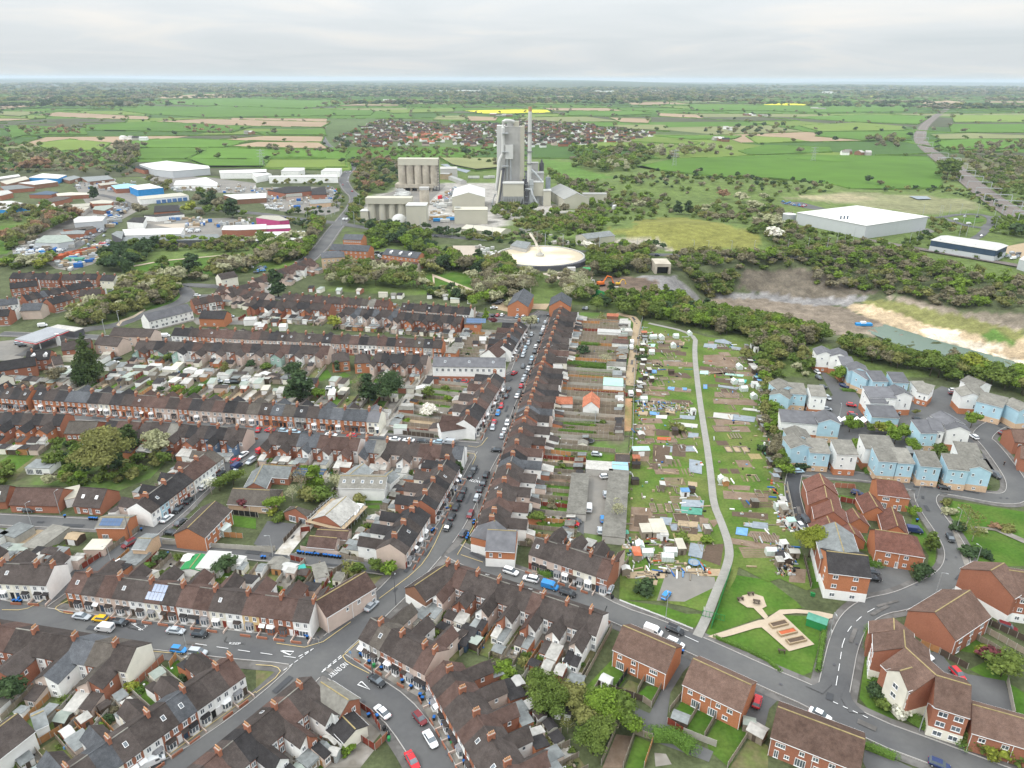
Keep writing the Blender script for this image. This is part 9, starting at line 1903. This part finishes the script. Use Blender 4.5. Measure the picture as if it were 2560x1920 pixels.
def box_thing(name,label,cat,p,rot,L,W,H,m,z=.4,m2=None):
 t=thing(name,label,cat,(p[0],p[1],z+hz(*p)),rot);cached('body',(name,L,W,H),[m],lambda b:(b.box(-L/2,-W/2,.1,L/2,W/2,H),[b.box(-L/2+L*k/8-.05,-W/2-.05,.2,-L/2+L*k/8+.05,W/2+.05,H-.1)for k in range(1,8)]),t);cached('base_frame',(name,L,W),[Qs],lambda b:b.box(-L/2,-W/2+.1,-.35,L/2,W/2-.1,.1),t);return t
for k,q in enumerate(at_("N 450,860 480,870 510,862 540,850 560,840 590,835 610,825 640,818 670,812 700,806 730,800 760,795 790,790 650,840 700,825")):box_thing(ZQ,'red storage container in the stacked yard rows',ZQ,q,.9,7,2.5,2.6,Zq)
for k,q in enumerate(at_("T 400,735 415,745 430,755 445,760 460,765 395,765 410,775 425,785 440,790 385,785 430,770 450,780")):box_thing('tanker_trailer','white tanker trailer parked below the concrete silos','trailer',q,.5,9,2.5,3.2,QA)
for k,q in enumerate(at_("T 740,860 770,855 800,855 840,850 760,870 1000,625 1040,625 1130,625 1170,622")):box_thing('white_container','white container in the works yard',ZQ,q,.1,9,2.6,3,QA)
for k,q in enumerate(at_("T 2145,820 2165,840 2180,850 2195,880")):box_thing(ZX,'white lorry parked beside the clinker store',ZX,q,1.2,10,2.5,3.4,QA)
for k,q in enumerate(at_("T 690,970 730,965 760,975 800,960 830,975 720,985 780,990 700,960 850,960 740,950")):box_thing('pallet_stack','stack of wrapped pallets in the works yard','pallets',q,.1,9,3,2.6,rr.choice([QA,Qy,Zv,Zd,QA]))
box_thing('skip','yellow skip container by the long grey shed','skip',at_("N 1145,755")[0],0,12,5,4,ZG);box_thing(ZX,'white lorry beside the basin',ZX,at_("U 855,345")[0],.1,6,2.4,3,QA);box_thing('red_lorry','red lorry in the works yard',ZX,at_("T 738,795")[0],1.3,8,2.5,3.2,ZC)
box_thing('green_container','dark green container in the container yard',ZQ,at_("N 650,885")[0],0,14,4,3,Zk)
t=thing('caravan','white touring caravan beside the unfinished house','caravan',(*at_("F 878,655")[0],.3),1.35);b=MB();b.loft([[(-3.2,-1.1,.4),(-3.2,1.1,.4),(-3.2,1.1,2.2),(-3.2,-1.1,2.2)],[(-2.8,-1.15,.35),(-2.8,1.15,.35),(-2.8,1.15,2.6),(-2.8,-1.15,2.6)],[(2.6,-1.15,.35),(2.6,1.15,.35),(2.6,1.15,2.6),(2.6,-1.15,2.6)],[(3.2,-1.1,.5),(3.2,1.1,.5),(3.2,1.1,1.9),(3.2,-1.1,1.9)]]);b.build('body','upvc',t);b=MB();b.box(-3.23,-.7,1.3,-3.1,.7,2.0);b.box(-1.2,-1.18,1.3,0,-1.1,2);b.build('window',Q8,t);b=MB();b.box(-.4,-1.17,-.25,.3,1.17,.4);b.build('wheel','tyre',t)
# ================================================================ BINS, LAMPS, SIGNS
bins("B 905,490 925,500 945,508",'in front of the white corner house');bins("B 980,555 1085,610 1190,640 1265,720 1340,770",'on the pavement of the corner terrace');bins("B 1420,840 1440,870 1510,920 1540,1040 1615,1100 1670,1215 1735,1300 1800,1420",'along the curving street');bins("B 1695,1250 1020,585",'on the pavement',Qw);bins("B 975,1015 1048,1025",'inside the curved red fence');bins("B 1110,1130 1135,1160 1145,1190",'at the yard corner',Qp);bins("B 1150,1220",'at the yard corner',Qw)
bins("F 365,985 385,990 410,992 440,997 465,1000 490,1003 515,1005 540,1008 590,1013 610,1015 635,1018 655,1022 680,1025 705,1028 730,1030",'in the long row by the pink wall');bins("F 55,1030 80,1032",'beside the alley');bins("F 565,1010 505,1000",'in the long row by the pink wall',Qp)
bins("E 780,695 800,695 820,697 840,698",'by the solar house');bins("E 565,675 1225,790 1450,1000",'beside the lane');bins("E 125,1410 155,1412 185,1415",'below the white gable');bins("A 715,60 875,55 1355,130 430,340 2035,825 1585,1125 170,10",'on the pavement of the left streets');bins("B 430,325 445,340",'by the white shop')
bins("F 1820,870 1830,850 1835,830",'by the corner shop');bins("F 1880,740 1885,715 1650,530 1640,580 1720,455 1765,375 1690,465 1650,610 1520,805 1535,790",'along the lower main street');bins("F 1875,735 1745,385 1700,480",'along the lower main street',Qp);bins("H 550,1265 865,1375 430,520 440,575 425,700",'by the garages and short terrace',Qp)
bins("C 1470,465",'at the corner of the upper brick row');bins("D 1250,230 1270,238",'beside the plain brick gable');bins("D 1290,250",'beside the plain brick gable',Qw);bins("I 1285,710 1228,1110",'beside the russet homes');bins("I 375,1350 390,1355",'by the bin store',Qw);bins("L 80,745 95,720 130,650 150,560 175,500 240,330 70,790 20,840 5,920",'along the middle main street',Qp);bins("K 2110,620 2125,600 2020,860 1990,930 1975,1000",'along the middle main street',Qp)
lamps("A 1628,480 E 275,745 E 520,640 E 1705,575 E 975,1115 F 150,1030 F 1468,975 F 1915,700 F 1805,235 C 1325,180 D 525,330 D 1305,1135 I 1275,560 I 1620,800 I 1780,1130 I 1440,1360 M 605,960 J 1035,110 J 910,190 L 330,430",'beside the road',8)
lamps("F 1210,1430 B 1010,660 F 1925,560",'beside the main street',9,m=Qs);lamps("E 1128,860",'by the maroon car',8,m=Qs)
lamps("T 20,1010 155,1000 250,1010 460,1040 575,1050 680,1080 800,1100 840,1110 1020,1120 1175,1140 1550,1180 1620,1190 1765,1200 2070,1220 P 215,740 285,755 440,770 755,790 875,775 1075,800 1565,815 1690,820 1890,820 2085,820 Q 165,810 340,795 505,790 590,740 655,740 735,700 1215,750 1290,700 Q 1335,480 1480,490 1560,480 1660,475 1805,480 1960,480 2040,500 2160,490 1495,500 1690,540 1770,590 1955,610 1710,660 1650,660 1765,850 1462,800",'along the far road',11,arm=1.6)
lamps("O 680,470 690,440 710,420 740,560 650,490 600,500 540,500 510,520 440,500 850,540 900,420 1100,560 1300,600 1420,620",'by the main junction',10,arm=1.5)
def sign(s,label,m=QH):
 q=at_(s)[0];t=thing('road_sign',label,'sign',(q[0],q[1],.2),rr.uniform(0,3));b=MB();b.cyl(0,0,0,2.6,.05,.05,6);b.build('pole',Qh,t);b=MB();b.box(-.35,-.03,1.9,.35,.03,2.6);b.build('sign_plate',m,t)
sign("B 820,520",'blue road sign at the NO ENTRY corner');sign("D 535,335",'white sign post beside the park','upvc');sign("B 545,390",'dark post sign at the shop corner',Qs);sign("C 1650,140",'white notice on the allotment gate','upvc')
t=thing('allotment_gate','green metal gate across the gravel track by the road','gate',(*at_("C 1640,145")[0],.2),-.35);b=MB();[b.box(-.05+k*.9,-.04,0,.05+k*.9,.04,2)for k in range(7)];b.box(0,-.03,.2,5.4,.03,.3);b.box(0,-.03,1.8,5.4,.03,1.9);b.build('gate_frame',Qw,t)
t=thing('white_awning','zigzag white canopy roof beside the blue tall house','canopy',(*at_("M 690,985")[0],0));b=MB()
for k in range(6):
 x=-7+2.4*k;b.q([(x,-1.8,2.4),(x+1.2,-1.8,3.4),(x+1.2,1.8,3.4),(x,1.8,2.4)]);b.q([(x+1.2,-1.8,3.4),(x+2.4,-1.8,2.4),(x+2.4,1.8,2.4),(x+1.2,1.8,3.4)])
b.build('canopy_sheet','upvc',t);b=MB();[b.box(-7+2.4*k-.08,-.08,0,-7+2.4*k+.08,.08,2.4)for k in range(7)];b.build('canopy_post',Qs,t)
# scaffolding of the unfinished house
A,B=PTS("F 600,650 780,490",5.4);L=math.hypot(B[0]-A[0],B[1]-A[1]);t=thing('scaffolding','light scaffolding around the unfinished house','scaffolding',(A[0],A[1],0),math.atan2(B[1]-A[1],B[0]-A[0]));b=MB()
for k in range(9):
 for s in(-6,6):x=-1+(L+2)*k/8;b.box(x-.06,s-.06,0,x+.06,s+.06,4.2)
for s in(-6,6):
 for z in(1.8,3.6):b.box(-1,s-.05,z,L+1,s+.05,z+.1)
b.build('poles',Qh,t);b=MB();b.box(-1.6,-6.6,2.4,L+1.6,-5.2,2.5);b.box(-1.6,5.2,2.4,L+1.6,6.6,2.5);b.box(-1.6,-5.2,2.4,-.4,5.2,2.5);b.build('boards',Qy,t)
# the person by the parked cars on the main street
def person(s,label,top='hivis',legs='navy_cloth',rot=0):
 p=at_(s)[0];t=thing('person',label,'person',(p[0],p[1],.2),rot)
 S=[(0,.10),(.08,.07),(.45,.075),(.82,.10)];b=MB();n=8
 def body(b):
  ring=lambda x,y,z,a,c_:[(x+a*math.cos(2*math.pi*k/n),y+c_*math.sin(2*math.pi*k/n),z)for k in range(n)]
  for sx in(-.1,.1):b.loft([ring(sx,.04,0,.05,.12),ring(sx,0,.1,.05,.06),ring(sx,.01,.48,.06,.065),ring(sx*.9,0,.86,.085,.095)])
  b.loft([ring(0,0,.84,.17,.11),ring(0,0,1.0,.15,.10),ring(0,0,1.3,.19,.12),ring(0,0,1.45,.17,.1),ring(0,0,1.5,.06,.06),ring(0,.01,1.57,.06,.065),ring(0,.02,1.64,.085,.1),ring(0,.01,1.74,.08,.095),ring(0,0,1.79,.03,.04)])
  for sx in(-1,1):b.loft([ring(sx*.19,0,1.42,.05,.06),ring(sx*.24,.02,1.15,.042,.045),ring(sx*.25,.1,.9,.032,.035),ring(sx*.25,.12,.8,.02,.04)])
 body(b);b.build('body','skin',t)
 b=MB();ring=lambda x,y,z,a,c_:[(x+a*math.cos(2*math.pi*k/n),y+c_*math.sin(2*math.pi*k/n),z)for k in range(n)]
 b.loft([ring(0,0,.88,.19,.13),ring(0,0,1.3,.21,.14),ring(0,0,1.46,.19,.12)]);
 for sx in(-1,1):b.loft([ring(sx*.2,0,1.44,.065,.075),ring(sx*.25,.02,1.15,.055,.06),ring(sx*.255,.09,.93,.045,.05)])
 b.build('jacket',top,t);b=MB()
 for sx in(-.1,.1):b.loft([ring(sx,0,.08,.065,.075),ring(sx,.01,.48,.075,.08),ring(sx*.9,0,.9,.1,.11)])
 b.build('trousers',legs,t);b=MB();b.loft([ring(0,-.01,1.68,.09,.105),ring(0,-.01,1.77,.088,.1),ring(0,-.01,1.81,.04,.05)]);b.build('hair','hair',t)
person("F 1680,600",'person in a yellow jacket beside the parked dark cars');person("I 2035,225",'person in dark clothes standing by the estate loop road',Qp,Qp)
# satellite dishes and aerials on some near roofs
for s,h,l in(("D 1160,1,",0,''),):
 pass
for s,h,l in(("I 1805,1165",6.5,'white satellite dish on the plain brick wall at the right'),):
 q=G0('I',1805,1165,6.5);t=thing('satellite_dish',l,'satellite dish',(q[0],q[1]-.5,6.5));b=MB();n=12;b.loft([[(.05*math.cos(2*math.pi*k/n),0,.05*math.sin(2*math.pi*k/n))for k in range(n)],[(.55*math.cos(2*math.pi*k/n),-.2,.55*math.sin(2*math.pi*k/n))for k in range(n)]]);b.build('dish','upvc',t);b=MB();b.box(-.03,0,-.5,.03,.5,0);b.build('bracket',Qh,t)
def goods(s,n,label,L=(2,7),ms=(QA,Qh,Zh,Qh,Qy,QA,Qa,Qi)):
 P=PTS(s);x0,x1=min(p[0]for p in P),max(p[0]for p in P);y0,y1=min(p[1]for p in P),max(p[1]for p in P);k=0;tr=0;b=MB()
 while k<n and tr<n*50:
  tr+=1;x,y=rr.uniform(x0,x1),rr.uniform(y0,y1)
  if not inpoly(x,y,P):continue
  k+=1;l,w,h=rr.uniform(*L),rr.uniform(1.2,2.6),rr.uniform(.8,2.8);a=rr.choice([.3,1.87])+rr.uniform(-.1,.1);ca,sa=math.cos(a),math.sin(a)
  b.prism([(x+u*ca-v*sa,y+u*sa+v*ca)for u,v in((-l/2,-w/2),(l/2,-w/2),(l/2,w/2),(-l/2,w/2))],.3,.5+h,rr.randrange(len(ms)))
 o=b.build('yard_goods',list(ms));o['kind']=ZD;o[Zn]=label;o[Zf]='goods'
goods("N 100,740 640,640 760,560 900,400 1100,370 1100,480 800,720 400,880 150,870",150,'stacked goods and pallets along the estate road yards');goods("N 480,860 980,730 1040,760 830,880 640,960 500,940",70,'goods stacked in the container yard');goods("O -20,250 640,240 700,300 690,420 200,430 0,360",130,'builders materials in the yards below the striped units');goods("N 1250,520 2212,500 2212,590 1600,580",50,'heaps and crates in the sand yard');goods("N 600,180 1150,180 1200,230 1500,240 2212,210 2212,290 1900,290 1400,270 800,280",110,'goods and vehicles in the upper estate yards');goods("T 640,850 860,700 870,830 1140,1000 860,1000 640,980",60,'pallets and plant in the works yard',(2,6),(QA,Qi,Qy,Qh))
goods("P 60,600 500,700 700,740 500,760 100,690",40,'rubble heaps beside the upper road',(2,6),(Q6,Qi,ZU));goods("O 1560,720 1900,740 1960,860 2100,900 2212,800 2000,760",30,'blocks stacked on the pale yard',(2,5),(QA,Qi,Q6))
rr=random.Random(77)
for s,wh in(("J 960,490 1060,500 1150,505 1220,515 1300,530 1350,500 1480,530 1540,500 1650,540 1740,560 1800,545 1120,590 1000,590 1240,630 1380,640 1520,630 1620,640 1940,580 2000,560 2080,570 2150,540 1840,640 1920,690 2130,660 2190,640",'in the middle garages beyond the orange terrace'),("K 20,600 80,580 150,590 270,600 370,610 500,640 690,620 760,640 90,700 220,720 660,740 760,720 30,640",QO),("K 1530,610 1490,640 1440,700 1310,850 1300,880 1250,1040 1210,1000",'by the gravel lane'),("O 480,1130 560,1140 720,1150 900,1150 1100,1180 1190,1190 1250,1190 1500,1190 1640,1200 1720,1230 1850,1230 2040,1130",'behind the far terraces'),("K 100,90 170,110 240,150 60,150 360,100 20,140 450,60",'between the upper terraces'),("J 580,560 640,580 560,520 480,490 620,420 900,430 940,400",'beside the big conifer'),("E 50,1000 110,1010 180,990 330,1040 440,1030 510,1040",'behind the blank white gable'),("K 1820,180 1800,230 1750,280 1960,270 2010,220 2100,230 1900,300",'at the top of the gravel lane')):
 for q in PTS(s):shed(q,RND.choice([.05,1.62,-.2])+RND.uniform(-.08,.08),rr.uniform(2.8,3.6),rr.uniform(4.8,6.2),rr,wh,260,rr.choice([QV,Qg,QN,Zc,ZI]),rr.choice([Qk,Qm,Qr,Qn,QL,QJ,Ze,Qx]),2.4,rr.choice(['pent',ZF,'pent']))
# ================================================================ finish
gardens();plant_all(300)
cap('terraced_house',300,'distant_terraces','more terraced houses in the farther rows of the town','houses');cap('garden_fence',300,'distant_fences','more garden fences between the farther back gardens','fences');finalize()
cam=bpy.data.cameras.new('camera');co=bpy.data.objects.new('camera',cam);COL.objects.link(co)
M=Matrix(((R_.x,U_.x,-_f.x,0),(R_.y,U_.y,-_f.y,0),(R_.z,U_.z,-_f.z,CH),(0,0,0,1)));co.matrix_world=M
cam.sensor_width=36;cam.lens=36*FPX/2560;cam.clip_start=1;cam.clip_end=80000;sc.camera=co
SUN_EL,SUN_AZ=math.radians(50),math.radians(-118)
sun=bpy.data.lights.new('sun','SUN');sun.energy=1.5;sun.angle=math.radians(14);sun.color=(1,.96,.9);so=bpy.data.objects.new('sun',sun);COL.objects.link(so)
sd=Vector((math.cos(SUN_EL)*math.sin(SUN_AZ),math.cos(SUN_EL)*math.cos(SUN_AZ),math.sin(SUN_EL)));so.rotation_euler=sd.to_track_quat('Z','Y').to_euler();so.location=(0,0,300)
w=bpy.data.worlds.new('World');sc.world=w;N,L=nm(w);bg=N['Background'];bg.inputs[1].default_value=.1
sky=N.new('ShaderNodeTexSky');sky.sky_type='NISHITA';sky.sun_disc=False;sky.sun_elevation=SUN_EL;sky.sun_rotation=SUN_AZ;sky.air_density=1;sky.dust_density=2
tc=N.new('ShaderNodeTexCoord');sep=N.new('ShaderNodeSeparateXYZ');L.new(tc.outputs['Generated'],sep.inputs[0])
# clouds on a flat layer: direction divided by height
mz=N.new(QT);mz.operation='ADD';mz.inputs[1].default_value=.09;L.new(sep.outputs[2],mz.inputs[0])
dv=[]
for k,s in((0,1.0),(1,1.0)):
 m_=N.new(QT);m_.operation='DIVIDE';L.new(sep.outputs[k],m_.inputs[0]);L.new(mz.outputs[0],m_.inputs[1]);dv.append(m_.outputs[0])
cb=N.new('ShaderNodeCombineXYZ');L.new(dv[0],cb.inputs[0]);L.new(dv[1],cb.inputs[1])
nz=N.new(Zp);nz.inputs[ZY].default_value=.55;nz.inputs[Z0].default_value=7;nz.inputs[ZK].default_value=.52;nz.inputs['Distortion'].default_value=.6;L.new(cb.outputs[0],nz.inputs[ZV])
rp=N.new('ShaderNodeValToRGB');e=rp.color_ramp;K=6
e.elements[0].position=.28;e.elements[0].color=(.76,.82,.85,1);e.elements[1].position=.70;e.elements[1].color=(1,.985,.95,1)
x=e.elements.new(.52);x.color=(.86,.90,.92,1)
L.new(nz.outputs['Fac'],rp.inputs[0])
sc_=N.new(Q2);sc_.data_type='RGBA';sc_.blend_type=Q7;sc_.inputs[0].default_value=1;L.new(rp.outputs[0],sc_.inputs[6]);sc_.clamp_result=False
zz=N.new(QT);zz.operation='MAXIMUM';zz.inputs[1].default_value=0;L.new(sep.outputs[2],zz.inputs[0]);zg=N.new(QT);zg.operation='MULTIPLY_ADD';zg.inputs[1].default_value=SKYB*2.8;zg.inputs[2].default_value=SKYB;L.new(zz.outputs[0],zg.inputs[0]);L.new(zg.outputs[0],sc_.inputs[7])
mx=N.new(Q2);mx.data_type='RGBA';mx.inputs[0].default_value=.93;L.new(sky.outputs[0],mx.inputs[6]);L.new(sc_.outputs[2],mx.inputs[7]);L.new(mx.outputs[2],bg.inputs[0])
# haze: one even box of air round the whole scene
if HAZE:
 b=MB();b.box(-31000,-400,-21,31000,37000,160,bottom=True);hm=bpy.data.materials.new('haze');N,L=nm(hm);N.remove(N[Zw]);pv=N.new('ShaderNodeVolumePrincipled')
 pv.inputs['Color'].default_value=(.76,.86,1,1);pv.inputs['Density'].default_value=HAZE;pv.inputs['Anisotropy'].default_value=.2;L.new(pv.outputs[0],N['Material Output'].inputs['Volume'])
 ho=b.build('haze',[hm]);ho['kind']=ZD
sc.view_settings.view_transform='Standard';sc.view_settings.look='None';sc.view_settings.exposure=EXPO;sc.view_settings.gamma=1
sc.cycles.max_bounces=5;sc.cycles.diffuse_bounces=2;sc.cycles.glossy_bounces=2;sc.cycles.transparent_max_bounces=4;sc.cycles.volume_bounces=1;sc.cycles.caustics_reflective=False;sc.cycles.caustics_refractive=False
sc.cycles.use_denoising=True
print('OBJ',len(bpy.data.objects),'MESH',len(bpy.data.meshes))
